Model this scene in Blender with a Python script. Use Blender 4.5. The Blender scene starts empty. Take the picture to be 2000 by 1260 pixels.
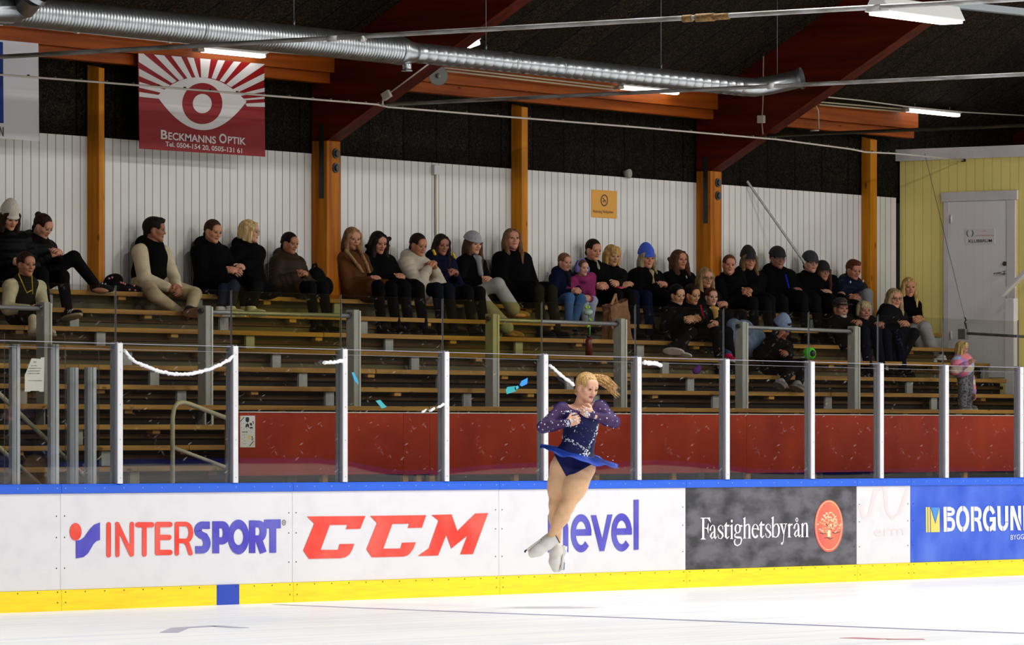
import bpy, bmesh, math, random
import numpy as np
from mathutils import Vector, Matrix

S = bpy.context.scene
COL = S.collection

# ------------------------------------------------------------------ camera, world, lamps, exposure
F = 10400.0                      # focal length in pixels of the 2000 px wide frame
PSI = math.atan(7367 / F)        # angle between the view axis and the rink boards (+X)
CX, CY, CZ = -36.0, -29.1, 1.32  # the photographer stands at the opposite boards
HOR = 888.0                      # horizon row in the photograph
VX, VY = math.cos(PSI), math.sin(PSI)
RX, RY = math.sin(PSI), -math.cos(PSI)

cam = bpy.data.cameras.new('camera')
cam.sensor_width = 36.0
cam.lens = F / 2000 * 36.0
cam.shift_y = (HOR - 630) / 2000
cam.clip_start, cam.clip_end = 0.5, 400
camo = bpy.data.objects.new('camera', cam)
COL.objects.link(camo)
camo.matrix_world = Matrix(((RX, 0, -VX, CX), (RY, 0, -VY, CY), (0, 1, 0, CZ), (0, 0, 0, 1)))
S.camera = camo

w = bpy.data.worlds.new('hall_air')
S.world = w
w.use_nodes = True
w.node_tree.nodes['Background'].inputs[0].default_value = (0.9, 0.95, 1.0, 1)
w.node_tree.nodes['Background'].inputs[1].default_value = 0.012

S.view_settings.view_transform = 'Standard'
S.view_settings.look = 'None'
S.view_settings.exposure = -0.29
S.view_settings.gamma = 1.0
S.cycles.transparent_max_bounces = 32
S.cycles.max_bounces = 8
S.cycles.sample_clamp_indirect = 6.0


def lamp(x, y, z, sx, sy, power, col=(1, 0.98, 0.95), rx=0.0, ry=0.0):
    l = bpy.data.lights.new('rink_lamp', 'AREA')
    l.shape = 'RECTANGLE'
    l.size, l.size_y = sx, sy
    l.energy = power
    l.color = col
    o = bpy.data.objects.new('rink_lamp', l)
    o.location = (x, y, z)
    o.rotation_euler = (rx, ry, 0)
    COL.objects.link(o)


# rows of lamps hung over the ice
for ly, pw, row in ((-4.2, 480, ((-8, .95), (2, .85), (9, .85), (17, .85), (25, .95), (33, 1.0), (41, 1.0), (50, 1.0), (59, 1.0))),
                    (-12, 640, ((-8, .7), (2, .85), (9, 1.15), (17, 1.1), (25, 1.1), (33, 1.1), (41, 1.1), (50, 1.0), (59, 1.0))),
                    (-21, 560, ((-16, 1.0), (-8, 1.1), (2, 1.2), (9, 1.2), (17, 1.1), (25, 1.1), (33, 1.1), (41, 1.1), (50, 1.0), (59, 1.0)))):
    for lx, kx in row:
        lamp(lx, ly, 7.6, 1.8, 0.7, pw * kx)


# ------------------------------------------------------------------ pixel <-> world helpers (2000 x 1260 frame)
def ray(px, py):
    l = (px - 1000) / F
    return (VX + l * RX, VY + l * RY, (HOR - py) / F)


def onY(px, py, Y):
    r = ray(px, py)
    t = (Y - CY) / r[1]
    return np.array((CX + t * r[0], Y, CZ + t * r[2]))


def onX(px, py, X):
    r = ray(px, py)
    t = (X - CX) / r[0]
    return np.array((X, CY + t * r[1], CZ + t * r[2]))


def onZ(px, py, Z):
    r = ray(px, py)
    t = (Z - CZ) / r[2]
    return np.array((CX + t * r[0], CY + t * r[1], Z))


def facing(deg):
    """unit direction in plan: 0 = towards the camera, +90 = to the picture's right"""
    a = math.radians(deg)
    c, s = math.cos(a), math.sin(a)
    return np.array((-VX * c + RX * s, -VY * c + RY * s, 0.0))


# ------------------------------------------------------------------ materials
def lin(h):
    if not isinstance(h, str):
        return tuple(h) + (1.0,) if len(h) == 3 else tuple(h)
    h = h.lstrip('#')
    v = [int(h[i:i + 2], 16) / 255 for i in (0, 2, 4)]
    return tuple((c / 12.92 if c <= 0.04045 else ((c + 0.055) / 1.055) ** 2.4) for c in v) + (1.0,)


_M = {}


def mat(name, col, rough=0.6, metal=0.0, var=0.0, scale=8.0, stretch=(1, 1, 1), bump=0.0, bscale=None, spec=0.5,
        col2=None, emit=0.0, alpha=1.0, detail=4.0, ramp=(0.35, 0.65), coat=0.0):
    if name in _M:
        return _M[name]
    m = bpy.data.materials.new(name)
    m.use_nodes = True
    nt = m.node_tree
    b = nt.nodes['Principled BSDF']
    c = lin(col)
    b.inputs['Base Color'].default_value = c
    b.inputs['Roughness'].default_value = rough
    b.inputs['Metallic'].default_value = metal
    b.inputs['Specular IOR Level'].default_value = spec
    b.inputs['Coat Weight'].default_value = coat
    if emit:
        b.inputs['Emission Color'].default_value = c
        b.inputs['Emission Strength'].default_value = emit
    if alpha < 1:
        b.inputs['Alpha'].default_value = alpha
    if var or col2 or bump:
        tc = nt.nodes.new('ShaderNodeTexCoord')
        mp = nt.nodes.new('ShaderNodeMapping')
        mp.inputs['Scale'].default_value = stretch
        nt.links.new(tc.outputs['Object'], mp.inputs['Vector'])
        if var or col2:
            n = nt.nodes.new('ShaderNodeTexNoise')
            n.inputs['Scale'].default_value = scale
            n.inputs['Detail'].default_value = detail
            nt.links.new(mp.outputs[0], n.inputs['Vector'])
            r = nt.nodes.new('ShaderNodeValToRGB')
            r.color_ramp.elements[0].position = ramp[0]
            r.color_ramp.elements[1].position = ramp[1]
            if col2:
                r.color_ramp.elements[0].color = c
                r.color_ramp.elements[1].color = lin(col2)
            else:
                r.color_ramp.elements[0].color = tuple(x * (1 - var) for x in c[:3]) + (1,)
                r.color_ramp.elements[1].color = tuple(min(1, x * (1 + var)) for x in c[:3]) + (1,)
            nt.links.new(n.outputs['Fac'], r.inputs['Fac'])
            nt.links.new(r.outputs['Color'], b.inputs['Base Color'])
        if bump:
            n2 = nt.nodes.new('ShaderNodeTexNoise')
            n2.inputs['Scale'].default_value = bscale or scale * 3
            n2.inputs['Detail'].default_value = 3
            nt.links.new(mp.outputs[0], n2.inputs['Vector'])
            bp = nt.nodes.new('ShaderNodeBump')
            bp.inputs['Strength'].default_value = min(1, bump)
            bp.inputs['Distance'].default_value = 0.01
            nt.links.new(n2.outputs['Fac'], bp.inputs['Height'])
            nt.links.new(bp.outputs[0], b.inputs['Normal'])
    _M[name] = m
    return m


def board_mat(name, col, axis, pitch, groove=0.06, dark=0.12, var=0.06):
    """vertical boarding: dark grooves every `pitch` metres along an axis (0 = X, 1 = Y)"""
    m = bpy.data.materials.new(name)
    m.use_nodes = True
    nt = m.node_tree
    N, L = nt.nodes, nt.links
    b = N['Principled BSDF']
    b.inputs['Roughness'].default_value = 0.55
    tc = N.new('ShaderNodeTexCoord')
    sp = N.new('ShaderNodeSeparateXYZ')
    L.new(tc.outputs['Object'], sp.inputs[0])
    d = N.new('ShaderNodeMath'); d.operation = 'DIVIDE'; d.inputs[1].default_value = pitch
    L.new(sp.outputs[axis], d.inputs[0])
    fr = N.new('ShaderNodeMath'); fr.operation = 'FRACT'
    L.new(d.outputs[0], fr.inputs[0])
    lt = N.new('ShaderNodeMath'); lt.operation = 'LESS_THAN'; lt.inputs[1].default_value = groove
    L.new(fr.outputs[0], lt.inputs[0])
    fl = N.new('ShaderNodeMath'); fl.operation = 'FLOOR'
    L.new(d.outputs[0], fl.inputs[0])
    wn = N.new('ShaderNodeTexWhiteNoise'); wn.noise_dimensions = '1D'
    L.new(fl.outputs[0], wn.inputs['W'])
    no = N.new('ShaderNodeTexNoise'); no.inputs['Scale'].default_value = 2.2; no.inputs['Detail'].default_value = 5
    L.new(tc.outputs['Object'], no.inputs['Vector'])
    ad = N.new('ShaderNodeMath'); ad.operation = 'MULTIPLY_ADD'; ad.inputs[1].default_value = var; ad.inputs[2].default_value = 1 - var
    L.new(wn.outputs['Value'], ad.inputs[0])
    ad2 = N.new('ShaderNodeMath'); ad2.operation = 'MULTIPLY_ADD'; ad2.inputs[1].default_value = var * 1.6; ad2.inputs[2].default_value = 1 - var * 0.8
    L.new(no.outputs['Fac'], ad2.inputs[0])
    mu = N.new('ShaderNodeMath'); mu.operation = 'MULTIPLY'
    L.new(ad.outputs[0], mu.inputs[0]); L.new(ad2.outputs[0], mu.inputs[1])
    c = lin(col)
    vm = N.new('ShaderNodeVectorMath'); vm.operation = 'SCALE'
    vm.inputs[0].default_value = c[:3]
    L.new(mu.outputs[0], vm.inputs['Scale'])
    mx = N.new('ShaderNodeMix'); mx.data_type = 'RGBA'
    L.new(lt.outputs[0], mx.inputs['Factor'])
    L.new(vm.outputs[0], mx.inputs['A'])
    mx.inputs['B'].default_value = tuple(x * dark for x in c[:3]) + (1,)
    L.new(mx.outputs['Result'], b.inputs['Base Color'])
    return m


def wood_mat(name, c1, c2, axis=0, rough=0.55, ring=14.0, knots=True):
    """timber with grain running along an axis and dark knots"""
    m = bpy.data.materials.new(name)
    m.use_nodes = True
    nt = m.node_tree
    N, L = nt.nodes, nt.links
    b = N['Principled BSDF']
    b.inputs['Roughness'].default_value = rough
    b.inputs['Specular IOR Level'].default_value = 0.12
    tc = N.new('ShaderNodeTexCoord')
    mp = N.new('ShaderNodeMapping')
    sc = [ring, ring, ring]
    sc[axis] = 0.8
    mp.inputs['Scale'].default_value = sc
    L.new(tc.outputs['Object'], mp.inputs['Vector'])
    n = N.new('ShaderNodeTexNoise'); n.inputs['Scale'].default_value = 1.0; n.inputs['Detail'].default_value = 5
    L.new(mp.outputs[0], n.inputs['Vector'])
    r = N.new('ShaderNodeValToRGB')
    r.color_ramp.elements[0].position, r.color_ramp.elements[1].position = 0.3, 0.7
    r.color_ramp.elements[0].color, r.color_ramp.elements[1].color = lin(c1), lin(c2)
    L.new(n.outputs['Fac'], r.inputs['Fac'])
    out = r.outputs['Color']
    if knots:
        mp2 = N.new('ShaderNodeMapping')
        s2 = [7.0, 7.0, 7.0]
        s2[axis] = 2.6
        mp2.inputs['Scale'].default_value = s2
        L.new(tc.outputs['Object'], mp2.inputs['Vector'])
        v = N.new('ShaderNodeTexVoronoi'); v.inputs['Scale'].default_value = 1.0
        L.new(mp2.outputs[0], v.inputs['Vector'])
        r2 = N.new('ShaderNodeValToRGB')
        r2.color_ramp.elements[0].position, r2.color_ramp.elements[1].position = 0.07, 0.13
        r2.color_ramp.elements[0].color, r2.color_ramp.elements[1].color = (0.25, 0.2, 0.16, 1), (1, 1, 1, 1)
        L.new(v.outputs['Distance'], r2.inputs['Fac'])
        mx = N.new('ShaderNodeMix'); mx.data_type = 'RGBA'; mx.blend_type = 'MULTIPLY'
        mx.inputs['Factor'].default_value = 0.8
        L.new(out, mx.inputs['A']); L.new(r2.outputs['Color'], mx.inputs['B'])
        out = mx.outputs['Result']
    L.new(out, b.inputs['Base Color'])
    return m


# ------------------------------------------------------------------ object helpers
def tag(o, label=None, cat=None, group=None, kind=None):
    if label: o['label'] = label
    if cat: o['category'] = cat
    if group: o['group'] = group
    if kind: o['kind'] = kind
    return o


def empty(name, loc, label=None, cat=None, group=None, kind=None):
    o = bpy.data.objects.new(name, None)
    o.location = tuple(float(v) for v in loc)
    o.empty_display_size = 0.1
    COL.objects.link(o)
    return tag(o, label, cat, group, kind)


def wloc(o):
    v = Vector((0, 0, 0))
    while o is not None:
        v = v + o.location
        o = o.parent
    return v


class MB:
    """collects shapes in world coordinates; build() links them as ONE mesh object"""

    def __init__(self):
        self.bm = bmesh.new()
        self.mi = 0

    def face(self, vs):
        try:
            f = self.bm.faces.new(vs)
            f.material_index = self.mi
            return f
        except ValueError:
            return None

    def hexa(self, p):
        v = [self.bm.verts.new(tuple(map(float, q))) for q in p]
        for f in ((0, 3, 2, 1), (4, 5, 6, 7), (0, 1, 5, 4), (1, 2, 6, 5), (2, 3, 7, 6), (3, 0, 4, 7)):
            self.face([v[i] for i in f])

    def box(self, a, b):
        (x0, y0, z0), (x1, y1, z1) = a, b
        self.hexa(((x0, y0, z0), (x1, y0, z0), (x1, y1, z0), (x0, y1, z0), (x0, y0, z1), (x1, y0, z1), (x1, y1, z1), (x0, y1, z1)))

    def bar(self, a, b, w, h, up=(0, 0, 1)):
        """rectangular bar between two points; w across, h along `up`"""
        a, b = Vector(map(float, a)), Vector(map(float, b))
        d = (b - a).normalized()
        s = d.cross(Vector(up)).normalized()
        u = s.cross(d).normalized()
        s, u = s * (w / 2), u * (h / 2)
        self.hexa([a - s - u, a + s - u, a + s + u, a - s + u, b - s - u, b + s - u, b + s + u, b - s + u])

    def tube(self, pts, r, n=10, caps=True):
        pts = [Vector(map(float, p)) for p in pts]
        rs = r if isinstance(r, (list, tuple)) else [r] * len(pts)
        rings = []
        prev = None
        for i, p in enumerate(pts):
            d = (pts[min(i + 1, len(pts) - 1)] - pts[max(i - 1, 0)]).normalized()
            if prev is None:
                ref = Vector((0, 0, 1)) if abs(d.z) < 0.9 else Vector((1, 0, 0))
                s = d.cross(ref).normalized()
            else:
                s = (prev - d * prev.dot(d)).normalized()
            prev = s
            u = s.cross(d)
            rings.append([self.bm.verts.new(p + (s * math.cos(2 * math.pi * k / n) + u * math.sin(2 * math.pi * k / n)) * rs[i]) for k in range(n)])
        for a, b in zip(rings, rings[1:]):
            for k in range(n):
                f = self.face((a[k], b[k], b[(k + 1) % n], a[(k + 1) % n]))
                if f: f.smooth = True
        if caps:
            self.face(rings[0])
            self.face(rings[-1][::-1])

    def ball(self, c, r, n=8, sc=(1, 1, 1)):
        c = Vector(map(float, c))
        m = n // 2 + 1
        top = self.bm.verts.new(c + Vector((0, 0, r * sc[2])))
        bot = self.bm.verts.new(c - Vector((0, 0, r * sc[2])))
        rings = []
        for i in range(1, m):
            th = math.pi * i / m
            rings.append([self.bm.verts.new(c + Vector((r * sc[0] * math.sin(th) * math.cos(2 * math.pi * k / n), r * sc[1] * math.sin(th) * math.sin(2 * math.pi * k / n), r * sc[2] * math.cos(th)))) for k in range(n)])
        for k in range(n):
            for f in ((top, rings[0][k], rings[0][(k + 1) % n]), (bot, rings[-1][(k + 1) % n], rings[-1][k])):
                q = self.face(f)
                if q: q.smooth = True
        for a, b in zip(rings, rings[1:]):
            for k in range(n):
                q = self.face((a[k], b[k], b[(k + 1) % n], a[(k + 1) % n]))
                if q: q.smooth = True

    def prism(self, pts, d):
        """polygon (3-D points in order) extruded by vector d"""
        d = Vector(map(float, d))
        a = [self.bm.verts.new(Vector(map(float, p))) for p in pts]
        b = [self.bm.verts.new(v.co + d) for v in a]
        self.face(a)
        self.face(b[::-1])
        n = len(a)
        for i in range(n):
            self.face((a[i], b[i], b[(i + 1) % n], a[(i + 1) % n]))

    def build(self, name, m, parent=None, label=None, cat=None, group=None, kind=None, bevel=0.0, origin=None, smooth=False):
        bm = self.bm
        bmesh.ops.recalc_face_normals(bm, faces=bm.faces)
        if origin is None:
            if parent is not None:
                origin = wloc(parent)
            else:
                xs = [v.co for v in bm.verts]
                origin = Vector((sum(v.x for v in xs) / len(xs), sum(v.y for v in xs) / len(xs), min(v.z for v in xs)))
        origin = Vector(tuple(float(t) for t in origin))
        for v in bm.verts:
            v.co -= origin
        me = bpy.data.meshes.new(name)
        if smooth:
            for f in bm.faces: f.smooth = True
        bm.to_mesh(me)
        bm.free()
        for q in (m if isinstance(m, (list, tuple)) else [m]):
            me.materials.append(q)
        o = bpy.data.objects.new(name, me)
        COL.objects.link(o)
        if parent is not None:
            o.parent = parent
            o.location = origin - wloc(parent)
        else:
            o.location = origin
        if bevel:
            md = o.modifiers.new('bevel', 'BEVEL')
            md.width = bevel
            md.segments = 2
            md.limit_method = 'ANGLE'
        return tag(o, label, cat, group, kind)


def text_polys(txt, align='LEFT', bold=0.0, shear=0.0):
    """outline of a text in Blender's own typeface as (verts, faces) with cap height about 0.73"""
    cu = bpy.data.curves.new('t', 'FONT')
    cu.body = txt
    cu.align_x = align
    cu.offset = bold
    cu.shear = shear
    cu.resolution_u = 4
    o = bpy.data.objects.new('t', cu)
    COL.objects.link(o)
    dg = bpy.context.evaluated_depsgraph_get()
    me = o.evaluated_get(dg).to_mesh()
    v = [tuple(q.co)[:2] for q in me.vertices]
    f = [tuple(p.vertices) for p in me.polygons]
    o.evaluated_get(dg).to_mesh_clear()
    bpy.data.objects.remove(o)
    bpy.data.curves.remove(cu)
    return v, f


class Decal:
    """flat lettering laid on a surface: P maps (u, v) to a point, n is the outward normal"""

    def __init__(self, P, n, lift=0.002, thick=0.0015):
        self.P, self.n = P, Vector(tuple(map(float, n)))
        self.lift, self.thick = lift, thick
        self.mb = MB()

    def poly(self, uv):
        self.lift += 0.000008
        self.mb.prism([Vector(tuple(map(float, self.P(*q)))) + self.n * self.lift for q in uv], self.n * self.thick)

    def stroke(self, pts, w, caps=True):
        """constant or tapered width stroke through pts in (u, v)"""
        ws = w if isinstance(w, (list, tuple)) else [w] * len(pts)
        L, Rr = [], []
        n = len(pts)
        for i, p in enumerate(pts):
            a, b = pts[max(i - 1, 0)], pts[min(i + 1, n - 1)]
            dx, dy = b[0] - a[0], b[1] - a[1]
            q = math.hypot(dx, dy) or 1
            nx, ny = -dy / q * ws[i] / 2, dx / q * ws[i] / 2
            L.append((p[0] + nx, p[1] + ny)); Rr.append((p[0] - nx, p[1] - ny))
        for i in range(n - 1):
            self.poly([L[i], L[i + 1], Rr[i + 1], Rr[i]])
        if caps:
            for p, ww in ((pts[0], ws[0]), (pts[-1], ws[-1])):
                self.disc(p, ww / 2, ww / 2, 12)

    def disc(self, c, ru, rv, n=32):
        self.poly([(c[0] + ru * math.cos(2 * math.pi * k / n), c[1] + rv * math.sin(2 * math.pi * k / n)) for k in range(n)])

    def arc(self, c, ru, rv, a0, a1, w, n=24, caps=False):
        pts = [(c[0] + ru * math.cos(math.radians(a0 + (a1 - a0) * k / n)), c[1] + rv * math.sin(math.radians(a0 + (a1 - a0) * k / n))) for k in range(n + 1)]
        self.stroke(pts, w, caps)

    def text(self, txt, M, bold=0.0):
        """M maps font units to (u, v)"""
        v, f = text_polys(txt, bold=bold)
        bm = self.mb.bm
        a = [bm.verts.new(Vector(tuple(map(float, self.P(*M(*q))))) + self.n * (self.lift + self.thick)) for q in v]
        for q in f:
            self.mb.face([a[i] for i in q])

    def build(self, *a, **k):
        return self.mb.build(*a, **k)
# ------------------------------------------------------------------ smooth solid modelling (distance fields -> one continuous mesh)
def nrm(v):
    v = np.asarray(v, float)
    return v / (np.linalg.norm(v) or 1.0)


class Field:
    def __init__(self, lo, hi, h):
        self.o = np.asarray(lo, float)
        self.h = h
        n = np.ceil((np.asarray(hi, float) - self.o) / h).astype(int) + 2
        self.n = n
        self.a = np.full(tuple(n), 1.0, np.float32)

    def _grid(self, lo, hi, pad):
        i0 = np.maximum(np.floor((np.asarray(lo) - pad - self.o) / self.h).astype(int), 0)
        i1 = np.minimum(np.ceil((np.asarray(hi) + pad - self.o) / self.h).astype(int) + 1, self.n)
        if np.any(i1 <= i0):
            return None
        sl = tuple(slice(a, b) for a, b in zip(i0, i1))
        X = (self.o[0] + self.h * np.arange(i0[0], i1[0], dtype=np.float32))[:, None, None].astype(np.float32)
        Y = (self.o[1] + self.h * np.arange(i0[1], i1[1], dtype=np.float32))[None, :, None].astype(np.float32)
        Z = (self.o[2] + self.h * np.arange(i0[2], i1[2], dtype=np.float32))[None, None, :].astype(np.float32)
        return sl, X, Y, Z

    def _mix(self, sl, d, k, op):
        a = self.a[sl]
        if op == 'u':
            hh = np.maximum(k - np.abs(a - d), 0) / max(k, 1e-6)
            self.a[sl] = np.minimum(a, d) - hh * hh * k * 0.25
        else:
            d = -d
            hh = np.maximum(k - np.abs(a - d), 0) / max(k, 1e-6)
            self.a[sl] = np.maximum(a, d) + hh * hh * k * 0.25

    def cap(self, a, b, ra, rb=None, k=0.02, op='u', puff=0.0, np_=4):
        rb = ra if rb is None else rb
        a, b = np.asarray(a, float), np.asarray(b, float)
        R = max(ra, rb) + abs(puff)
        g = self._grid(np.minimum(a, b) - R, np.maximum(a, b) + R, k + 3 * self.h)
        if g is None: return
        sl, X, Y, Z = g
        ab = b - a
        L2 = float(ab @ ab) or 1e-9
        x, y, z = X - np.float32(a[0]), Y - np.float32(a[1]), Z - np.float32(a[2])
        t = np.clip((x * np.float32(ab[0]) + y * np.float32(ab[1]) + z * np.float32(ab[2])) / np.float32(L2), 0, 1)
        d = np.sqrt((x - t * np.float32(ab[0])) ** 2 + (y - t * np.float32(ab[1])) ** 2 + (z - t * np.float32(ab[2])) ** 2)
        r = np.float32(ra) + t * np.float32(rb - ra)
        if puff:
            r = r + np.float32(puff) * (np.sqrt(np.abs(np.sin(np.float32(math.pi * np_) * t))) - 0.7)
        self._mix(sl, d - r, k, op)

    def ell(self, c, r, R=None, k=0.02, op='u'):
        c, r = np.asarray(c, float), np.asarray(r, float)
        m = r.max() if R is not None else r
        g = self._grid(c - m, c + m, k + 3 * self.h)
        if g is None: return
        sl, X, Y, Z = g
        x, y, z = X - np.float32(c[0]), Y - np.float32(c[1]), Z - np.float32(c[2])
        if R is not None:
            R = np.asarray(R, np.float32)          # columns = axes
            x, y, z = (x * R[0, i] + y * R[1, i] + z * R[2, i] for i in range(3))
        f = [np.float32(v) for v in r]
        k0 = np.sqrt((x / f[0]) ** 2 + (y / f[1]) ** 2 + (z / f[2]) ** 2)
        k1 = np.sqrt((x / f[0] ** 2) ** 2 + (y / f[1] ** 2) ** 2 + (z / f[2] ** 2) ** 2)
        d = k0 * (k0 - 1) / np.maximum(k1, 1e-4)
        self._mix(sl, np.maximum(d, np.float32(-min(r))), k, op)

    def rbox(self, c, hf, R=None, rd=0.01, k=0.02, op='u'):
        c, hf = np.asarray(c, float), np.asarray(hf, float)
        m = np.linalg.norm(hf)
        g = self._grid(c - m, c + m, k + 3 * self.h)
        if g is None: return
        sl, X, Y, Z = g
        x, y, z = X - np.float32(c[0]), Y - np.float32(c[1]), Z - np.float32(c[2])
        if R is not None:
            R = np.asarray(R, np.float32)
            x, y, z = (x * R[0, i] + y * R[1, i] + z * R[2, i] for i in range(3))
        q = [np.abs(v) - np.float32(e - rd) for v, e in zip((x, y, z), hf)]
        d = np.sqrt(sum(np.maximum(v, 0) ** 2 for v in q)) + np.minimum(np.maximum(np.maximum(q[0], q[1]), q[2]), 0) - np.float32(rd)
        self._mix(sl, d, k, op)

    def half(self, p, n, k=0.005):
        """keep only the side of the plane away from n"""
        n = nrm(n)
        g = self._grid(self.o, self.o + self.h * self.n, 0)
        sl, X, Y, Z = g
        d = (X - np.float32(p[0])) * np.float32(n[0]) + (Y - np.float32(p[1])) * np.float32(n[1]) + (Z - np.float32(p[2])) * np.float32(n[2])
        a = self.a[sl]
        self.a[sl] = np.maximum(a, d)

    def nets(self):
        """surface nets: vertices (n,3) and quads (m,4)"""
        s = self.a < 0
        nx, ny, nz = s.shape
        c = s[:-1, :-1, :-1].astype(np.int8)
        cnt = np.zeros_like(c)
        offs = [(i, j, k) for i in (0, 1) for j in (0, 1) for k in (0, 1)]
        for i, j, k in offs:
            cnt += s[i:nx - 1 + i, j:ny - 1 + j, k:nz - 1 + k]
        act = np.argwhere((cnt > 0) & (cnt < 8))
        if len(act) == 0:
            return np.zeros((0, 3)), np.zeros((0, 4), int)
        vals = {o: self.a[act[:, 0] + o[0], act[:, 1] + o[1], act[:, 2] + o[2]].astype(np.float64) for o in offs}
        acc = np.zeros((len(act), 3))
        num = np.zeros(len(act))
        for p in offs:
            for ax in range(3):
                if p[ax] == 0:
                    q = list(p); q[ax] = 1; q = tuple(q)
                    va, vb = vals[p], vals[q]
                    m = (va < 0) != (vb < 0)
                    t = va / np.where(m, va - vb, 1)
                    pt = np.array(p, float)[None, :].repeat(len(act), 0)
                    pt[:, ax] += t
                    acc += pt * m[:, None]
                    num += m
        V = self.o + self.h * (act + acc / num[:, None])
        idx = np.full((nx - 1, ny - 1, nz - 1), -1, np.int32)
        idx[act[:, 0], act[:, 1], act[:, 2]] = np.arange(len(act))
        quads = []
        for ax in range(3):
            lo = [slice(0, n - (1 if a == ax else 0)) for a, n in enumerate(s.shape)]
            hi = [slice(1 if a == ax else 0, n) for a, n in enumerate(s.shape)]
            sa, sb = s[tuple(lo)], s[tuple(hi)]
            e = np.argwhere(sa != sb)
            u, v = (ax + 1) % 3, (ax + 2) % 3
            ok = (e[:, u] > 0) & (e[:, v] > 0) & (e[:, u] < s.shape[u] - 1) & (e[:, v] < s.shape[v] - 1)
            e = e[ok]
            if not len(e): continue
            fl = sa[e[:, 0], e[:, 1], e[:, 2]]
            def I(du, dv):
                q = e.copy()
                q[:, u] -= du; q[:, v] -= dv
                return idx[q[:, 0], q[:, 1], q[:, 2]]
            q = np.stack([I(1, 1), I(0, 1), I(0, 0), I(1, 0)], 1)
            q[~fl] = q[~fl][:, ::-1]
            quads.append(q)
        Q = np.concatenate(quads)
        return V, Q[(Q >= 0).all(1)]


def np_mesh(name, V, Q, mats, parent=None, origin=None, mi=None, extra=None, label=None, cat=None, group=None, kind=None):
    """link numpy verts / quads as one object; extra = list of (verts, tris-or-quads faces, material index)"""
    faces = [(Q, mi if mi is not None else np.zeros(len(Q), np.int32))]
    Vs = [np.asarray(V)]
    off = len(V)
    for ev, ef, em in (extra or []):
        ef = np.asarray(ef, np.int64) + off
        faces.append((ef, np.full(len(ef), em, np.int32)))
        Vs.append(np.asarray(ev, float))
        off += len(ev)
    V = np.concatenate(Vs)
    if origin is None:
        origin = np.array(wloc(parent)) if parent is not None else V.mean(0)
    me = bpy.data.meshes.new(name)
    me.vertices.add(len(V))
    me.vertices.foreach_set('co', (V - origin).astype(np.float32).ravel())
    loops = np.concatenate([f.ravel() for f, _ in faces]).astype(np.int32)
    tot = np.concatenate([np.full(len(f), f.shape[1], np.int32) for f, _ in faces])
    start = np.concatenate([[0], np.cumsum(tot)[:-1]]).astype(np.int32)
    me.loops.add(len(loops))
    me.loops.foreach_set('vertex_index', loops)
    me.polygons.add(len(tot))
    me.polygons.foreach_set('loop_start', start)
    me.polygons.foreach_set('material_index', np.concatenate([m for _, m in faces]).astype(np.int32))
    me.polygons.foreach_set('use_smooth', np.ones(len(tot), bool))
    me.update(calc_edges=True)
    me.validate()
    for q in (mats if isinstance(mats, (list, tuple)) else [mats]):
        me.materials.append(q)
    o = bpy.data.objects.new(name, me)
    COL.objects.link(o)
    if parent is not None:
        o.parent = parent
        o.location = Vector(tuple(origin)) - wloc(parent)
    else:
        o.location = tuple(origin)
    return tag(o, label, cat, group, kind)


def field_obj(f, name, m, parent, **k):
    V, Q = f.nets()
    if len(V) == 0: return None
    return np_mesh(name, V, Q, m, parent, **k)
# ------------------------------------------------------------------ the setting
def struct(name, mb, m, bevel=0.0, **k):
    return mb.build(name, m, kind='structure', bevel=bevel, **k)


WALL_Y = 4.60
X1, X2 = 7.97, 15.24             # the two glulam frames in view
FRAMES = (X1 - 7.27, X1, X2, X2 + 7.27)
XH = 19.76                       # plane of the yellow club-room wall
SLOPE, ZB0 = 0.555, 4.58         # underside of the frames: z = ZB0 + SLOPE*(4.4 - y)
ROOF0 = 5.46                     # roof underside at y = 4.4


def ice_material():
    m = bpy.data.materials.new('ice')
    m.use_nodes = True
    N, L = m.node_tree.nodes, m.node_tree.links
    b = N['Principled BSDF']
    tc = N.new('ShaderNodeTexCoord')
    mp = N.new('ShaderNodeMapping')
    mp.inputs['Rotation'].default_value = (0, 0, math.radians(6))
    mp.inputs['Scale'].default_value = (0.16, 5.0, 1)
    L.new(tc.outputs['Object'], mp.inputs['Vector'])
    n = N.new('ShaderNodeTexNoise'); n.inputs['Scale'].default_value = 1.6; n.inputs['Detail'].default_value = 7
    n.inputs['Roughness'].default_value = 0.65
    L.new(mp.outputs[0], n.inputs['Vector'])
    r = N.new('ShaderNodeValToRGB')
    r.color_ramp.elements[0].position, r.color_ramp.elements[1].position = 0.33, 0.56
    r.color_ramp.elements[0].color, r.color_ramp.elements[1].color = (0.79, 0.83, 0.90, 1), (0.98, 0.98, 0.98, 1)
    L.new(n.outputs['Fac'], r.inputs['Fac'])
    L.new(r.outputs['Color'], b.inputs['Base Color'])
    q = N.new('ShaderNodeMath'); q.operation = 'MULTIPLY_ADD'
    q.inputs[1].default_value, q.inputs[2].default_value = 0.30, 0.2
    L.new(n.outputs['Fac'], q.inputs[0])
    L.new(q.outputs[0], b.inputs['Roughness'])
    b.inputs['IOR'].default_value = 1.31
    b.inputs['Specular IOR Level'].default_value = 0.14
    return m


ICE = ice_material()
mb = MB(); mb.box((-60, -30.2, -0.1), (75, 0.02, 0.0)); struct('floor_ice', mb, ICE)
mb = MB(); mb.box((-60, 0.02, -0.1), (75, 6.5, 0.08)); struct('floor', mb, mat('rubber_floor', '#4a4640', 0.8, var=0.3, scale=3))

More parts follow.
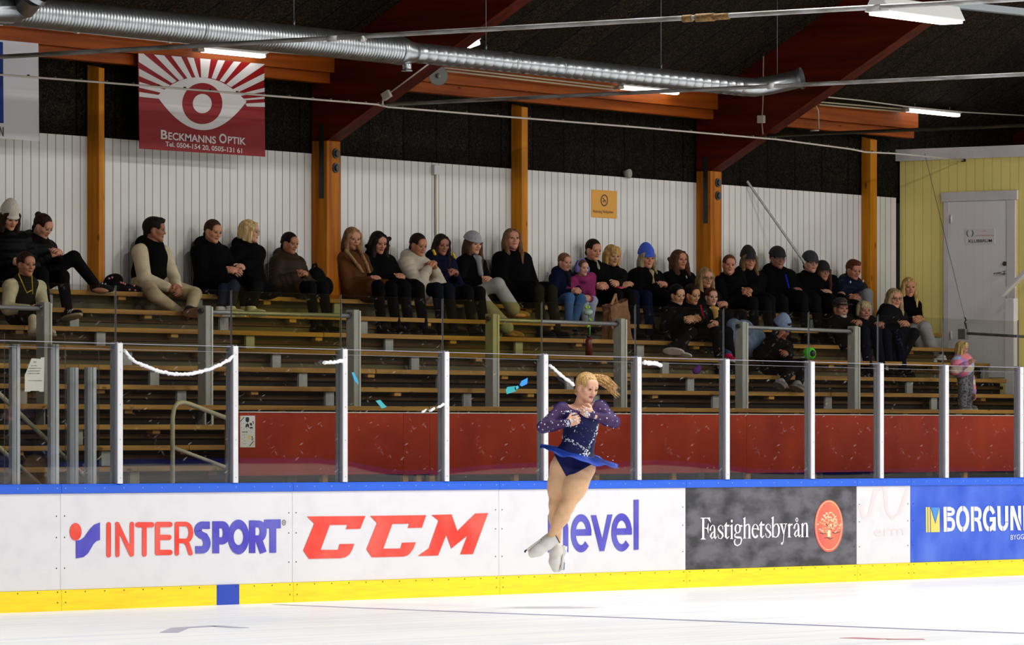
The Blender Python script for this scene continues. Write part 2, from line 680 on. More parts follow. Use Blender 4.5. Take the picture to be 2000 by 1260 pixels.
# painted markings frozen into the ice
def ice_strip(pts, w, col, name):
    mb = MB()
    P = [onZ(x, y, 0.0) for x, y in pts]
    for a, b in zip(P, P[1:]):
        d = nrm(b - a); s = np.array((-d[1], d[0], 0)) * w / 2
        mb.prism([a - s + (0, 0, .001), b - s + (0, 0, .001), b + s + (0, 0, .001), a + s + (0, 0, .001)], (0, 0, 0.0015))
    return struct(name, mb, mat(name + '_paint', col, 0.3))


ice_strip([(540, 1181), (760, 1190), (1000, 1199), (1250, 1208), (1500, 1218), (1750, 1228), (2040, 1239)], 0.10, '#8d93bd', 'trim_1')
ice_strip([(1655, 1246), (1730, 1249), (1805, 1249)], 0.16, '#d98a96', 'trim_2')
ice_strip([(330, 1236), (352, 1227), (420, 1223), (470, 1227)], 0.14, '#b9bcd0', 'trim_3')

# stand wall: white boarding below, dark wood-wool slabs above
white_boarding = board_mat('white_boarding', '#cfcdc9', 0, 0.1245, 0.075, 0.10, 0.05)
mb = MB(); mb.box((-14, WALL_Y, 0.0), (19.68, WALL_Y + 0.05, 4.45)); struct('wall_north', mb, white_boarding, origin=(0, WALL_Y, 0))


def wool_material(name, axis, c1='#050403', c2='#443625'):
    m = bpy.data.materials.new(name)
    m.use_nodes = True
    N, L = m.node_tree.nodes, m.node_tree.links
    b = N['Principled BSDF']
    b.inputs['Roughness'].default_value = 0.95
    b.inputs['Specular IOR Level'].default_value = 0.1
    tc = N.new('ShaderNodeTexCoord')
    n = N.new('ShaderNodeTexNoise'); n.inputs['Scale'].default_value = 26; n.inputs['Detail'].default_value = 4; n.inputs['Distortion'].default_value = 2.5
    L.new(tc.outputs['Object'], n.inputs['Vector'])
    r = N.new('ShaderNodeValToRGB')
    r.color_ramp.elements[0].position, r.color_ramp.elements[1].position = 0.45, 0.68
    r.color_ramp.elements[0].color, r.color_ramp.elements[1].color = lin(c1), lin(c2)
    L.new(n.outputs['Fac'], r.inputs['Fac'])
    # slabs 0.6 m wide differ a little in tone
    sp = N.new('ShaderNodeSeparateXYZ'); L.new(tc.outputs['Object'], sp.inputs[0])
    d = N.new('ShaderNodeMath'); d.operation = 'DIVIDE'; d.inputs[1].default_value = 0.6
    L.new(sp.outputs[axis], d.inputs[0])
    fl = N.new('ShaderNodeMath'); fl.operation = 'FLOOR'; L.new(d.outputs[0], fl.inputs[0])
    wn = N.new('ShaderNodeTexWhiteNoise'); wn.noise_dimensions = '1D'; L.new(fl.outputs[0], wn.inputs['W'])
    fr = N.new('ShaderNodeMath'); fr.operation = 'FRACT'; L.new(d.outputs[0], fr.inputs[0])
    lt = N.new('ShaderNodeMath'); lt.operation = 'GREATER_THAN'; lt.inputs[1].default_value = 0.04; L.new(fr.outputs[0], lt.inputs[0])
    ml = N.new('ShaderNodeMath'); ml.operation = 'MULTIPLY_ADD'; ml.inputs[1].default_value = 0.5; ml.inputs[2].default_value = 0.6
    L.new(wn.outputs['Value'], ml.inputs[0])
    m2 = N.new('ShaderNodeMath'); m2.operation = 'MULTIPLY'; L.new(ml.outputs[0], m2.inputs[0]); L.new(lt.outputs[0], m2.inputs[1])
    vm = N.new('ShaderNodeVectorMath'); vm.operation = 'SCALE'
    L.new(r.outputs['Color'], vm.inputs[0]); L.new(m2.outputs[0], vm.inputs['Scale'])
    L.new(vm.outputs[0], b.inputs['Base Color'])
    return m


WOOL_X = wool_material('wood_wool_wall', 0, '#030302', '#2c261a')
WOOL_R = wool_material('wood_wool_roof', 0)
mb = MB(); mb.box((-14, WALL_Y + 0.03, 4.40), (30, WALL_Y + 0.15, 5.9)); struct('wall_north_upper', mb, WOOL_X, origin=(0, WALL_Y, 0))
mb = MB()
zr = lambda y: ROOF0 + SLOPE * (4.4 - y)
YM = -12.7
mb.prism([(-70, 4.9, zr(4.9)), (-70, YM, zr(YM)), (-70, YM, zr(YM) + 0.15), (-70, 4.9, zr(4.9) + 0.15)], (150, 0, 0))
struct('ceiling', mb, WOOL_R, origin=(0, 0, 0))
mb = MB()
zs = lambda y: zr(YM) - SLOPE * (YM - y)
mb.prism([(-70, YM, zs(YM)), (-70, -31.5, zs(-31.5)), (-70, -31.5, zs(-31.5) + 0.15), (-70, YM, zs(YM) + 0.15)], (150, 0, 0))
struct('ceiling_south', mb, WOOL_R, origin=(0, 0, 0))
mb = MB(); mb.box((-70, -31.6, 0), (80, -31.4, 6.0)); struct('wall_south', mb, mat('south_wall', '#3a3028', 0.8))

# glulam frames
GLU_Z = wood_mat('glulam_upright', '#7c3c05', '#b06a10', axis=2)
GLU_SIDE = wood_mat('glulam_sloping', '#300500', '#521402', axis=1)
mb_steel = mat('painted_steel_dark', '#1c211d', 0.5, metal=0.2)
ROSE = mat('cast_washer', '#3b4246', 0.5, metal=0.6)
for i, fx in enumerate(FRAMES):
    if i in (1, 2):
        zc = ZB0
        mb = MB(); mb.box((fx, 4.40, 0.08), (fx + 0.235, 4.598, zc))
        o = struct('pillar_%d' % i, mb, GLU_Z, bevel=0.006)
        m2 = MB(); m2.box((fx - 0.006, 4.44, 3.98), (fx + 0.001, 4.50, 4.75)); m2.build('steel_strap', mb_steel, o)
        for q, zz in enumerate((4.30, 4.45)):
            m3 = MB()
            m3.tube([(fx + 0.145, 4.40, zz), (fx + 0.145, 4.385, zz)], 0.052, 20)
            m3.tube([(fx + 0.145, 4.385, zz), (fx + 0.145, 4.365, zz)], [0.036, 0.03], 8)
            m3.build('bolt', ROSE, o)
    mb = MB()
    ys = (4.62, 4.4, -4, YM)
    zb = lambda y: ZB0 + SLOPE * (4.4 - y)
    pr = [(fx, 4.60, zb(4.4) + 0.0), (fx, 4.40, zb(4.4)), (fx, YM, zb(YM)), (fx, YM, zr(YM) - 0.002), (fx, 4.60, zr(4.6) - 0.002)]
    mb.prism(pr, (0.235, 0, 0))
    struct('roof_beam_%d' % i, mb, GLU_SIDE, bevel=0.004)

# intermediate wall posts
def side_y(px_left, px_edge):
    x = onY(px_left, 450, WALL_Y)[0]
    return x, onX(px_edge, 450, x)[1]


PEND = wood_mat('post_pine', '#94540a', '#c07c14', axis=2)
for i, (a, b, c) in enumerate(((170, 193, 204), (998, 1019, 1031), (1682, 1700, 1713))):
    x0, yf = side_y(a, b)
    x1 = onY(c, 450, yf)[0]
    mb = MB()
    mb.prism([(x0, WALL_Y - .002, 0.08), (x0, WALL_Y - .002, 5.16), (x0, yf, 5.12), (x0, yf, 0.08)], (x1 - x0, 0, 0))
    struct('pillar_%d' % (i + 5), mb, PEND, bevel=0.004)

# purlins along the head of the wall (one run per bay) with a lower batten
PUR = wood_mat('purlin_timber', '#6a2c04', '#8f4407', axis=0)
bays = [(-7, FRAMES[0]), (FRAMES[0] + .235, X1), (X1 + .235, X2), (X2 + .235, 19.70)]
for i, (a, b) in enumerate(bays):
    mb = MB(); mb.box((a + .002, 4.30, 5.28), (b - .002, 4.46, 5.47)); mb.box((a + .002, 4.36, 5.17), (b - .002, 4.48, 5.278))
    struct('beam_purlin_%d' % (i + 1), mb, PUR)

# grey steel member high up behind the big lamp
a, b = onY(1850, 8, -1.0), onY(2030, 27, -1.0)
mb = MB(); mb.bar(a, b, 0.10, 0.07); struct('beam_steel', mb, mat('grey_steel', '#6d7478', 0.45, metal=0.4))

# yellow club-room house
yellow_boarding = board_mat('yellow_boarding', '#ecdc86', 1, 0.122, 0.055, 0.55, 0.05)
mb = MB(); mb.box((XH, 0.9, 0.081), (24.0, WALL_Y - .002, 4.90)); struct('wall_east', mb, yellow_boarding, origin=(XH, 0, 0))
WHITE = mat('white_paint', '#c9c7c8', 0.5, var=0.05, scale=5)
mb = MB(); mb.box((XH - .05, 0.85, 4.90), (24.1, WALL_Y + .06, 5.04)); struct('trim_4', mb, WHITE)
# door
mb = MB()
for (a, b) in (((1845, 0), (1856, 0)), ((1968, 0), (1985, 0))):
    y0, y1 = onX(a[0], 500, XH)[1], onX(b[0], 500, XH)[1]
    mb.box((XH - .03, y1, 2.25), (XH - .001, y0, 4.385))
y0, y1 = onX(1841, 400, XH)[1], onX(1989, 400, XH)[1]
mb.box((XH - .035, y1, 4.387), (XH - .001, y0, 4.50))
struct('trim_5', mb, WHITE, bevel=0.004)
y0, y1 = onX(1856.6, 500, XH)[1], onX(1967.4, 500, XH)[1]
mb = MB(); mb.box((XH - .022, y1, 2.25), (XH - .001, y0, 4.383))
door = struct('door_1', mb, board_mat('door_boarding', '#dad9dc', 1, 0.116, 0.05, 0.9, 0.03), origin=(XH, y0, 2.25))
BRASS = mat('dull_brass', '#4a3f2a', 0.4, metal=0.7)
CHROME = mat('chrome', '#b9bbbd', 0.25, metal=1.0)
p1, p2 = onX(1962.5, 515, XH - .03), onX(1962, 533, XH - .03)
mb = MB(); mb.tube([p1 + (0.008, 0, 0), p1 - (0.012, 0, 0)], 0.026, 16); mb.build('door_lock', BRASS, door)
mb = MB(); mb.tube([p2 + (0.008, 0, 0), p2 - (0.012, 0, 0)], 0.026, 16)
mb.tube([p2 - (0.01, 0, 0), p2 - (0.05, 0, 0), p2 + (-0.055, 0.03, 0), p2 + (-0.055, 0.12, -0.008)], 0.009, 8); mb.build('door_handle', CHROME, door)
for py in (428, 655):
    p = onX(1857.5, py, XH - .03); mb = MB(); mb.tube([p - (0, 0, .05), p + (0, 0, .05)], 0.012, 8); mb.build('hinge', WHITE, door)
# door sign
A, B = onX(1885, 448, XH - .024), onX(1943, 476, XH - .024)
sg = empty('door_sign', ((A + B) / 2), 'small white sign with a black wreath and club-room lettering on the white door', 'sign')
mb = MB(); mb.box((XH - .0265, B[1], B[2]), (XH - .0225, A[1], A[2])); mb.build('sign_plate', mat('sign_white', '#cfcdd2', 0.4), sg)
PX = lambda u, v: onX(1870 + u / 9.69, 430 + v / 9.69, XH - .027)
INK = mat('black_ink', '#0a0a0c', 0.5)
d = Decal(PX, (-1, 0, 0), 0.0003, 0.0006)
d.text('KLUBBRUM', lambda x, y: (208 + x * 444 / 5.02, 425 - x * 1.6 - y * 82), bold=0.012)
d.build('lettering', INK, sg)
d = Decal(PX, (-1, 0, 0), 0.0003, 0.0006)
d.arc((238, 248), 58, 72, 110, 235, [5 + 12 * math.sin(math.pi * k / 24) for k in range(25)])
d.arc((238, 248), 58, 72, 70, -55, [5 + 12 * math.sin(math.pi * k / 24) for k in range(25)])
d.build('wreath', mat('dark_green_ink', '#12302c', 0.5), sg)
d = Decal(PX, (-1, 0, 0), 0.0003, 0.0006)
for u0, u1, v in ((455, 552, 208), (335, 695, 292)):      # faded script, not legible in the photograph
    n_ = int((u1 - u0) / 7)
    d.stroke([(u0 + (u1 - u0) * k / n_, v - 6 * k / n_ + 11 * math.sin(k * 1.9) + 5 * math.sin(k * .7)) for k in range(n_ + 1)], 7, False)
d.build('pale_lettering', mat('faded_red_ink', '#c98a8a', 0.5), sg)
# opposite boards, seen only mirrored in the panes
mb = MB(); mb.box((-60, -30.25, 0.0), (75, -30.0, 0.98)); struct('wall_far_boards', mb, mat('far_white', '#e6e6e6', 0.4))
mb = MB(); mb.box((-60, -30.27, 0.98), (75, -29.98, 1.07)); struct('trim_6', mb, mat('far_blue', '#2a2f9a', 0.4))
# ------------------------------------------------------------------ rink boards with their advertisements
BW = mat('board_white', '#dfdee2', 0.28, col2='#d5d3d9', scale=3.2, spec=0.45, bump=0.02, bscale=3, detail=9, ramp=(.5, .8), stretch=(1, 1, 1.6))
BBLACK = mat('board_black', '#27262a', 0.3, col2='#5d5b64', scale=3.0, stretch=(1, 1, 2.2), detail=8, ramp=(0.38, 0.6))
BBLUE = mat('board_blue', '#134cc8', 0.3, col2='#4a70da', scale=2.2, detail=8, ramp=(.4, .68))
RAIL = mat('rail_blue', '#0f5ad6', 0.35, var=0.04, scale=3)
KICK = mat('kick_yellow', '#ffe000', 0.35, col2='#f4c400', scale=5, stretch=(.5, 1, 7), detail=7, ramp=(0.45, 0.85))
KBLUE = mat('kick_blue', '#1440b4', 0.35)
SCREW = mat('screw_dark', '#3a3a3c', 0.4, metal=0.7)
SCREWL = mat('screw_light', '#b8bcc4', 0.35, metal=0.8)
BX = [onY(px, 1000, 0)[0] for px in (118, 571, 974, 1339, 1673, 1778)]
L0 = 3.2
seams = [BX[0] - 3.2, BX[0], BX[1], BX[2], BX[3], BX[4], BX[5], BX[5] + 3.2, BX[5] + 6.4]
specs = [
    ('plain white rink board panel at the stair opening, without an advert', BW),
    ('white rink board panel with red dot, blue flag and red-and-blue lettering', BW),
    ('white rink board panel with three slanted red capital letters', BW),
    ('white rink board panel with purple lower-case lettering behind the skater', BW),
    ('scuffed black rink board panel with white serif lettering and red oval tree emblem', BBLACK),
    ('narrow white rink board panel with a faint ghosted print', BW),
    ('blue rink board panel with white stencil lettering and yellow emblem', BBLUE),
    ('blue rink board panel next after the stencil-lettered one', BBLUE),
]
boards = []
for i, (lab, bm_) in enumerate(specs):
    a, b = seams[i] + .003, seams[i + 1] - .003
    e = empty('rink_board', ((a + b) / 2, 0.06, 0), lab, 'rink board', 'rink boards along the ice')
    boards.append(e)
    mb = MB(); mb.box((a, 0.0, 0.178), (b, 0.02, 0.99)); mb.build('face_panel', bm_, e)
    mb = MB()
    mb.prism([(a, -.012, 0.992), (a, -.012, 1.052), (a, 0.006, 1.07), (a, 0.13, 1.07), (a, 0.13, 0.992)], (b - a, 0, 0)); mb.build('top_rail', RAIL, e)
    if i == 1:
        k0, k1 = onY(423, 1165, -.012)[0], onY(467.5, 1165, -.012)[0]
        for q, (c0, c1, mm) in enumerate(((a, k0, KICK), (k0 + .001, k1 - .001, KBLUE), (k1, b, KICK))):
            mb = MB(); mb.box((c0, -.012, 0.0), (c1, 0.02, 0.176)); mb.build('kick_plate', mm, e, label='blue kick plate section' if q == 1 else None)
    else:
        mb = MB(); mb.box((a, -.012, 0.0), (b, 0.02, 0.176)); mb.build('kick_plate', KICK, e)
    mb = MB(); mb.box((a, 0.02, 0.0), (b, 0.12, 0.99)); mb.build('frame', mat('board_frame', '#70757a', 0.5, metal=0.5), e)
    mb = MB()
    n = max(3, int((b - a) / 0.262))
    for k in range(n + 1):
        x = a + .05 + (b - a - .1) * k / n
        mb.tube([(x, -.0115, 1.035), (x, -.0145, 1.035)], 0.006, 6)
    mb.build('rail_screws', SCREWL, e, kind='stuff')
    mb = MB()
    for k in range(n + 1):
        x = a + .05 + (b - a - .1) * k / n
        mb.tube([(x, -.0115, 0.158), (x, -.0145, 0.158)], 0.0065, 6)
    for x in (a + .05, b - .05):
        mb.tube([(x, -.0115, 0.07), (x, -.0145, 0.07)], 0.0065, 6)
        for z in (0.36, 0.62, 0.80):
            mb.tube([(x, 0.001, z), (x, -.003, z)], 0.0065, 6)
    mb.build('board_screws', SCREW, e, kind='stuff')


def zoomP(ox, oy, s, Y=-.001):
    return lambda u, v: onY(ox + u / s, oy + v / s, Y)


def ringarc(d, c, ro, ri, a0, a1, n=40):
    for k in range(n):
        t0, t1 = math.radians(a0 + (a1 - a0) * k / n), math.radians(a0 + (a1 - a0) * (k + 1) / n)
        d.poly([(c[0] + ro[0] * math.cos(t0), c[1] + ro[1] * math.sin(t0)), (c[0] + ro[0] * math.cos(t1), c[1] + ro[1] * math.sin(t1)),
                (c[0] + ri[0] * math.cos(t1), c[1] + ri[1] * math.sin(t1)), (c[0] + ri[0] * math.cos(t0), c[1] + ri[1] * math.sin(t0))])


def arcpts(c, ru, rv, a0, a1, n=12):
    return [(c[0] + ru * math.cos(math.radians(a0 + (a1 - a0) * k / n)), c[1] + rv * math.sin(math.radians(a0 + (a1 - a0) * k / n))) for k in range(n + 1)]


AD_RED = mat('ad_red', '#e8301c', 0.28, col2='#ee5a4c', scale=2.5, spec=0.45)
AD_BLUE = mat('ad_violet_blue', '#4338b6', 0.28, col2='#5f5fc0', scale=2.5, spec=0.45)
AD_WHITE = mat('ad_white', '#e4e3e6', 0.35)
FRONT = (0, -1, 0)
# --- red dot, flag and ten letters
P = zoomP(0, 930, 3.448)
d = Decal(P, FRONT)
d.disc((508, 375), 40, 59)
for pts, wd in (([(731, 325), (731, 533)], 31), ([(790, 324), (790, 532)], 28), ([(788, 322), (884, 528)], 29), ([(887, 322), (887, 528)], 29),
                ([(927, 328), (1020, 328)], 36), ([(971, 328), (971, 528)], 31),
                ([(1060, 324), (1060, 517)], 34), ([(1060, 326), (1143, 326)], 36), ([(1060, 413), (1136, 413)], 36), ([(1060, 515), (1143, 514)], 36),
                ([(1190, 322), (1190, 522)], 29)):
    d.stroke(pts, wd)
d.stroke([(1190, 323), (1240, 323)] + arcpts((1248, 380), 37, 57, -90, 90) + [(1190, 436)], 31)
d.stroke([(1240, 436), (1262, 458), (1282, 520)], 30)
d.build('red_lettering', AD_RED, boards[1])
d = Decal(P, FRONT)
up = [(510, 435), (540, 430), (565, 412), (587, 380), (608, 352), (632, 328), (672, 312)]
dn = [(672, 430), (648, 438), (628, 458), (610, 490), (590, 522), (560, 546), (510, 554)]
for k in range(6):
    d.poly([up[k], up[k + 1], dn[5 - k], dn[6 - k]])
d.stroke([(1412, 331), (1372, 331)] + arcpts((1362, 367), 30, 37, -90, -200, 8) + [(1352, 396), (1378, 408)] + arcpts((1362, 452), 30, 44, -50, 90, 10) + [(1314, 497)], 50, caps=False)
d.stroke([(1452, 304), (1452, 520)], 46, caps=False)
d.stroke([(1452, 328), (1490, 328)] + arcpts((1497, 382), 27, 54, -90, 90) + [(1452, 436)], 48, caps=False)
ringarc(d, (1605, 410), (71, 117), (33, 55), 0, 360)
d.stroke([(1697, 298), (1697, 518)], 42, caps=False)
d.stroke([(1697, 322), (1735, 322)] + arcpts((1741, 372), 30, 50, -90, 90) + [(1697, 422)], 46, caps=False)
d.stroke([(1735, 410), (1772, 516)], 46, caps=False)
d.stroke([(1778, 323), (1889, 321)], 60, caps=False)
d.stroke([(1836, 340), (1836, 516)], 45, caps=False)
d.build('blue_lettering', AD_BLUE, boards[1])
d = Decal(P, FRONT)
ringarc(d, (1911, 313), (13, 19), (11, 16), 0, 360, 20)
d.text('R', lambda x, y: (1906 + x * 17, 322 - y * 26))
d.build('registered_mark', INK, boards[1])
# --- three slanted capitals
P = zoomP(540, 930, 3.448)
d = Decal(P, FRONT)
d.poly([(205, 272), (597, 269), (563, 355), (466, 357), (477, 328), (358, 329), (296, 497), (412, 497), (424, 458), (523, 456), (508, 498), (490, 528), (462, 547), (430, 553), (217, 557), (179, 500), (253, 320)])
d.poly([(630, 268), (1007, 263), (978, 347), (883, 349), (893, 320), (779, 322), (718, 489), (833, 488), (845, 449), (938, 446), (920, 490), (900, 518), (880, 535), (855, 542), (641, 547), (604, 493), (676, 316)])
d.poly([(1043, 262), (1178, 258), (1217, 370), (1337, 252), (1424, 249), (1322, 525), (1236, 527), (1285, 400), (1176, 488), (1143, 395), (1087, 535), (950, 538), (1024, 487), (1090, 300)])
d.build('red_lettering', AD_RED, boards[2])
# --- purple lower-case word
P = zoomP(960, 930, 3.448)
d = Decal(P, FRONT)
d.poly([(380, 262), (414, 261), (414, 514), (380, 515)])
d.stroke([(404, 330)] + arcpts((449, 345), 50, 68, -175, 0, 14) + [(499, 345), (499, 511)], [26] + [30] * 15 + [34, 34], caps=False)
for cx_, cy_ in ((602, 385), (875, 379)):
    ringarc(d, (cx_, cy_), (69, 128), (36, 80), 0, -318)
    d.poly([(cx_ - 58, cy_ - 26), (cx_ + 69, cy_ - 28), (cx_ + 69, cy_ + 15), (cx_ - 58, cy_ + 17)])
d.poly([(668, 264), (703, 263), (745, 425), (779, 260), (813, 258), (758, 504), (727, 505)])
d.poly([(956, 160), (990, 158), (989, 495), (957, 497)])
d.build('purple_lettering', AD_BLUE, boards[3])
# --- white serif word (strokes traced letter by letter) and the oval emblem
d = Decal(zoomP(1350, 990, 14.0), FRONT)
S_ = d.stroke
def serif(x, y, w, h=16): d.poly([(x - w, y), (x + w, y), (x + w * .45, y - h), (x - w * .45, y - h)])
S_([(320, 310), (320, 890)], 58, False); serif(320, 895, 75, 40); S_([(252, 312), (510, 306)], 26, False); d.poly([(420, 300), (500, 296), (530, 440), (500, 400)])
S_([(330, 585), (460, 585)], 18, False); d.poly([(455, 460), (468, 460), (465, 725), (450, 720), (430, 620), (400, 590), (430, 570)])
def let_a(x, y):
    S_([(x + 18, y - 265), (x + 45, y - 345), (x + 95, y - 390), (x + 130, y - 355), (x + 138, y - 280), (x + 138, y - 60), (x + 155, y - 20), (x + 205, y - 75)], [40, 30, 22, 32, 46, 46, 40, 14], False)
    d.disc((x + 22, y - 262), 22, 30)
    S_([(x + 130, y - 225), (x + 60, y - 160), (x + 30, y - 80), (x + 60, y - 20), (x + 130, y - 80)], [14, 34, 48, 34, 14], False)
let_a(492, 888)
def let_s(x, y):
    S_([(x + 148, y - 270), (x + 140, y - 350), (x + 85, y - 388), (x + 30, y - 345), (x + 22, y - 275), (x + 70, y - 210), (x + 130, y - 160), (x + 148, y - 90), (x + 100, y - 15), (x + 30, y - 30), (x + 8, y - 130)], [16, 20, 18, 30, 46, 56, 56, 46, 22, 18, 20], False)
let_s(712, 888)
def let_t(x, y):
    S_([(x + 52, y - 340), (x + 52, y - 60), (x + 85, y - 18), (x + 145, y - 80)], [56, 56, 40, 16], False)
    d.poly([(x + 66, y - 465), (x + 80, y - 455), (x + 78, y - 395), (x + 150, y - 395), (x + 145, y - 345), (x + 20, y - 345), (x - 8, y - 340)])
let_t(888, 888)
S_([(1100, 490), (1100, 872)], 48, False); serif(1100, 880, 52, 26); d.poly([(1050, 530), (1110, 480), (1124, 480), (1124, 560), (1080, 550)]); d.disc((1100, 390), 26, 42)
ringarc(d, (1262, 600), (88, 130), (44, 105), 0, 360); S_([(1320, 510), (1370, 525), (1392, 520)], [20, 50, 40], False)
S_([(1225, 715), (1180, 770), (1190, 820), (1260, 840), (1340, 840), (1370, 900), (1340, 1010), (1260, 1065), (1190, 1030), (1170, 950), (1200, 880)], [18, 34, 44, 60, 56, 36, 30, 34, 40, 36, 22], False)
S_([(1450, 300), (1450, 860)], 46, False); serif(1450, 868, 52, 26); d.poly([(1400, 330), (1472, 275), (1473, 350), (1430, 345)])
S_([(1465, 560), (1505, 490), (1560, 480), (1582, 540), (1582, 855)], [16, 28, 44, 50, 50], False); serif(1580, 866, 52, 26)
def let_e(x, y):
    ringarc(d, (x + 105, y - 200), (105, 195), (58, 178), -8, -200); ringarc(d, (x + 105, y - 200), (105, 195), (55, 140), -200, -320)
    S_([(x + 38, y - 262), (x + 195, y - 262)], 22, False)
let_e(1640, 866)
d2 = d
d = Decal(zoomP(1470, 990, 14.0), FRONT)
S_ = d.stroke
let_t(168, 862); let_s(335, 858)
S_([(545, 280), (545, 835)], 46, False); d.poly([(495, 310), (568, 258), (570, 330), (525, 330)])
S_([(560, 570), (610, 475), (670, 470), (712, 560), (712, 700), (680, 800), (620, 838), (550, 800)], [14, 26, 40, 50, 50, 40, 24, 30], False)
S_([(775, 470), (845, 740)], [60, 36], False); S_([(900, 470), (850, 720), (828, 960), (790, 1010)], [24, 22, 20, 36], False)
S_([(725, 470), (825, 468)], 22, False); S_([(845, 468), (935, 464)], 20, False); d.disc((792, 1005), 28, 32)
S_([(990, 470), (990, 830)], 50, False); serif(995, 838, 56, 26); d.poly([(945, 505), (1012, 450), (1014, 530), (980, 530)]); S_([(1005, 540), (1045, 480), (1082, 488)], [16, 36, 56], False)
let_a(1108, 838); ringarc(d, (1200, 355), (36, 60), (18, 34), 0, 360, 20)
S_([(1352, 470), (1352, 825)], 46, False); serif(1352, 830, 52, 26); d.poly([(1310, 480), (1372, 435), (1374, 520), (1340, 520)])
S_([(1368, 540), (1410, 455), (1460, 450), (1478, 520), (1480, 825)], [16, 28, 44, 50, 50], False); serif(1480, 828, 52, 26)
d2.build('serif_lettering', AD_WHITE, boards[4])
d.build('serif_lettering', AD_WHITE, boards[4])
P = zoomP(1580, 960, 9.0)
d = Decal(P, FRONT); d.disc((345, 608), 250, 458, 64)
emb = d.build('oval_emblem', mat('emblem_red', '#e2574e', 0.3, col2='#e87a52', scale=3), boards[4])
d = Decal(P, FRONT, 0.004)
ringarc(d, (345, 600), (228, 432), (222, 422), 0, 360, 64)
rr = random.Random(4)
for k in range(150):
    t, q = rr.random() * 2 * math.pi, math.sqrt(rr.random())
    u, v = 350 + 190 * q * math.cos(t) * (0.75 + 0.35 * (math.sin(t) > 0)), 540 + 200 * q * math.sin(t) + (20 if q > .8 else 0)
    if v > 730: v = 730 - rr.random() * 60
    d.disc((u, v), 9 + rr.random() * 4, 7 + rr.random() * 4, 7)
d.stroke([(345, 680), (342, 800)], [50, 60], False)
d.build('ring_and_leaves', mat('emblem_cream', '#efd9b0', 0.4), emb)
d = Decal(P, FRONT, 0.0055)
d.stroke([(262, 818), (330, 812), (360, 835), (418, 812)], [8, 16, 16, 8], False); d.stroke([(325, 690), (322, 800)], 8, False); d.stroke([(365, 690), (370, 800)], 8, False)
d.stroke([(185, 725), (240, 745), (285, 738)], 12, False); d.stroke([(400, 715), (450, 735), (540, 712)], 12, False)
d.stroke([(290, 570), (330, 610)], 10, False); d.stroke([(380, 680), (410, 600)], 10, False)
d.build('dark_lines', mat('emblem_dark', '#5a4a4c', 0.5), emb)  # dark printed linework of the tree emblem
# --- ghosted print on the narrow panel
P = zoomP(1420, 930, 3.448)
d = Decal(P, FRONT, 0.0006, 0.0004)
d.stroke([(895, 200), (920, 280), (960, 260), (1000, 90), (1030, 85)], 26); d.stroke([(1060, 80), (1075, 230), (1110, 285), (1160, 250), (1215, 90)], 24)
d.text('erm', lambda x, y: (985 + x * 130, 405 - x * 6 - y * 95))
d.build('ghost_print', mat('ghost_pink', '#e2d2d3', 0.35), boards[5])
# --- white stencil capitals on blue
P = zoomP(1790, 970, 9.52)
d = Decal(P, FRONT)
d.poly([(497, 192), (555, 190), (560, 655), (503, 657)])
for y0, y1 in ((190, 372), (380, 655)):
    rx = 134 if y0 < 300 else 140
    d.stroke([(566, y0 + 40), (632, y0 + 40)] + arcpts((632, (y0 + y1) / 2), rx - 95 + 8, (y1 - y0) / 2 - 40, -90, 90) + [(568, y1 - 40)], [82 if 0 else 78] * 2 + [58] * 13 + [78], False)
for a0, a1 in ((-86, 86), (94, 266)):
    ringarc(d, (853, 415), (124, 243), (62, 150), a0, a1)
d.poly([(1003, 188), (1058, 186), (1065, 645), (1008, 647)])
d.stroke([(1068, 228), (1130, 228)] + arcpts((1135, 325), 40, 97, -90, 90) + [(1070, 425)], [80, 80] + [58] * 13 + [72], False)
d.stroke([(1120, 430), (1160, 480), (1188, 643)], [66, 62, 62], False)
ringarc(d, (1345, 410), (118, 240), (58, 150), 94, 268); ringarc(d, (1350, 410), (115, 240), (62, 150), -86, -28)
ringarc(d, (1350, 410), (112, 240), (60, 150), 86, 30); d.poly([(1352, 384), (1468, 380), (1464, 637), (1420, 638), (1408, 600), (1408, 465), (1352, 467)])
d.poly([(1492, 178), (1552, 176), (1558, 470), (1502, 490)]); d.poly([(1638, 174), (1696, 172), (1698, 470), (1640, 470)])
ringarc(d, (1600, 480), (98, 162), (43, 75), 94, 180, 16); ringarc(d, (1600, 480), (98, 162), (43, 75), 86, 0, 16)
d.poly([(1735, 205), (1790, 340), (1790, 628), (1737, 630)]); d.poly([(1735, 175), (1800, 173), (1938, 630), (1880, 625)]); d.poly([(1878, 172), (1934, 170), (1938, 560), (1880, 380)])
d.poly([(1975, 168), (2030, 166), (2036, 620), (1980, 622)])
d.stroke([(2042, 208), (2110, 208)] + arcpts((2110, 395), 90, 187, -90, 90) + [(2046, 582)], 60, False)
d.text('BYGG', lambda x, y: (1735 + x * 98, 805 - x * 6 - y * 132))
d.build('stencil_lettering', AD_WHITE, boards[6])
d = Decal(P, FRONT)
d.poly([(168, 198), (198, 197), (202, 664), (172, 665)]); d.poly([(210, 197), (243, 196), (247, 663), (216, 664)])
d.poly([(258, 215), (345, 515), (422, 208), (428, 660), (264, 663)])
d.build('yellow_emblem', mat('ad_yellow', '#e6d25e', 0.35), boards[6])
d = Decal(P, FRONT); d.poly([(268, 205), (415, 203), (345, 480)]); d.build('light_blue_wedge', mat('ad_light_blue', '#3f8fdc', 0.35), boards[6])
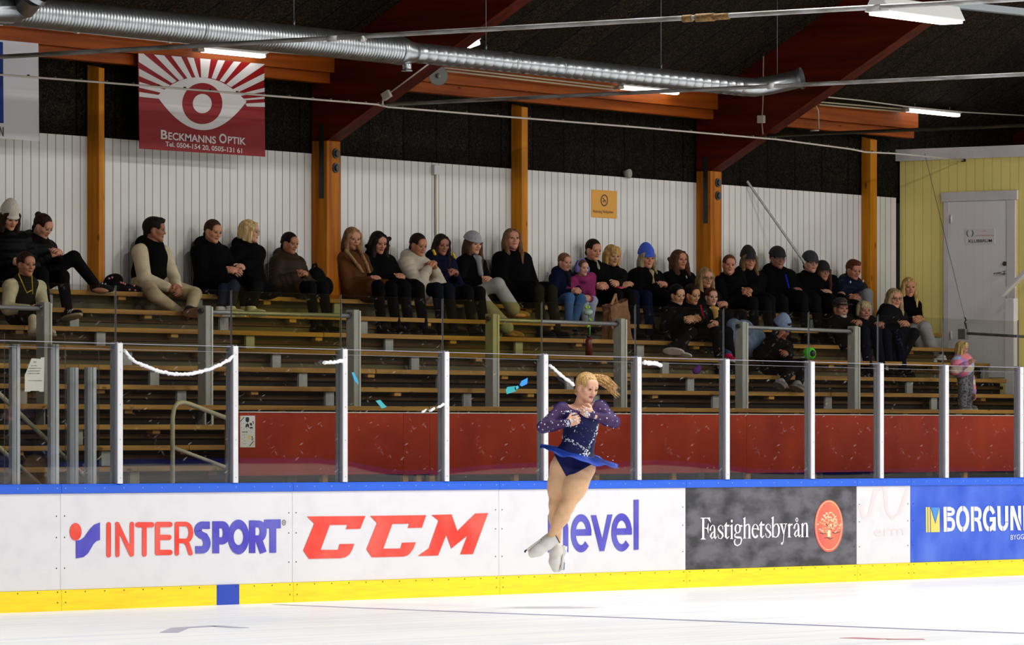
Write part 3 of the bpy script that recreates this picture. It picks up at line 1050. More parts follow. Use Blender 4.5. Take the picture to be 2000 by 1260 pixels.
# ------------------------------------------------------------------ clear panes and aluminium uprights on the boards
def pane_material(name, tint, refl=1.5, scratch=0.55, haze=0.0):
    m = bpy.data.materials.new(name)
    m.use_nodes = True
    N, L = m.node_tree.nodes, m.node_tree.links
    N.remove(N['Principled BSDF'])
    out = N['Material Output']
    tr = N.new('ShaderNodeBsdfTransparent'); tr.inputs[0].default_value = lin(tint)
    gl = N.new('ShaderNodeBsdfGlossy'); gl.inputs['Roughness'].default_value = 0.012
    gl.inputs['Color'].default_value = (0.92, 0.9, 0.95, 1)
    lw = N.new('ShaderNodeLayerWeight'); lw.inputs['Blend'].default_value = 0.5
    pw = N.new('ShaderNodeMath'); pw.operation = 'POWER'; pw.inputs[1].default_value = 5.0
    L.new(lw.outputs['Facing'], pw.inputs[0])
    r0 = ((refl - 1) / (refl + 1)) ** 2
    fr = N.new('ShaderNodeMath'); fr.operation = 'MULTIPLY_ADD'; fr.inputs[1].default_value = 1 - r0; fr.inputs[2].default_value = r0
    L.new(pw.outputs[0], fr.inputs[0])
    mx = N.new('ShaderNodeMixShader')
    L.new(fr.outputs[0], mx.inputs[0]); L.new(tr.outputs[0], mx.inputs[1]); L.new(gl.outputs[0], mx.inputs[2])
    # scratches and scuffs
    tc = N.new('ShaderNodeTexCoord')
    tot = None
    for k, (rot, sx, sy, th) in enumerate(((0.5, 2.2, 80, .715), (-0.9, 2.6, 90, .722), (2.0, 1.6, 95, .73))):
        m0 = N.new('ShaderNodeMapping'); m0.inputs['Rotation'].default_value = (0, rot, 0)
        L.new(tc.outputs['Object'], m0.inputs['Vector'])
        mp = N.new('ShaderNodeMapping')
        mp.inputs['Scale'].default_value = (sx * 2.4, 1, sy)
        mp.inputs['Location'].default_value = (k * 3.1, 0, k * 7.7)
        L.new(m0.outputs[0], mp.inputs['Vector'])
        n = N.new('ShaderNodeTexNoise'); n.inputs['Scale'].default_value = 1.3; n.inputs['Detail'].default_value = 2
        L.new(mp.outputs[0], n.inputs['Vector'])
        g = N.new('ShaderNodeMath'); g.operation = 'GREATER_THAN'; g.inputs[1].default_value = th
        L.new(n.outputs['Fac'], g.inputs[0])
        if tot is None: tot = g
        else:
            a = N.new('ShaderNodeMath'); a.operation = 'MAXIMUM'
            L.new(tot.outputs[0], a.inputs[0]); L.new(g.outputs[0], a.inputs[1]); tot = a
    n = N.new('ShaderNodeTexNoise'); n.inputs['Scale'].default_value = 2.1; n.inputs['Detail'].default_value = 2
    L.new(tc.outputs['Object'], n.inputs['Vector'])
    g = N.new('ShaderNodeMapRange'); g.inputs[1].default_value = 0.42; g.inputs[2].default_value = 0.7
    g.inputs[3].default_value = haze; g.inputs[4].default_value = scratch
    L.new(n.outputs['Fac'], g.inputs[0])
    a = N.new('ShaderNodeMath'); a.operation = 'MULTIPLY'; L.new(tot.outputs[0], a.inputs[0]); L.new(g.outputs[0], a.inputs[1])
    df = N.new('ShaderNodeBsdfDiffuse'); df.inputs[0].default_value = (0.6, 0.6, 0.62, 1)
    mx2 = N.new('ShaderNodeMixShader')
    L.new(a.outputs[0], mx2.inputs[0]); L.new(mx.outputs[0], mx2.inputs[1]); L.new(df.outputs[0], mx2.inputs[2])
    L.new(mx2.outputs[0], out.inputs['Surface'])
    return m


GLASS = pane_material('clear_pane', '#f4f5f2', 1.55, 0.75)
GLASS_UP = pane_material('upper_pane', '#f6f6f2', 1.35, 0.3)
GLASS_OLIVE = pane_material('upper_pane_yellowed', '#f0ecc0', 1.5, 0.3, 0.0)
GLASS_EDGE = mat('pane_edge', '#8f97a0', 0.3, alpha=0.55)
ALU = mat('aluminium_white', '#d9dadd', 0.4, metal=0.1, var=0.03)
ALU2 = mat('aluminium_grey', '#85868f', 0.45, metal=0.05)
STRIP = mat('edge_strip_lilac', '#a7a4b8', 0.4)
GASK = mat('black_gasket', '#0c0c10', 0.5)
POSTS = [(229.5, 239.6), (455, 465.5), (669.8, 678.4), (868.9, 877), (1062.6, 1070.2), (1245, 1252.8), (1417.4, 1425.2), (1583.8, 1591.3), (1719, 1726), (1846.4, 1853), (1992.5, 1999.2)]
posx = []
for i, (a, b) in enumerate(POSTS):
    x0, x1 = onY(a, 800, -.008)[0], onY(b, 800, -.008)[0]
    xc = (x0 + x1) / 2
    x0, x1 = xc - .034, xc + .034
    posx.append(xc)
    names = ['first', 'second', 'third', 'fourth', 'fifth', 'sixth', 'seventh', 'eighth', 'ninth', 'tenth', 'eleventh']
    e = empty('glass_post', (xc, 0.02, 1.071), 'white aluminium glass upright, %s of the row counted from the stair opening' % names[i], 'post', 'white uprights between the panes')
    mb = MB(); mb.box((x0, -.012, 1.071), (x1, 0.000, 2.275)); mb.build('front_cap', ALU, e, bevel=0.003)
    mb = MB(); mb.box((x0 + .004, 0.0005, 1.071), (x0 + .018, 0.055, 2.285)); mb.box((x1 - .018, 0.0005, 1.071), (x1 - .004, 0.055, 2.285)); mb.box((x0 - .006, 0.056, 1.071), (x1 + .006, 0.070, 2.285)); mb.build('rear_channel', ALU2, e)
    mb = MB(); mb.box((xc - .005, 0.036, 2.287), (xc + .005, 0.044, 2.77 + (.02 if i > 4 else 0))); mb.build('upper_gasket', GASK, e)
    mb = MB()
    for z in (1.12, 1.45, 1.75, 2.05, 2.2): mb.tube([(xc, -.0115, z), (xc, -.0145, z)], 0.006, 6)
    mb.build('post_screws', SCREWL, e, kind='stuff')


def pane(x0, x1, z0, z1, y, amp, seed, th=0.010, nx=20, nz=14, zt=0.0, lean=None):
    """slightly buckled acrylic sheet as one closed slab"""
    r = random.Random(seed)
    ph = [r.random() * 6.28 for _ in range(6)]
    kx = [r.uniform(1.2, 3.2) for _ in range(3)]
    kz = [r.uniform(1.0, 2.6) for _ in range(3)]
    bm = bmesh.new()
    W = []
    for s in (0, 1):
        g = []
        for i in range(nx + 1):
            row = []
            for j in range(nz + 1):
                u, v = i / nx, j / nz
                x = x0 + (x1 - x0) * u
                z = z0 + (z1 + zt * u - z0) * v
                dy = amp * sum(math.sin(kx[q] * x + ph[q]) * math.cos(.5 * kz[q] * z + ph[q + 3]) for q in range(3)) / 3
                if lean is not None: dy -= (z - (z0 + z1) / 2) * float(np.interp(x, lean[0], lean[1]))
                row.append(bm.verts.new((x, y + dy + s * th, z)))
            g.append(row)
        W.append(g)
    for s in (0, 1):
        for i in range(nx):
            for j in range(nz):
                q = [W[s][i][j], W[s][i + 1][j], W[s][i + 1][j + 1], W[s][i][j + 1]]
                f = bm.faces.new(q if s == 0 else q[::-1]); f.smooth = True
    def rim(a, b, fl):
        for k in range(len(a) - 1):
            q = [a[k], b[k], b[k + 1], a[k + 1]]
            f = bm.faces.new(q if fl else q[::-1]); f.material_index = 1
    A, B = W
    rim([A[i][nz] for i in range(nx + 1)], [B[i][nz] for i in range(nx + 1)], True)
    rim([A[i][0] for i in range(nx + 1)], [B[i][0] for i in range(nx + 1)], False)
    rim(A[0], B[0], True)
    rim(A[nx], B[nx], False)
    for e_ in bm.edges:
        if len({f.material_index for f in e_.link_faces}) > 1: e_.smooth = False
    m = MB(); m.bm.free(); m.bm = bm
    return m


ordn = ['pane at the stair gate uprights by the frame edge', 'pane with the long sagging snow garland', 'pane in front of the poster',
        'pane with thin blue painted reflections', 'pane with the painted turquoise reflection', 'pane right behind the skater', 'pane with the thick short snow strip',
        'pane before the slumped pale blue coat', 'pane above the oval tree emblem', 'pane over the narrow white board', 'pane in front of the toddler']
xs = [posx[0] - 2.33] + posx
olive = {2: 1, 4: 1}
# how the sheets bow: the mirrored far boards lie higher where a pane leans out
bow = [(0, 880), (230, 870), (240, 851), (300, 854), (340, 863), (455, 855), (467, 848), (560, 851), (620, 851), (665, 868), (690, 868), (720, 895), (760, 925), (800, 934), (868, 934), (890, 925), (950, 905), (1000, 892),
       (1055, 882), (1075, 885), (1130, 898), (1180, 895), (1240, 875), (1260, 872), (1290, 870), (1340, 880), (1415, 903), (1430, 910), (1460, 928), (1500, 938), (1580, 940), (1700, 936), (1850, 930), (2000, 936)]
LEAN = ([onY(a, 880, 0)[0] for a, b in bow], [(916 - b) / (2 * F) for a, b in bow])
for i in range(len(xs) - 1):
    a, b = xs[i] + .012, xs[i + 1] - .012
    mb = pane(a, b, 1.074, 2.268, 0.02, 0.0006, i + 3, nx=28, lean=LEAN)
    lo_ = mb.build('rink_glass', [GLASS, GLASS_EDGE], label='tall lower glass ' + ordn[i], cat='glass pane', group='lower panes on the boards', origin=((a + b) / 2, .02, 1.074))
    a, b = xs[i] + .0055, xs[i + 1] - .0055
    mb = pane(a, b, 2.226, 2.765 + (.012 if i > 4 else 0), 0.040, 0.0006, i + 40, nz=8)
    gm = GLASS_OLIVE if i in olive else GLASS_UP
    up_ = mb.build('rink_glass', [gm, GLASS_EDGE], label='low upper glass ' + ordn[i], cat='glass pane', group='upper panes on the boards', origin=((a + b) / 2, .034, 2.226))
    zt_ = 0.0
    yl = 0.02 - 0.597 * float(np.interp((a + b) / 2, *LEAN))
    mb = MB(); mb.box((a + .03, yl - .003, 2.269), (b - .03, yl + .012, 2.273)); mb.build('edge_strip', STRIP, lo_)
    mb = MB(); mb.box((a + .03, .037, 2.222), (b - .03, .053, 2.2255)); mb.build('edge_strip', STRIP, up_)
# gate uprights and bench panes at the stair opening
for (a, b, top, yy, lab) in ((22.4, 38, 672, .06, 'grey aluminium upright with the top at pane height, first by the frame edge'), (98, 114, 672, .06, 'grey aluminium upright beside the paper notice'),
                             (135.4, 152, 717.5, .30, 'short grey aluminium upright, nearer the paper notice of the pair'), (170, 187, 717.5, .30, 'short grey aluminium upright, nearer the white post of the pair')):
    x0, x1 = onY(a, 800, yy)[0], onY(b, 800, yy)[0]
    z1 = onY(a, top, yy)[2]
    zb = 1.071 if yy < .1 else 0.08
    e = empty('gate_upright', ((x0 + x1) / 2, yy, zb), lab, 'post', 'grey uprights at the stair opening')
    w = x1 - x0
    mb = MB(); mb.box((x0 + w * .35, yy, zb), (x0 + w * .62, yy + .05, z1)); mb.build('web', mat('aluminium_mid', '#a9acb3', 0.4, metal=0.3), e)
    mb = MB(); mb.box((x0, yy - .008, zb), (x0 + w * .33, yy + .03, z1)); mb.build('flange', ALU2, e)
    mb = MB(); mb.box((x0 + w * .64, yy - .008, zb), (x1, yy + .03, z1)); mb.build('flange', mat('aluminium_light', '#b9bcc6', 0.4, metal=0.2), e)
for (a, b, top, lab) in ((9.7, 128, 651, 'separate clear bench pane set back behind the paper notice'), (129, 194, 683, 'narrow clear bench pane set back behind the two short uprights')):
    x0, x1 = onY(a, 800, .45)[0], onY(b, 800, .45)[0]
    mb = pane(x0, x1, 0.081, onY(a, top, .45)[2], .45, 0.0015, 77, nx=8)
    mb.build('rink_glass', [GLASS_UP, GLASS_EDGE], label=lab, cat='glass pane', origin=((x0 + x1) / 2, .45, .081))

# fluffy white snow garlands left on the panes
SNOW = mat('snow_white', '#f2f4f8', 0.9, bump=0.6, scale=30, bscale=60)
def garland(pts, r, lab, seed):
    rr = random.Random(seed)
    P = [onY(x, y, 0.006) for x, y in pts]
    Q, R = [], []
    for a, b in zip(P, P[1:]):
        n = max(2, int(np.linalg.norm(b - a) / 0.012))
        for k in range(n):
            Q.append(a + (b - a) * k / n + np.array((0, -r * 0.6, rr.uniform(-.35, .35) * r)))
            R.append(r * rr.uniform(0.65, 1.15))
    Q.append(P[-1] + np.array((0, -r * .6, 0))); R.append(r * .5)
    mb = MB(); mb.tube(Q, R, 8)
    mb.build('snow_garland', SNOW, label=lab, cat='snow garland', group='white snow strips on the panes')
garland([(241, 684), (252, 698), (262, 706), (275, 713), (290, 718), (310, 726), (340, 731), (370, 730), (400, 724), (430, 712), (447, 702), (455, 693)], .016, 'long sagging white snow garland across the pane at the stair opening', 1)
garland([(631, 709), (648, 708), (668, 705)], .017, 'short white snow strip on the pane above the poster', 2)
garland([(1072, 713), (1088, 728), (1104, 741), (1120, 753)], .016, 'slanting white snow strip behind the head of the skater', 3)
garland([(1254, 708), (1272, 710), (1290, 713)], .022, 'thick short white snow strip past the skater', 4)
garland([(823, 806), (832, 800)], .010, 'tiny white snow fleck low on the pane, first of the row', 5)
garland([(838, 803), (848, 797)], .012, 'tiny white snow fleck low on the pane, middle of the row', 6)
garland([(853, 796), (866, 789)], .014, 'tiny white snow fleck low on the pane, next to the upright', 7)
# blue-green reflections in the panes, painted as flat coloured patches
def reflection_patch(polys, lab):
    e = empty('painted_reflection', onY(polys[0][0][0][0], polys[0][0][0][1], .01), lab, 'reflection')
    for pts, col, nm in polys:
        d = Decal(lambda u, v: onY(u, v, .012), FRONT, 0.004, 0.0006)
        d.poly(pts); d.build('reflection_patch', mat('reflection_' + nm, col, 0.35), e)
reflection_patch([([(987, 762), (990, 756), (1006, 754), (1008, 764), (989, 770)], '#1c9aa0', 'teal'), ([(1014, 752), (1018, 744), (1030, 738), (1029, 750), (1018, 755)], '#1f86d8', 'azure'), ([(1004, 757), (1010, 753), (1013, 757), (1006, 763)], '#2aa7c8', 'cyan')], 'turquoise and blue reflections painted on the pane beside the skater')
reflection_patch([([(686, 728), (690, 727), (698, 742), (700, 752), (692, 744)], '#2a9ac4', 'sky'), ], 'thin pale blue reflection sliver painted on the pane by the third upright')
reflection_patch([([(733, 783), (742, 781), (748, 788), (755, 795), (745, 798)], '#2aa0a8', 'sea'), ], 'small turquoise reflection painted low on the pane over the red panel')
# ------------------------------------------------------------------ the wooden stand
TILT = 0.0038
zk = lambda k, x: 1.22 + 0.188 * k + TILT * (x - 2)
yk = lambda k: 1.2 + 0.33 * k
PINE = wood_mat('bench_pine', '#6e4a24', '#a9803f', axis=0)
PINE_DARK = wood_mat('bench_pine_dark', '#4a3018', '#6e4c26', axis=0)
OLIVE = mat('riser_olive', '#4b4220', 0.7, var=0.25, scale=3, stretch=(0.4, 1, 3))
RISER = mat('riser_brown', '#1c130a', 0.75, var=0.35, scale=3, stretch=(0.4, 1, 3))
GREYP = mat('grey_paint', '#8b8d88', 0.55, var=0.08, scale=9, stretch=(2, 2, .6))
SX = [3.28 + 2.31 * n for n in range(-4, 8)]
XA, XB = -6.0, 19.5


def tilted(mb, x0, x1, y0, y1, k, dz0, dz1):
    p = []
    for dz in (dz0, dz1):
        for (x, y) in ((x0, y0), (x1, y0), (x1, y1), (x0, y1)):
            p.append((x, y, zk(k, x) + dz))
    mb.hexa(p)


kn = ['lowest', 'second', 'third', 'fourth', 'fifth', 'sixth', 'seventh', 'eighth', 'ninth', 'topmost']
for k in range(10):
    xa = XA if k > 2 or True else XA
    lab = ('topmost wooden bench plank along the white wall' if k == 9 else '%s wooden bench plank of the stepped stand, counting upwards from the rink' % kn[k])
    e = empty('bench_row', (7, yk(k), zk(k, 7)), lab, 'bench', 'bench planks of the stand')
    dp = 0.27 if k < 9 else 0.225
    mb = MB()
    rr = random.Random(k)
    cuts = [XA] + sorted(x + 1.155 * (k % 2) for x in SX[1::2] if XA < x + 1.155 * (k % 2) < XB - 1) + [XB]
    for a, b in zip(cuts, cuts[1:]):
        j = rr.uniform(-.006, .004)
        tilted(mb, a + .003, b - .003, yk(k) + j, yk(k) + dp, k, -.048, rr.uniform(-.004, 0.0))
    mb.build('plank', PINE, e, bevel=0.004)
    mb = MB()
    zlo = -.186 if k < 9 else -.20
    if k >= 6: tilted(mb, XA, XB, yk(k) + .13, yk(k) + .15, k, zlo, -.05)
    else: tilted(mb, XA, XB, yk(k) + .19, yk(k) + .21, k, zlo, -.05)
    mb.build('riser', OLIVE if k >= 6 else RISER, e)
    if k < 9:
        mb = MB(); tilted(mb, XA, XB, yk(k) + .15, yk(k) + .175, k, -.128, -.088) if k < 6 else tilted(mb, XA, XB, yk(k) + .11, yk(k) + .129, k, -.125, -.095)
        mb.build('rear_batten', PINE_DARK, e)
    for x in SX:
        if not (XA < x < XB): continue
        mb = MB(); tilted(mb, x - .067, x + .067, yk(k) + .03, yk(k) + .055, k, -.186, -.05); mb.build('support_board', GREYP, e)
        mb = MB(); tilted(mb, x + 1.05, x + 1.16, yk(k) + .02, yk(k) + .09, k, -.085, -.049)
        if x + 1.16 < XB: mb.build('block', PINE, e)
# carcass below the planks
mb = MB()
mb.prism([(XA, 1.35, 0.08), (XA, 1.35, 1.0), (XA, 4.3, 2.62), (XA, WALL_Y - .003, 2.62), (XA, WALL_Y - .003, 0.08)], (XB - XA, 0, 0))
struct('floor_stand_carcass', mb, RISER)

# red plywood fronts, one sheet between studs
RED = mat('red_plywood', '#861c06', 0.45, col2='#9c2e0a', scale=1.6, detail=8, spec=0.12)
REDY = 1.05
xs_red = [onY(467, 860, REDY)[0], onY(676, 860, REDY)[0] + .9, 5.2, 8.0, 10.8, 13.4, onY(1995, 860, REDY)[0] + .6]
xs_red = sorted(xs_red)
WEDGE = mat('white_edge', '#c9c4bc', 0.5)
rl = ['with the poster, next to the stair opening', 'between the poster sheet and the skater', 'partly behind the skater', 'just past the skater', 'in front of the phone caller', 'below the toddler in the pastel jacket']
for i in range(len(xs_red) - 1):
    a, b = xs_red[i] + .002, xs_red[i + 1] - .002
    zt = lambda x: 1.705 + .0037 * (x - 2.2)
    e = empty('red_barrier_panel', ((a + b) / 2, REDY, 0.08), 'red plywood barrier sheet below the stand, ' + rl[i], 'barrier panel', 'red plywood barrier')
    mb = MB(); mb.hexa(((a, REDY, 1.125), (b, REDY, 1.135), (b, REDY + .015, 1.135), (a, REDY + .015, 1.125), (a, REDY, zt(a)), (b, REDY, zt(b)), (b, REDY + .015, zt(b)), (a, REDY + .015, zt(a))))
    mb.build('sheet', RED, e)
    mb = MB(); mb.hexa(((a, REDY - .004, zt(a)), (b, REDY - .004, zt(b)), (b, REDY + .02, zt(b)), (a, REDY + .02, zt(a)), (a, REDY - .004, zt(a) + .008), (b, REDY - .004, zt(b) + .008), (b, REDY + .02, zt(b) + .008), (a, REDY + .02, zt(a) + .008)))
    mb.build('edge_strip', WEDGE, e)
    for x in ([a + .0, (a + b) / 2] if i else [a - .09, (a + b) / 2]):
        mb = MB(); mb.box((x + .02, REDY + .016, 0.08), (x + .10, REDY + .06, 1.69)); mb.build('stud', PINE, e)
# pale kerb board visible under the barrier
mb = MB(); mb.box((xs_red[0], 1.02, 0.96), (19.5, 1.10, 1.0)); mb.box((xs_red[0], 1.08, 0.08), (19.5, 1.10, 0.955))
struct('trim_7', mb, mat('pale_kerb', '#8f7a5c', 0.6, var=0.2, scale=3))

# grey rail posts with tubes between alternate pairs
RAILT = mat('galvanised_rail', '#83868a', 0.45, metal=0.6)
px_ = [(93, 590), (408, 597), (697, 605), (968, 613), (1218, 622), (1455, 628), (1674, 637)]
PYR = 2.22
pr = [onY(a, b, PYR) for a, b in px_]
pl = ['beside the woman in the cream hoodie', 'by the first aisle, facing the cross-legged man', 'below the woman in the tan coat', 'by the feet of the girl in grey trousers', 'in front of the brown paper bag', 'beside the pale blue coat', 'in front of the older man in the cap']
for i, p in enumerate(pr):
    e = empty('rail_post', (p[0], PYR, zk(3, p[0])), 'flat grey rail post ' + pl[i], 'rail post', 'grey rail posts on the stand')
    x = p[0]
    mb = MB(); mb.box((x - .045, PYR, 1.2), (x + .04, PYR + .1, p[2])); mb.build('board', GREYP, e, bevel=0.006)
    mb = MB(); mb.box((x + .03, PYR - .012, 1.2), (x + .052, PYR + .09, p[2] - .01)); mb.build('lit_face', mat('grey_paint_lit', '#b3b3ab', 0.5), e, bevel=0.004)  # lit front face of the post, put into the colour as lighter grey
    mb = MB(); mb.tube([(x - .075, PYR + .05, p[2] - .05), (x - .045, PYR + .05, p[2] - .05)], 0.025, 10); mb.build('bolt', ROSE, e)
for a, b, lab in ((None, 0, 'grey tube handrail ending at the post by the cream hoodie'), (1, 2, 'grey tube handrail spanning below the two women in black coats'), (3, 4, 'grey tube handrail spanning in front of the brown paper bag'), (5, 6, 'grey tube handrail spanning in front of the phone caller')):
    B_ = pr[b] + (-.02, .05, -.06)
    A_ = (B_ - (2.6, 0, 0.0)) if a is None else pr[a] + (.055, .05, -.06)
    mb = MB(); mb.tube([A_, B_], 0.021, 12)
    mb.build('handrail', RAILT, label=lab, cat='handrail', group='tube handrails on the stand')

# bent tube railing at the stairs
CREAM = mat('cream_tube', '#b5ab95', 0.45, var=0.06, scale=10)
ty = 0.72
pts = [onY(x, y, ty) for x, y in ((337, 944), (337, 880), (337, 815), (340, 797), (347, 788), (358, 786), (370, 789), (443, 817))]
e = empty('stair_railing', pts[0], 'cream bent tube railing at the stair opening with two sloping bars', 'railing')
pts[0] = pts[0] - (0, 0, pts[0][2] - .08)
mb = MB(); mb.tube(pts, .021, 12); mb.build('bent_tube', CREAM, e)
mb = MB(); mb.tube([onY(337, 874, ty), onY(443, 914, ty)], .018, 10); mb.build('lower_bar', CREAM, e)
p = onY(444, 860, ty + .03)
mb = MB(); mb.box((p[0], ty - .03, 0.08), (p[0] + .06, ty + .06, 1.70)); mb.build('end_stud', PINE, e)
for q, (a, b, lab) in enumerate((((0, 771), (190, 955), 'upper sloping cream tube handrail down the stair opening'), ((0, 876), (100, 968), 'lower sloping cream tube handrail down the stair opening'))):
    A_, B_ = onY(a[0], a[1], .62), onY(b[0], b[1], .62)
    A_ = A_ + (A_ - B_) * 0.4
    mb = MB(); mb.tube([A_, B_], .020, 12); mb.build('handrail', CREAM, label=lab, cat='handrail', group='sloping stair handrails')

# white steps rail at the club-room door
yy = onX(1972, 700, XH - .5)[1]
X0 = XH - .42
a0, a1 = onX(1963, 700, X0)[1], onX(1981, 700, X0)[1]
e = empty('newel_post', (X0, a0, 1.9), 'white wooden newel post with sloping handrail at the club-room door', 'newel post')
zt_, zb_ = onX(1970, 583, X0)[2], onX(1970, 796, X0)[2]
mb = MB(); mb.box((X0 - .01, a1, zb_), (X0 + .09, a0, zt_)); mb.build('post', WHITE, e, bevel=.005)
h0, h1 = onX(1957, 577, X0), onX(2030, 505, X0)
mb = MB(); mb.bar(h0, h1, 0.09, 0.05); mb.build('handrail', WHITE, e, bevel=.006)
# ------------------------------------------------------------------ ducts, tie rods, cables, lamps, signs under the roof
GALV = mat('galvanised_sheet', '#a9adb0', 0.32, metal=0.95, var=0.12, scale=9, bump=0.03, bscale=25)
DZ, DY = 5.31, 2.2


def spiral(mb, x0, x1, y, z, r, pitch, rib, n=40):
    """spiral-seam duct along X: rings with narrow raised seams"""
    P, R = [], []
    x = x0
    while x < x1:
        for dx, rr in ((0, r), (pitch * .86, r), (pitch * .90, r + rib), (pitch * .96, r + rib)):
            if x + dx < x1: P.append((x + dx, y, z)); R.append(rr)
        x += pitch
    P.append((x1, y, z)); R.append(r)
    mb.tube(P, R, n)


e = empty('ventilation_duct', (6, DY, DZ - .14), 'long galvanised spiral duct hung under the roof, stepping down to a thinner pipe', 'duct')
mb = MB(); spiral(mb, -3.0, 6.26, DY, DZ, .135, .045, .004); mb.build('wide_pipe', GALV, e)
mb = MB(); mb.tube([(6.2, DY, DZ), (6.28, DY, DZ), (6.42, DY, DZ - .005), (6.48, DY, DZ - .005)], [.141, .141, .108, .104], 40); mb.build('reducer', GALV, e)
mb = MB(); spiral(mb, 6.46, 12.55, DY, DZ - .005, .100, .16, .003); mb.build('narrow_pipe', GALV, e)
mb = MB(); mb.tube([(6.36, DY - .02, DZ - .1), (6.36, DY - .02, DZ - .19)], [.045, .045], 16); mb.tube([(6.36, DY - .02, DZ - .19), (6.36, DY - .02, DZ - .2)], [.055, .055], 16); mb.build('spigot', GALV, e)
mb = MB()
el = [(12.5, DY, DZ - .005), (12.72, DY - .02, DZ + .0), (12.9, DY - .1, DZ + .03), (13.02, DY - .24, DZ + .07), (13.06, DY - .38, DZ + .1)]
mb.tube(el, [.101, .101, .101, .101, .101], 32, caps=False)
mb.tube([el[-1], np.array(el[-1]) + (0.01, -.03, .006)], [.118, .118], 32, caps=False)
mb.build('elbow', GALV, e)
for xx in (3.05, 8.15, 9.0):
    mb = MB(); mb.tube([(xx, DY, DZ), (xx + .02, DY, DZ)], [.139 if xx < 6 else .105] * 2, 40); mb.build('joint_band', GALV, e)
mb = MB()
mb.tube([onY(-160, 5, 1.5), onY(-30, 14, 1.5), onY(20, 16, 1.5), onY(45, 8, 1.4), onY(62, -14, 1.25)], .135, 32, caps=False)
q0, q1 = onY(58, -10, 1.27), onY(64, -18, 1.24)
mb.tube([q0, q1], [.152, .152], 32, caps=False)
mb.build('duct_elbow', GALV, label='short galvanised duct elbow at the corner above the left banner'.replace('left ', 'white '), cat='duct')
# hanger wires
WIRE = mat('hanger_wire', '#6b6f72', 0.4, metal=0.7)
for px, lab in ((574, 'thin hanger wire of the duct over the red banner'), (949, 'thin hanger wire of the duct just past the second sloping beam face'), (1291, 'thin hanger wire of the duct above the twin tube lamp'), (1518, 'thin hanger wire at the flanged elbow of the duct')):
    p = onY(px, 100, DY)
    r = .135 if p[0] < 6.2 else .1
    mb = MB(); mb.tube([(p[0], DY, DZ + r), (p[0], DY, zr(DY) - .002)], .004, 6); mb.tube([(p[0], DY, DZ + r - .01), (p[0], DY, DZ + r + .05)], .012, 6)
    mb.build('hanger_wire', WIRE, label=lab, cat='wire', group='duct hanger wires')

# tie rods across the hall at the foot of each frame
RODM = mat('worn_steel_rod', '#b9babd', 0.45, metal=0.1, col2='#7d786e', scale=7, stretch=(3, .6, 3))
RODD = mat('dark_steel_rod', '#3c3a33', 0.5, metal=0.5, col2='#57523f', scale=7, stretch=(3, .6, 3))
for i, (X, ya, yb, lab, mm, r) in enumerate(((0.8, 4.3, -22, 'worn grey steel tie rod crossing high in front of the duct', RODM, .021), (8.1, 3.9, -22, 'steel tie rod starting at the sloping beam by the horn loudspeaker', RODM, .020), (15.35, 3.8, -22, 'dark steel tie rod starting at the sloping beam past the duct end', RODD, .020))):
    e = empty('tie_rod', (X, -3, 4.93), lab, 'tie rod')
    mb = MB(); mb.tube([(X, ya, 4.935 + .03 * (i == 2)), (X, yb, 4.935 + .03 * (i == 2))], r, 10); mb.build('rod', mm, e)
    if i == 0:
        for (x0, x1, rr, nm, m3) in ((1334, 1352, .03, 'coupling', mat('rusty_steel', '#7a5a2c', 0.8, var=.4, scale=40)), (1360, 1395, .034, 'coupling', mat('rusty_steel', '', 0)), (1395, 1424, .027, 'coupling', mat('rusty_steel', '', 0)), (1695, 1720, .028, 'sleeve', RODM), (640, 660, .026, 'sleeve', RODM)):
            y0, y1 = onX(x0, 40, X)[1], onX(x1, 40, X)[1]
            mb = MB(); mb.tube([(X, y0, 4.93), (X, y1, 4.93)], rr, 12); mb.build(nm, m3, e)
        p = onX(711, 77, X - .03)
        mb = MB()
        rr = random.Random(3)
        for k in range(7): mb.ball(p + np.array([rr.uniform(-.02, .02) for _ in range(3)]), .018, 6)
        mb.build('tape_knot', mat('grey_tape', '#a3a3a0', .6), e)
    if i == 1:
        y0, y1 = onX(1500, 164, X)[1], onX(1513, 164, X)[1]
        mb = MB(); mb.tube([(X, y0, 4.935), (X, y1, 4.935)], .03, 12); mb.build('coupling', RODM, e)

# cable strapped along the stand, from the frame edge to the yellow house
CAB = mat('grey_white_cable', '#b4aca0', 0.6)
cy_ = 3.7
pts = [onY(x, y, cy_) for x, y in ((-200, 128), (0, 146), (200, 161), (400, 177), (600, 193), (735, 204), (757, 209), (1000, 229), (1250, 249), (1490, 270), (1515, 272), (1660, 291), (1690, 297), (1750, 300), (1884, 313))]
mb = MB(); mb.tube(pts, .010, 8)
e = empty('cable', (8, cy_, 4.9), 'pale cable strapped along a wire above the stand, ending at the yellow house', 'cable')
mb.build('strand', CAB, e)
mb = MB()
for k in range(52):
    t = k / 51 * (len(pts) - 2.01)
    i = int(t); p = pts[i] + (pts[i + 1] - pts[i]) * (t - i)
    mb.box(p + (-.008, -.012, .008), p + (.008, .012, .022))
mb.build('cable_ties', mat('dark_tie', '#4a463e', .6), e, kind='stuff')
p = pts[-1]
mb = MB(); mb.box(p + (-.03, -.03, -.02), p + (.06, .03, .03)); mb.build('hook', mb_steel, e)

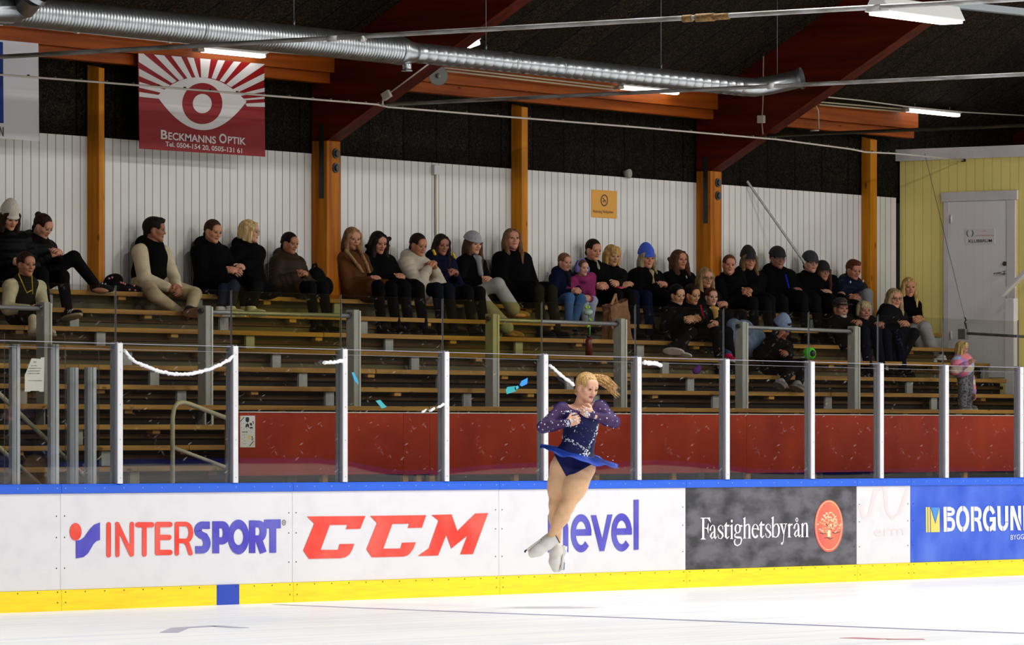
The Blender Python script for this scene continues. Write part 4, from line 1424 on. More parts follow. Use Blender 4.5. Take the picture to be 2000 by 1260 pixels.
# second conduit along the purlins with clamps
pts = [onY(x, y, 4.22) for x, y in ((-150, 33), (0, 46), (150, 62), (330, 81), (420, 88), (520, 100), (620, 108))]
e = empty('conduit', pts[2], 'pale conduit clipped under the duct in front of the white banner purlin', 'conduit')
mb = MB(); mb.tube(pts, .011, 8); mb.build('tube', CAB, e)
mb = MB()
for p in pts[1:-1]: mb.box(p + (-.02, -.02, -.02), p + (.02, .02, .015))
mb.build('clips', CAB, e, kind='stuff')
for a, b, lab in (((866, 132), (1200, 170), 'pale conduit pair clipped on the purlin behind the horn loudspeaker'), ((1600, 199), (1760, 213), 'pale conduit pair on the purlin leading to the farthest tube lamp')):
    A_, B_ = onY(a[0], a[1], 4.22), onY(b[0], b[1], 4.22)
    e = empty('conduit', A_, lab, 'conduit')
    for dz in (0, -.032):
        mb = MB(); mb.tube([A_ + (0, 0, dz), B_ + (0, 0, dz)], .010, 8); mb.build('tube', mat('beige_conduit', '#a3957a', .6), e)
pts = [onY(x, y, 4.0) for x, y in ((1545, 183), (1600, 188), (1680, 196), (1770, 208), (1880, 219), (2040, 228))]
mb = MB(); mb.tube(pts, .008, 8); mb.build('cable', CAB, label='thin pale cable running above the farthest tube lamp', cat='cable')
# conduits with junction boxes on the beams
BOXM = mat('junction_grey', '#a69e92', 0.55)
xb = X1 - .012
e = empty('junction_box', onX(755, 186, xb), 'small grey junction box with conduit on the sloping beam beside the horn loudspeaker', 'junction box')
c = onX(755, 186, xb - .02); mb = MB(); mb.bar(c + (0, .045, -.022), c + (0, -.045, .022), .05, .08); mb.build('box', BOXM, e, bevel=.006)
mb = MB(); mb.tube([onX(762, 181, xb), onX(842, 121, xb)], .009, 8); mb.build('conduit', CAB, e)
mb = MB(); mb.tube([onX(748, 191, xb), onX(747, 207, xb)], .008, 8); mb.build('cable_tail', CAB, e)
xb = X2 - .012
e = empty('junction_box', onX(1487, 233, xb), 'small grey junction box on the bent conduit below the duct end', 'junction box')
c = onX(1487, 233, xb - .02); mb = MB(); mb.box(c - (.025, .045, .045), c + (.02, .045, .045)); mb.build('box', BOXM, e, bevel=.006)
mb = MB(); mb.tube([onX(x, y, xb) for x, y in ((1490, 262), (1488, 240), (1490, 200), (1491, 110), (1494, 101), (1500, 94), (1545, 60), (1650, -14))], .009, 8); mb.build('conduit', mat('brown_conduit', '#8a6a4c', .6), e)
# small drop lamp on the purlin of the third bay
p = onY(1598, 205, 4.24)
e = empty('drop_pipe', p, 'short bent pipe with a small dish on the purlin past the duct end', 'pipe')
mb = MB(); mb.tube([onY(x, y, 4.24) for x, y in ((1593, 205), (1598, 217), (1599, 252))], .010, 8); mb.build('pipe', mat('beige_conduit', '', 0), e)
p = onY(1591, 254, 4.24); mb = MB(); mb.tube([p, p - (0, 0, .012)], .055, 16); mb.build('dish', BOXM, e)

# horn loudspeaker
c = onY(856, 148, 3.95)
nrm_ = nrm(np.array((-.75, -.62, -.12)))
e = empty('horn_loudspeaker', c, 'round grey horn loudspeaker on the beam beside the purlin', 'loudspeaker')
mb = MB(); mb.tube([c - nrm_ * .2, c - nrm_ * .12, c - nrm_ * .02, c], [.035, .05, .10, .105], 28); mb.build('horn', mat('horn_shell', '#5c5e58', .5), e)
mb = MB(); mb.tube([c + nrm_ * .002, c + nrm_ * .006], .098, 28); mb.ball(c + nrm_ * .01, .028, 12); mb.build('face', mat('horn_face', '#76776f', .5), e)
mb = MB(); mb.tube([c - nrm_ * .15, c - nrm_ * .15 + (.06, .2, .12)], .014, 8); mb.build('bracket', mb_steel, e)
# small round lamp on the dark slabs
c = onY(1225, 338, WALL_Y - .02)
mb = MB(); mb.tube([c + (0, .05, 0), c - (0, .03, .01)], [.03, .055], 20); mb.ball(c - (0, .03, .01), .052, 10, (1, .35, 1))
mb.build('wall_sensor', mat('sensor_grey', '#8f8a80', .5), label='small round grey sensor on the dark slabs above the white wall', cat='sensor')

# tube lamps under the purlins
DIFF = mat('lit_diffuser', (1, 0.98, 0.93), 0.4, emit=7.0)
FIX = mat('fixture_white', '#b7b5b1', 0.5)
def tube_lamp(a, b, Y, lab, h=.05, w=.085, along='Y'):
    A_, B_ = onY(a[0], a[1], Y), onY(b[0], b[1], Y)
    z = (A_[2] + B_[2]) / 2
    e = empty('tube_lamp', ((A_[0] + B_[0]) / 2, Y, z), lab, 'lamp', 'tube lamps under the purlins')
    mb = MB(); mb.box((A_[0] + .02, Y - w / 2, z - h * .5), (B_[0], Y + w / 2, z + h * .25)); mb.build('diffuser', DIFF, e, bevel=.018)
    mb = MB(); mb.box((A_[0], Y - w / 2 - .003, z + h * .26), (B_[0] + .01, Y + w / 2 + .003, z + h * .8)); mb.build('housing', FIX, e, bevel=.008)
    mb = MB(); mb.box((A_[0] - .09, Y - w / 2, z - h * .5), (A_[0] + .018, Y + w / 2, z + h * .25)); mb.build('end_cap', mat('end_cap', '#8f7c66', .6), e, bevel=.01)
    for x in (A_[0] + .2, B_[0] - .2):
        mb = MB(); mb.tube([(x, Y, z + h * .8), (x, Y, 5.62)], .006, 6); mb.build('hanger', WIRE, e)
tube_lamp((392, 97), (514, 109), 4.2, 'lit white tube lamp above the red eye banner')
tube_lamp((1212, 170), (1322, 181), 4.2, 'lit white tube lamp partly behind the tie rod beside the duct end')
tube_lamp((1770, 215), (1871, 224), 4.2, 'lit white tube lamp above the yellow house, farthest along the wall')
# lamp seen end-on at the beam
A_, B_ = onX(896, 95, 8.55), onX(932, 82, 8.55)
e = empty('tube_lamp', (A_ + B_) / 2, 'lit lamp seen end-on beside the sloping beam above the duct', 'lamp')
mb = MB(); mb.bar(A_, B_, .12, .05); mb.build('diffuser', DIFF, e, bevel=.015)
mb = MB(); mb.bar(A_ + (0, 0.02, .05), B_ + (0, 0, .05), .14, .045); mb.build('housing', FIX, e, bevel=.01)
mb = MB(); mb.tube([(A_ + B_) / 2 + (0, 0, .07), ((A_ + B_) / 2)[:2].tolist() + [zr(((A_ + B_) / 2)[1])]], .006, 6); mb.build('hanger', WIRE, e)
# big lamp at the top on the first tie rod
Y = -6.45
A_, B_ = onY(1712, 8, Y), onY(1862, 22, Y)
e = empty('rink_fitting', (A_ + B_) / 2, 'large white lit lamp fitting hung at the tie rod, top of the picture'.replace(', top of the picture', ' over the ice'), 'lamp')
z = 4.93
mb = MB(); mb.hexa(((A_[0], Y - .12, z), (B_[0], Y - .12, z), (B_[0], Y + .12, z), (A_[0], Y + .12, z), (A_[0], Y - .06, z + .12), (B_[0], Y - .06, z + .12), (B_[0], Y + .06, z + .12), (A_[0], Y + .06, z + .12)))
mb.build('housing', mat('fitting_white', '#c9c9c6', .5), e, bevel=.008)
mb = MB(); mb.box((A_[0] + .05, Y - .105, z - .025), (B_[0] - .02, Y + .105, z - .001)); mb.build('diffuser', DIFF, e, bevel=.008)
for x in (A_[0] + .1, B_[0] - .1):
    mb = MB(); mb.tube([(x, Y, z + .1), (x, Y, 6.5)], .006, 6); mb.build('hanger', WIRE, e)

# ------------------------------------------------------------------ banners and signs
SY = 4.28
B_RED = mat('banner_red', '#7c0509', 0.4, var=.05, scale=3, spec=.15)
B_WHITE = mat('banner_white', '#bdb9b8', 0.45)
P = zoomP(0, 0, 2.857, SY)
co = [P(*q) for q in ((770, 296), (1474, 357), (1481, 875), (780, 830))]
e = empty('banner', (co[2] + co[3]) / 2, 'red and white banner with a large stylised eye and white lettering', 'banner')
mb = MB(); mb.prism([c + (0, .001, 0) for c in co], (0, .006, 0)); mb.build('sheet', B_RED, e)
d = Decal(P, FRONT, 0.0005, 0.0008)
top = lambda u: 296 + (u - 770) * 61 / 704
c0 = (1128, 575)
# outline of the eye: upper arc through the ends of the rays, lower arc of the eyeball
def eye_up(t):      # t in -1..1
    return (1128 + 248 * t, 433 + 118 * abs(t) ** 2.2 + 18 * t)
def eye_lo(t):
    return (1128 + 248 * t, 726 - 172 * abs(t) ** 2.0 + 12 * t)
N_ = 30
for k in range(N_):
    t0, t1 = -1 + 2 * k / N_, -1 + 2 * (k + 1) / N_
    a, b, c, f = eye_up(t0), eye_up(t1), eye_lo(t1), eye_lo(t0)
    d.poly([a, b, c, f])
rays = [((775, 515), (885, 550), (775, 540), (885, 536)),]
d.poly([(777, 540), (890, 551), (903, 533), (776, 513)])
pairs = [((776, 488), (776, 456), (918, 500), (906, 520)), ((775, 424), (774, 382), (948, 476), (930, 490)), ((773, 345), (772, 298), (800, 299), (985, 452), (962, 466)),
         ((858, 304), (915, 309), (1025, 440), (1000, 450)), ((955, 312), (1010, 317), (1070, 434), (1046, 438)), ((1043, 320), (1080, 323), (1112, 432), (1090, 433)),
         ((1116, 326), (1175, 331), (1160, 434), (1122, 432)), ((1216, 335), (1255, 338), (1205, 442), (1180, 437)), ((1304, 343), (1345, 346), (1250, 460), (1225, 450)),
         ((1398, 351), (1474, 357), (1474, 362), (1290, 486), (1262, 470)), ((1475, 408), (1475, 445), (1318, 520), (1296, 500)), ((1476, 490), (1476, 512), (1340, 535), (1322, 528)),
         ((1476, 540), (1476, 552), (1365, 560), (1352, 552)), ((1477, 572), (1477, 597), (1378, 594), (1368, 578))]
for q in pairs: d.poly(list(q))
d.build('eye_white', B_WHITE, e)
d = Decal(P, FRONT, 0.0016, 0.0008); ringarc(d, (1128, 578), (112, 115), (53, 54), 0, 360, 48); d.build('iris_ring', B_RED, e)
d = Decal(zoomP(300, 240, 10.0, SY), FRONT, 0.0005, 0.0008)
sl = 0.091
def tx(s, u0, u1, v, hgt, asc=.73, bold=.02):
    vv, ff = text_polys(s)
    w_ = max(q[0] for q in vv)
    d.text(s, lambda x, y: (u0 + x * (u1 - u0) / w_, v + sl * (u0 + x * (u1 - u0) / w_ - 130) - y * hgt / asc), bold)
tx('B', 128, 262, 308, 180); tx('ECKMANNS', 275, 1212, 308, 145); tx('O', 1275, 1420, 282, 185); tx('PTIK', 1440, 1790, 278, 140)
tx('Tel. 0504-154 20, 0505-131 61', 230, 1725, 446, 96, bold=.016)
d.build('lettering', B_WHITE, e)
# white banner cut by the frame edge
P = zoomP(0, 70, 5.727, SY)
co = [P(*q) for q in ((-600, -10), (430, 85), (438, 1180), (-600, 1100))]
e = empty('banner', (co[2] + co[3]) / 2, 'white banner with a dark blue field and black lettering, hanging at the frame edge', 'banner')
mb = MB(); mb.prism([c + (0, .001, 0) for c in co], (0, .006, 0)); mb.build('sheet', mat('banner_lilac_white', '#b5b0b6', .45), e)
d = Decal(P, FRONT, 0.0005, 0.0008); d.poly([(-500, 20), (32, 70), (40, 978), (-500, 935)]); d.build('blue_field', mat('banner_blue', '#04124a', .5, col2='#0a3480', scale=3, spec=.1), e)
d = Decal(P, FRONT, 0.0005, 0.0008); d.poly([(-12, 1015), (6, 1017), (28, 1090), (28, 1020), (42, 1021), (42, 1124), (26, 1122), (2, 1048), (2, 1120), (-12, 1118)]); d.build('lettering', INK, e)
# yellow no-smoking sign
P = zoomP(1140, 360, 15.75, WALL_Y - .006)
co = [P(*q) for q in ((250, 160), (1027, 207), (1025, 1058), (243, 1012))]
e = empty('warning_sign', co[3], 'square yellow no-smoking sign on the white boarding', 'sign')
mb = MB(); mb.prism([c + (0, .0005, 0) for c in co], (0, .004, 0)); mb.build('sign_plate', mat('sign_amber', '#c98a06', .45), e)
d = Decal(P, FRONT, 0.0004, 0.0006); ringarc(d, (633, 495), (112, 183), (84, 145), 0, 360, 36)
d.stroke([(590, 420), (645, 490)], 26); d.stroke([(590, 515), (680, 512)], 26); d.stroke([(600, 560), (625, 535)], 14); d.stroke([(655, 535), (680, 580)], 12)
d.build('symbol', mat('sign_black', '#1c0f12', .5), e)
d = Decal(P, FRONT, 0.0004, 0.0006)
d.text('Rökning förbjuden', lambda x, y: (288 + x * 700 / 8.35, 868 + x * 700 / 8.35 * .045 - y * 125), .01)
d.build('lettering', mat('sign_brown', '#4a1c0c', .5), e)
# notice on the stair pane and poster on the red panel
PAPER = mat('paper', '#dad8d6', 0.6)
P = zoomP(0, 680, 9.0, .05)
e = empty('paper_notice', P(600, 760), 'torn white paper notice taped to the pane at the stair opening', 'notice')
mb = MB(); mb.prism([P(*q) for q in ((555, 180), (715, 190), (720, 165), (782, 162), (770, 765), (695, 768), (690, 752), (540, 750), (530, 765), (435, 765), (437, 470), (470, 400))], (0, .001, 0)); mb.build('sheet', PAPER, e)
d = Decal(P, FRONT, 0.0004, 0.0003)
d.text('203', lambda x, y: (582 + x * 38, 262 - y * 48))
rr = random.Random(6)
for v, u0, u1 in ((308, 540, 648), (354, 498, 722), (402, 488, 714), (446, 488, 700), (572, 488, 734)):
    u = u0
    while u < u1:                      # lines of print too small to read
        w_ = rr.uniform(8, 22)
        d.stroke([(u, v + rr.uniform(-3, 3)), (min(u + w_, u1), v + rr.uniform(-3, 3))], rr.uniform(9, 15), False)
        u += w_ + rr.uniform(4, 9)
d.build('print', mat('grey_ink', '#55525a', .6), e)
P = zoomP(440, 790, 12.6, REDY - .002)
e = empty('poster', P(550, 1055), 'small white poster with black pictograms on the red barrier', 'poster')
mb = MB(); mb.prism([P(*q) for q in ((366, 278), (734, 278), (734, 1056), (366, 1056))], (0, .0015, 0)); mb.build('sheet', mat('poster_paper', '#d6d2dc', .5), e)
d = Decal(P, FRONT, 0.0004, 0.0004)
d.poly([(370, 410), (450, 312), (475, 312), (370, 435)]); d.poly([(580, 1030), (690, 898), (706, 905), (610, 1022)])
d.poly([(505, 315), (580, 315), (592, 380), (575, 430), (545, 450), (510, 425), (492, 380)])
d.poly([(490, 560), (510, 480), (545, 468), (575, 480), (592, 570), (560, 565), (545, 530), (520, 570)])
d.poly([(595, 480), (625, 445), (655, 470), (662, 525), (615, 520)]); d.poly([(605, 560), (660, 548), (685, 600), (640, 590), (600, 600)]); d.poly([(668, 415), (690, 405), (700, 465), (685, 495)])
d.disc((657, 795), 14, 16, 12); d.stroke([(657, 810), (665, 850), (660, 885)], 16); d.stroke([(662, 830), (690, 860)], 7)
for (u, v, w_) in ((400, 470, 20), (455, 470, 22), (402, 572, 30), (455, 604, 18), (530, 605, 22), (415, 750, 14), (460, 750, 26), (520, 750, 14), (410, 850, 14), (470, 820, 26), (410, 925, 12), (470, 900, 26)):
    d.stroke([(u - w_ / 2, v), (u + w_ / 2, v - 3)], 9, False)
for u in (412, 436, 458, 482, 512, 530): d.stroke([(u, 664), (u + 12, 690)], 11, False); d.stroke([(u, 688), (u + 16, 686)], 8, False)
d.build('print', INK, e)
d = Decal(P, FRONT, 0.0004, 0.0004); d.poly([(368, 300), (430, 282), (368, 385)]); d.poly([(650, 1030), (712, 945), (706, 1010)]); d.disc((590, 810), 36, 55, 18); d.build('yellow_print', mat('poster_yellow', '#d8cf86', .5), e)
d = Decal(P, FRONT, 0.0004, 0.0004); d.stroke([(418, 968), (520, 966)], 9, False); d.stroke([(600, 640), (620, 670), (655, 675)], 8, False); d.build('pink_print', mat('poster_pink', '#c47a86', .5), e)
# vertical conduit with socket on the wall
c = onY(850, 322, WALL_Y - .02)
e = empty('wall_conduit', onY(851, 450, WALL_Y - .02), 'thin cream conduit with a small socket box on the white boarding', 'conduit')
mb = MB(); mb.tube([onY(850.5, 335, WALL_Y - .012), onY(851, 470, WALL_Y - .012)], .013, 8); mb.build('tube', mat('cream_conduit', '#b3a98f', .6), e)
p = onY(850.5, 332, WALL_Y - .02); mb = MB(); mb.box(p - (.045, .02, .05), p + (.045, .018, .05)); mb.build('socket_box', WHITE, e, bevel=.004)
# leaning bar
A_, B_ = onY(1459, 354, WALL_Y - .03), onY(1572, 514, 4.25)
mb = MB(); mb.bar(A_, B_, .03, .012, (0, 1, 0)); mb.build('leaning_bar', mat('galv_bar', '#8a8a86', .5, metal=.3), label='thin grey bar leaning against the white boarding behind the man in the dark beanie', cat='bar')
# pulley wire and pole at the club-room door
W2 = mat('thin_wire', '#5e5c58', .5, metal=.5)
A_, B_ = onX(1806, 300, XH - .06), onX(1884, 620, 17.6)
mb = MB(); mb.tube([A_, B_], .0035, 6)
C_ = onX(1889, 648, 17.6)
e = empty('hoist_wire', B_, 'thin wire with black hook dropping from the yellow house to a pole', 'wire')
mb.build('wire', W2, e)
mb = MB(); mb.tube([B_, B_ + (0, -.02, -.03), B_ + (0, .0, -.06), B_ + (0, -.015, -.075), (B_ + C_) / 2 + (0, 0, -.01), C_], [.009, .011, .008, .016, .012, .008], 8); mb.build('hook', mb_steel, e)
A_, B_ = onX(1885, 651, 17.6), onX(2060, 661, 17.6)
e = empty('boom_pole', A_, 'weathered grey pole end hanging level in front of the club-room door', 'pole')
mb = MB(); mb.tube([A_, B_], .017, 10); mb.build('pole', mat('weathered_pole', '#6d6f68', .6, col2='#3e3f3a', scale=12), e)
mb = MB(); mb.box(A_ - (.05, .03, .07), A_ + (.04, .07, .05)); mb.build('end_block', mat('pole_block', '#55584f', .6), e, bevel=.006)
# ------------------------------------------------------------------ people: one continuous body each, hair and clothing as parts
UPV = np.array((0.0, 0.0, 1.0))


def frame(fwd, up=UPV):
    """columns: lateral (the person's right), forward, up"""
    f = nrm(fwd)
    x = nrm(np.cross(f, up))
    return np.stack([x, f, np.cross(x, f)], 1)


def rot_about(v, axis, a):
    axis = nrm(axis)
    v = np.asarray(v, float)
    return v * math.cos(a) + np.cross(axis, v) * math.sin(a) + axis * (axis @ v) * (1 - math.cos(a))


def head_frame(fwd, pitch=0.0, roll=0.0):
    R = frame(fwd)
    f = rot_about(R[:, 1], R[:, 0], -math.radians(pitch))      # + = looking down
    u = rot_about(R[:, 2], R[:, 0], -math.radians(pitch))
    u = rot_about(u, f, math.radians(roll))
    return np.stack([np.cross(f, u), f, u], 1)


def ball_np(c, r, n=6, R=None, sc=(1, 1, 1)):
    g = np.linspace(-1, 1, n + 1)
    V, Q = [], []
    for ax in range(3):
        for s in (-1, 1):
            a, b = np.meshgrid(g, g, indexing='ij')
            p = np.zeros((n + 1, n + 1, 3))
            p[..., ax] = s
            p[..., (ax + 1) % 3] = a * s
            p[..., (ax + 2) % 3] = b
            p = np.tan(p * math.pi / 4)
            p /= np.linalg.norm(p, axis=2, keepdims=True)
            o = len(V) * (n + 1) ** 2
            i, j = np.meshgrid(np.arange(n), np.arange(n), indexing='ij')
            k = o + i * (n + 1) + j
            Q.append(np.stack([k, k + n + 1, k + n + 2, k + 1], -1).reshape(-1, 4))
            V.append(p.reshape(-1, 3))
    V = np.concatenate(V) * r * np.asarray(sc)
    if R is not None: V = V @ np.asarray(R).T
    return V + np.asarray(c), np.concatenate(Q)


def tube_np(pts, rad, n=6, closed=False):
    pts = np.asarray(pts, float)
    m = len(pts)
    rad = np.full(m, rad) if np.isscalar(rad) else np.asarray(rad)
    V = []
    prev = None
    for i in range(m):
        if closed: d = nrm(pts[(i + 1) % m] - pts[i - 1])
        else: d = nrm(pts[min(i + 1, m - 1)] - pts[max(i - 1, 0)])
        if prev is None: prev = np.cross(d, (0.3, 0.2, 0.9))
        s = nrm(prev - d * (prev @ d)); prev = s
        u = np.cross(d, s)
        t = np.arange(n) * 2 * math.pi / n
        V.append(pts[i] + rad[i] * (np.cos(t)[:, None] * s + np.sin(t)[:, None] * u))
    V = np.concatenate(V)
    Q = []
    for i in range(m if closed else m - 1):
        j = (i + 1) % m
        for k in range(n):
            Q.append((i * n + k, j * n + k, j * n + (k + 1) % n, i * n + (k + 1) % n))
    return V, np.array(Q)


def two_bone(a, t, l1, l2, pole):
    a, t = np.asarray(a, float), np.asarray(t, float)
    d = t - a
    L = np.linalg.norm(d)
    if L > (l1 + l2) * .985:
        t = a + d / L * (l1 + l2) * .985
        d = t - a; L = np.linalg.norm(d)
    L = max(L, abs(l1 - l2) + .02)
    x = (l1 * l1 - l2 * l2 + L * L) / (2 * L)
    h = math.sqrt(max(l1 * l1 - x * x, 1e-6))
    n = nrm(d)
    p = np.asarray(pole, float)
    p = nrm(p - n * (p @ n))
    return a + n * x + p * h, t


def ray_reach(px, py, c, L, yhint):
    """point seen at (px, py) that lies a limb's length from c; of the two, the one nearest yhint"""
    d = nrm(ray(px, py))
    o = np.array((CX, CY, CZ))
    m = (c - o) @ d
    h2 = L * L - np.sum((o + d * m - c) ** 2)
    if h2 <= 0:
        q = o + d * m - c
        return c + q / np.linalg.norm(q) * L
    r = math.sqrt(h2)
    a, b = o + d * (m - r), o + d * (m + r)
    return a if abs(a[1] - yhint) < abs(b[1] - yhint) else b


def head_field(Fd, c, R, s=1.0, child=0.0):
    hp = lambda *p: np.asarray(c) + s * (R @ np.array(p, float))
    E = lambda p, r, k=.02, op='u': Fd.ell(hp(*p), np.array(r) * s, R, k * s, op)
    K = lambda a, b, ra, rb, k=.02: Fd.cap(hp(*a), hp(*b), ra * s, rb * s, k * s)
    E((0, -.014, .028), (.072, .092, .082), .01)
    E((0, .022, -.028), (.060, .066, .076), .03)
    for sg in (-1, 1):
        K((sg * .050, .002, -.046), (sg * .012, .064, -.09), .020, .016, .025)
        E((sg * .040, .056, -.022), (.022, .022, .020), .025)
        E((sg * .0305, .099, .000), (.016, .0185, .0125), .012, 's')
        E((sg * .074, -.006, -.012), (.009, .019, .030), .008)
        E((sg * .011, .089, -.031), (.0085, .010, .0075), .008)
    E((0, .068, -.094), (.019, .016, .014), .02)
    K((-.036, .079, .019), (.036, .079, .019), .010, .010, .016)
    E((0, .066, .045), (.05, .022, .032), .03)
    K((0, .084, .006), (0, .101 - .006 * child, -.027), .0075, .0105, .010)
    E((0, .080, -.053), (.022, .012, .0065), .006)
    E((0, .078, -.0645), (.0195, .0125, .0075), .006)
    return hp


def face_extras(hp, R, s, gaze, smile=0.0, brow_mat=4, glasses=False):
    """eyeballs, lids, brows, mouth line as small geometry joined to the body mesh: (verts, quads, material)"""
    out = []
    for sg in (-1, 1):
        c = hp(sg * .031, .0805, .0005)
        V, Q = ball_np(c, .0118 * s, 6)
        ctr = V[Q].mean(1) - c
        ctr /= np.linalg.norm(ctr, axis=1, keepdims=True)
        g = R @ nrm(np.array(gaze))
        ir = ctr @ g > .74
        out.append((V, Q[~ir], 2)); out.append((V, Q[ir], 3))
        arc = lambda y0, z0, dz, a, n: [hp(sg * .031 + a * math.cos(t) , y0 + .0035 * math.sin(t), z0 + dz * math.sin(t)) for t in np.linspace(math.pi * .98, math.pi * .02, n)]
        out.append(tube_np(arc(.0895, .0008, .0075, .0155, 7), np.array((.0009, .0016, .002, .0022, .002, .0016, .0009)) * s, 5) + (brow_mat,))
        out.append(tube_np(arc(.0885, -.0005, -.0062, .0145, 7), np.array((.0006, .0012, .0014, .0015, .0014, .0012, .0006)) * s, 5) + (0,))
        pts = [hp(sg * (.014 + .036 * t), .0935 - .024 * t * t, .0195 + .006 * math.sin(t * 2.4)) for t in np.linspace(0, 1, 7)]
        out.append(tube_np(pts, np.array((.002, .0032, .0034, .0032, .0028, .002, .001)) * s, 5) + (brow_mat,))
    pts = [hp(x, .0905 - 11 * x * x, -.0585 + smile * 9 * x * x) for x in np.linspace(-.023, .023, 9)]
    out.append(tube_np(pts, np.array((.0008, .0013, .0016, .0017, .0017, .0017, .0016, .0013, .0008)) * s, 5) + (5,))
    return out


def body_mesh(Fd, name, parent, c, R, s, mats, extra):
    V, Q = Fd.nets()
    ctr = ((V[Q].mean(1) - np.asarray(c)) @ R) / s
    mi = np.zeros(len(Q), np.int32)
    up = (ctr[:, 0] / .0235) ** 2 + ((ctr[:, 2] + .0585) / .0125) ** 2 < 1
    mi[up & (ctr[:, 1] > .06)] = 1
    return np_mesh(name, V, Q, mats, parent, mi=mi, extra=extra)


def hand_field(Fd, w, d, nml, side, curl=.5, s=1.0, spread=.10, k=.004, thumb=.5):
    """w wrist, d direction of the hand, nml palm normal, side +1/-1 = direction of the thumb along nml x d"""
    d = nrm(d); n = nrm(np.asarray(nml) - d * (np.asarray(nml) @ d)); u = np.cross(n, d) * side
    P = lambda a, b, c=0.0: np.asarray(w) + s * (d * a + u * b + n * c)
    Rm = np.stack([u, d, n], 1)
    Fd.ell(P(.048, 0), np.array((.040, .052, .0165)) * s, Rm, .012 * s)
    Fd.rbox(P(.062, -.002), np.array((.037, .030, .0125)) * s, Rm, .010 * s, .012 * s)
    Fd.cap(P(-.02, 0), P(.02, 0), .026 * s, .028 * s, .02 * s)
    for i, (b, L, a0) in enumerate(((.028, .070, .090), (.0095, .078, .094), (-.0095, .072, .091), (-.027, .057, .084))):
        base = P(a0 - .006, b)
        fd = nrm(d + u * (b * 3.2 * spread / .1))
        q = base
        ang = curl * .55
        for j, (fr, r0, r1) in enumerate(((.44, .0088, .0080), (.32, .0080, .0074), (.24, .0074, .0062))):
            dd = fd * math.cos(ang) + n * math.sin(ang)
            q2 = q + dd * L * fr * s
            Fd.cap(q, q2, r0 * s, r1 * s, k * s)
            q = q2
            ang += curl * (.75 if j == 0 else .55)
    b0 = P(.026, .026, .004)
    t1 = b0 + s * .042 * nrm(d * .55 + u * .75 + n * .35 * (thumb + .3))
    t2 = t1 + s * .032 * nrm(d * .85 + u * .15 + n * .6 * thumb)
    t3 = t2 + s * .024 * nrm(d * .9 - u * .15 + n * .6 * thumb)
    Fd.cap(b0, t1, .0145 * s, .0108 * s, .012 * s); Fd.cap(t1, t2, .0105 * s, .0095 * s, k * s); Fd.cap(t2, t3, .0095 * s, .0072 * s, k * s)


def hair_field(Fd, hp, R, s, kind, seed=0):
    rr = random.Random(seed)
    E = lambda p, r, k=.015, op='u': Fd.ell(hp(*p), np.array(r) * s, R, k * s, op)
    K = lambda a, b, ra, rb, k=.015: Fd.cap(hp(*a), hp(*b), ra * s, rb * s, k * s)
    th = .012 if kind in ('short', 'curly') else .0085
    E((0, -.016, .031), (.073 + th, .093 + th, .084 + th))
    E((0, .104, -.030), (.066, .080, .102), .012, 's')
    if kind in ('tied', 'short', 'bun', 'pony'):
        Fd.rbox(hp(0, .02, -.135), np.array((.2, .2, .085)) * s, R, .01 * s, .01 * s, 's')
        for sg in (-1, 1): E((sg * .080, .018, -.022), (.03, .040, .046), .008, 's')
        E((0, -.075, -.045), (.055, .03, .045))
    if kind == 'bun': E((0, -.10, .075), (.036, .036, .034), .01)
    if kind == 'tied': E((0, -.112, .0), (.028, .028, .028), .02)
    if kind == 'short':
        E((0, .03, .088), (.060, .062, .030), .02)
        for q in range(14): E((rr.uniform(-.055, .055), rr.uniform(-.03, .075), .095 + rr.uniform(-.01, .012)), (.016, .018, .013), .012)
    if kind in ('long', 'wavy'):
        w_ = 1.0 if kind == 'long' else 1.35
        for sg in (-1, 1):
            K((sg * .030, .060, .082), (sg * .068, .045, .030), .020, .024)
            K((sg * .068, .040, .035), (sg * .080, .030, -.055), .024 * w_, .026 * w_)
            K((sg * .080, .028, -.05), (sg * .078, .060, -.16), .026 * w_, .026 * w_)
            K((sg * .078, .060, -.16), (sg * .070, .085, -.27), .026 * w_, .012)
            E((sg * .066, -.03, -.06), (.035, .055, .10))
        E((0, -.075, -.08), (.085, .048, .16))
        if kind == 'wavy':
            for q in range(26):
                sg = rr.choice((-1, 1))
                E((sg * rr.uniform(.062, .105), rr.uniform(-.06, .05), rr.uniform(-.18, .06)), (.024, .024, .024), .012)
    if kind in ('bob', 'bobfringe'):
        for sg in (-1, 1):
            K((sg * .035, .058, .080), (sg * .070, .042, .025), .020, .024)
            K((sg * .068, .028, .03), (sg * .078, .022, -.095), .028, .024)
            K((sg * .074, -.02, .02), (sg * .076, -.03, -.11), .03, .024)
        E((0, -.066, -.03), (.080, .058, .11))
    if kind in ('bobfringe', 'shortgrey'):
        for q in range(9):
            x = -.052 + .013 * q
            K((x * .8, .062, .092), (x, .088 - 6 * x * x, .038 + rr.uniform(-.006, .006)), .014, .009)
    if kind == 'shortgrey':
        for sg in (-1, 1): K((sg * .072, .02, .05), (sg * .077, .0, -.045), .024, .02)
        E((0, -.07, -.015), (.074, .05, .08))


def beanie_field(Fd, hp, R, s, tall=.0, slouch=0.0):
    E = lambda p, r, k=.02, op='u': Fd.ell(hp(*p), np.array(r) * s, R, k * s, op)
    E((0, -.018, .038 + tall * .4), (.093, .113, .104 + tall))
    E((0, -.012, .020), (.098, .119, .038), .01)
    if tall: Fd.cap(hp(0, -.025, .095), hp(0, -.03, .132), .070 * s, .052 * s, .03)
    n = R @ nrm(np.array((0, -.22, -1.0)))
    Fd.half(hp(0, .09, .015), n)


SKINS = {}


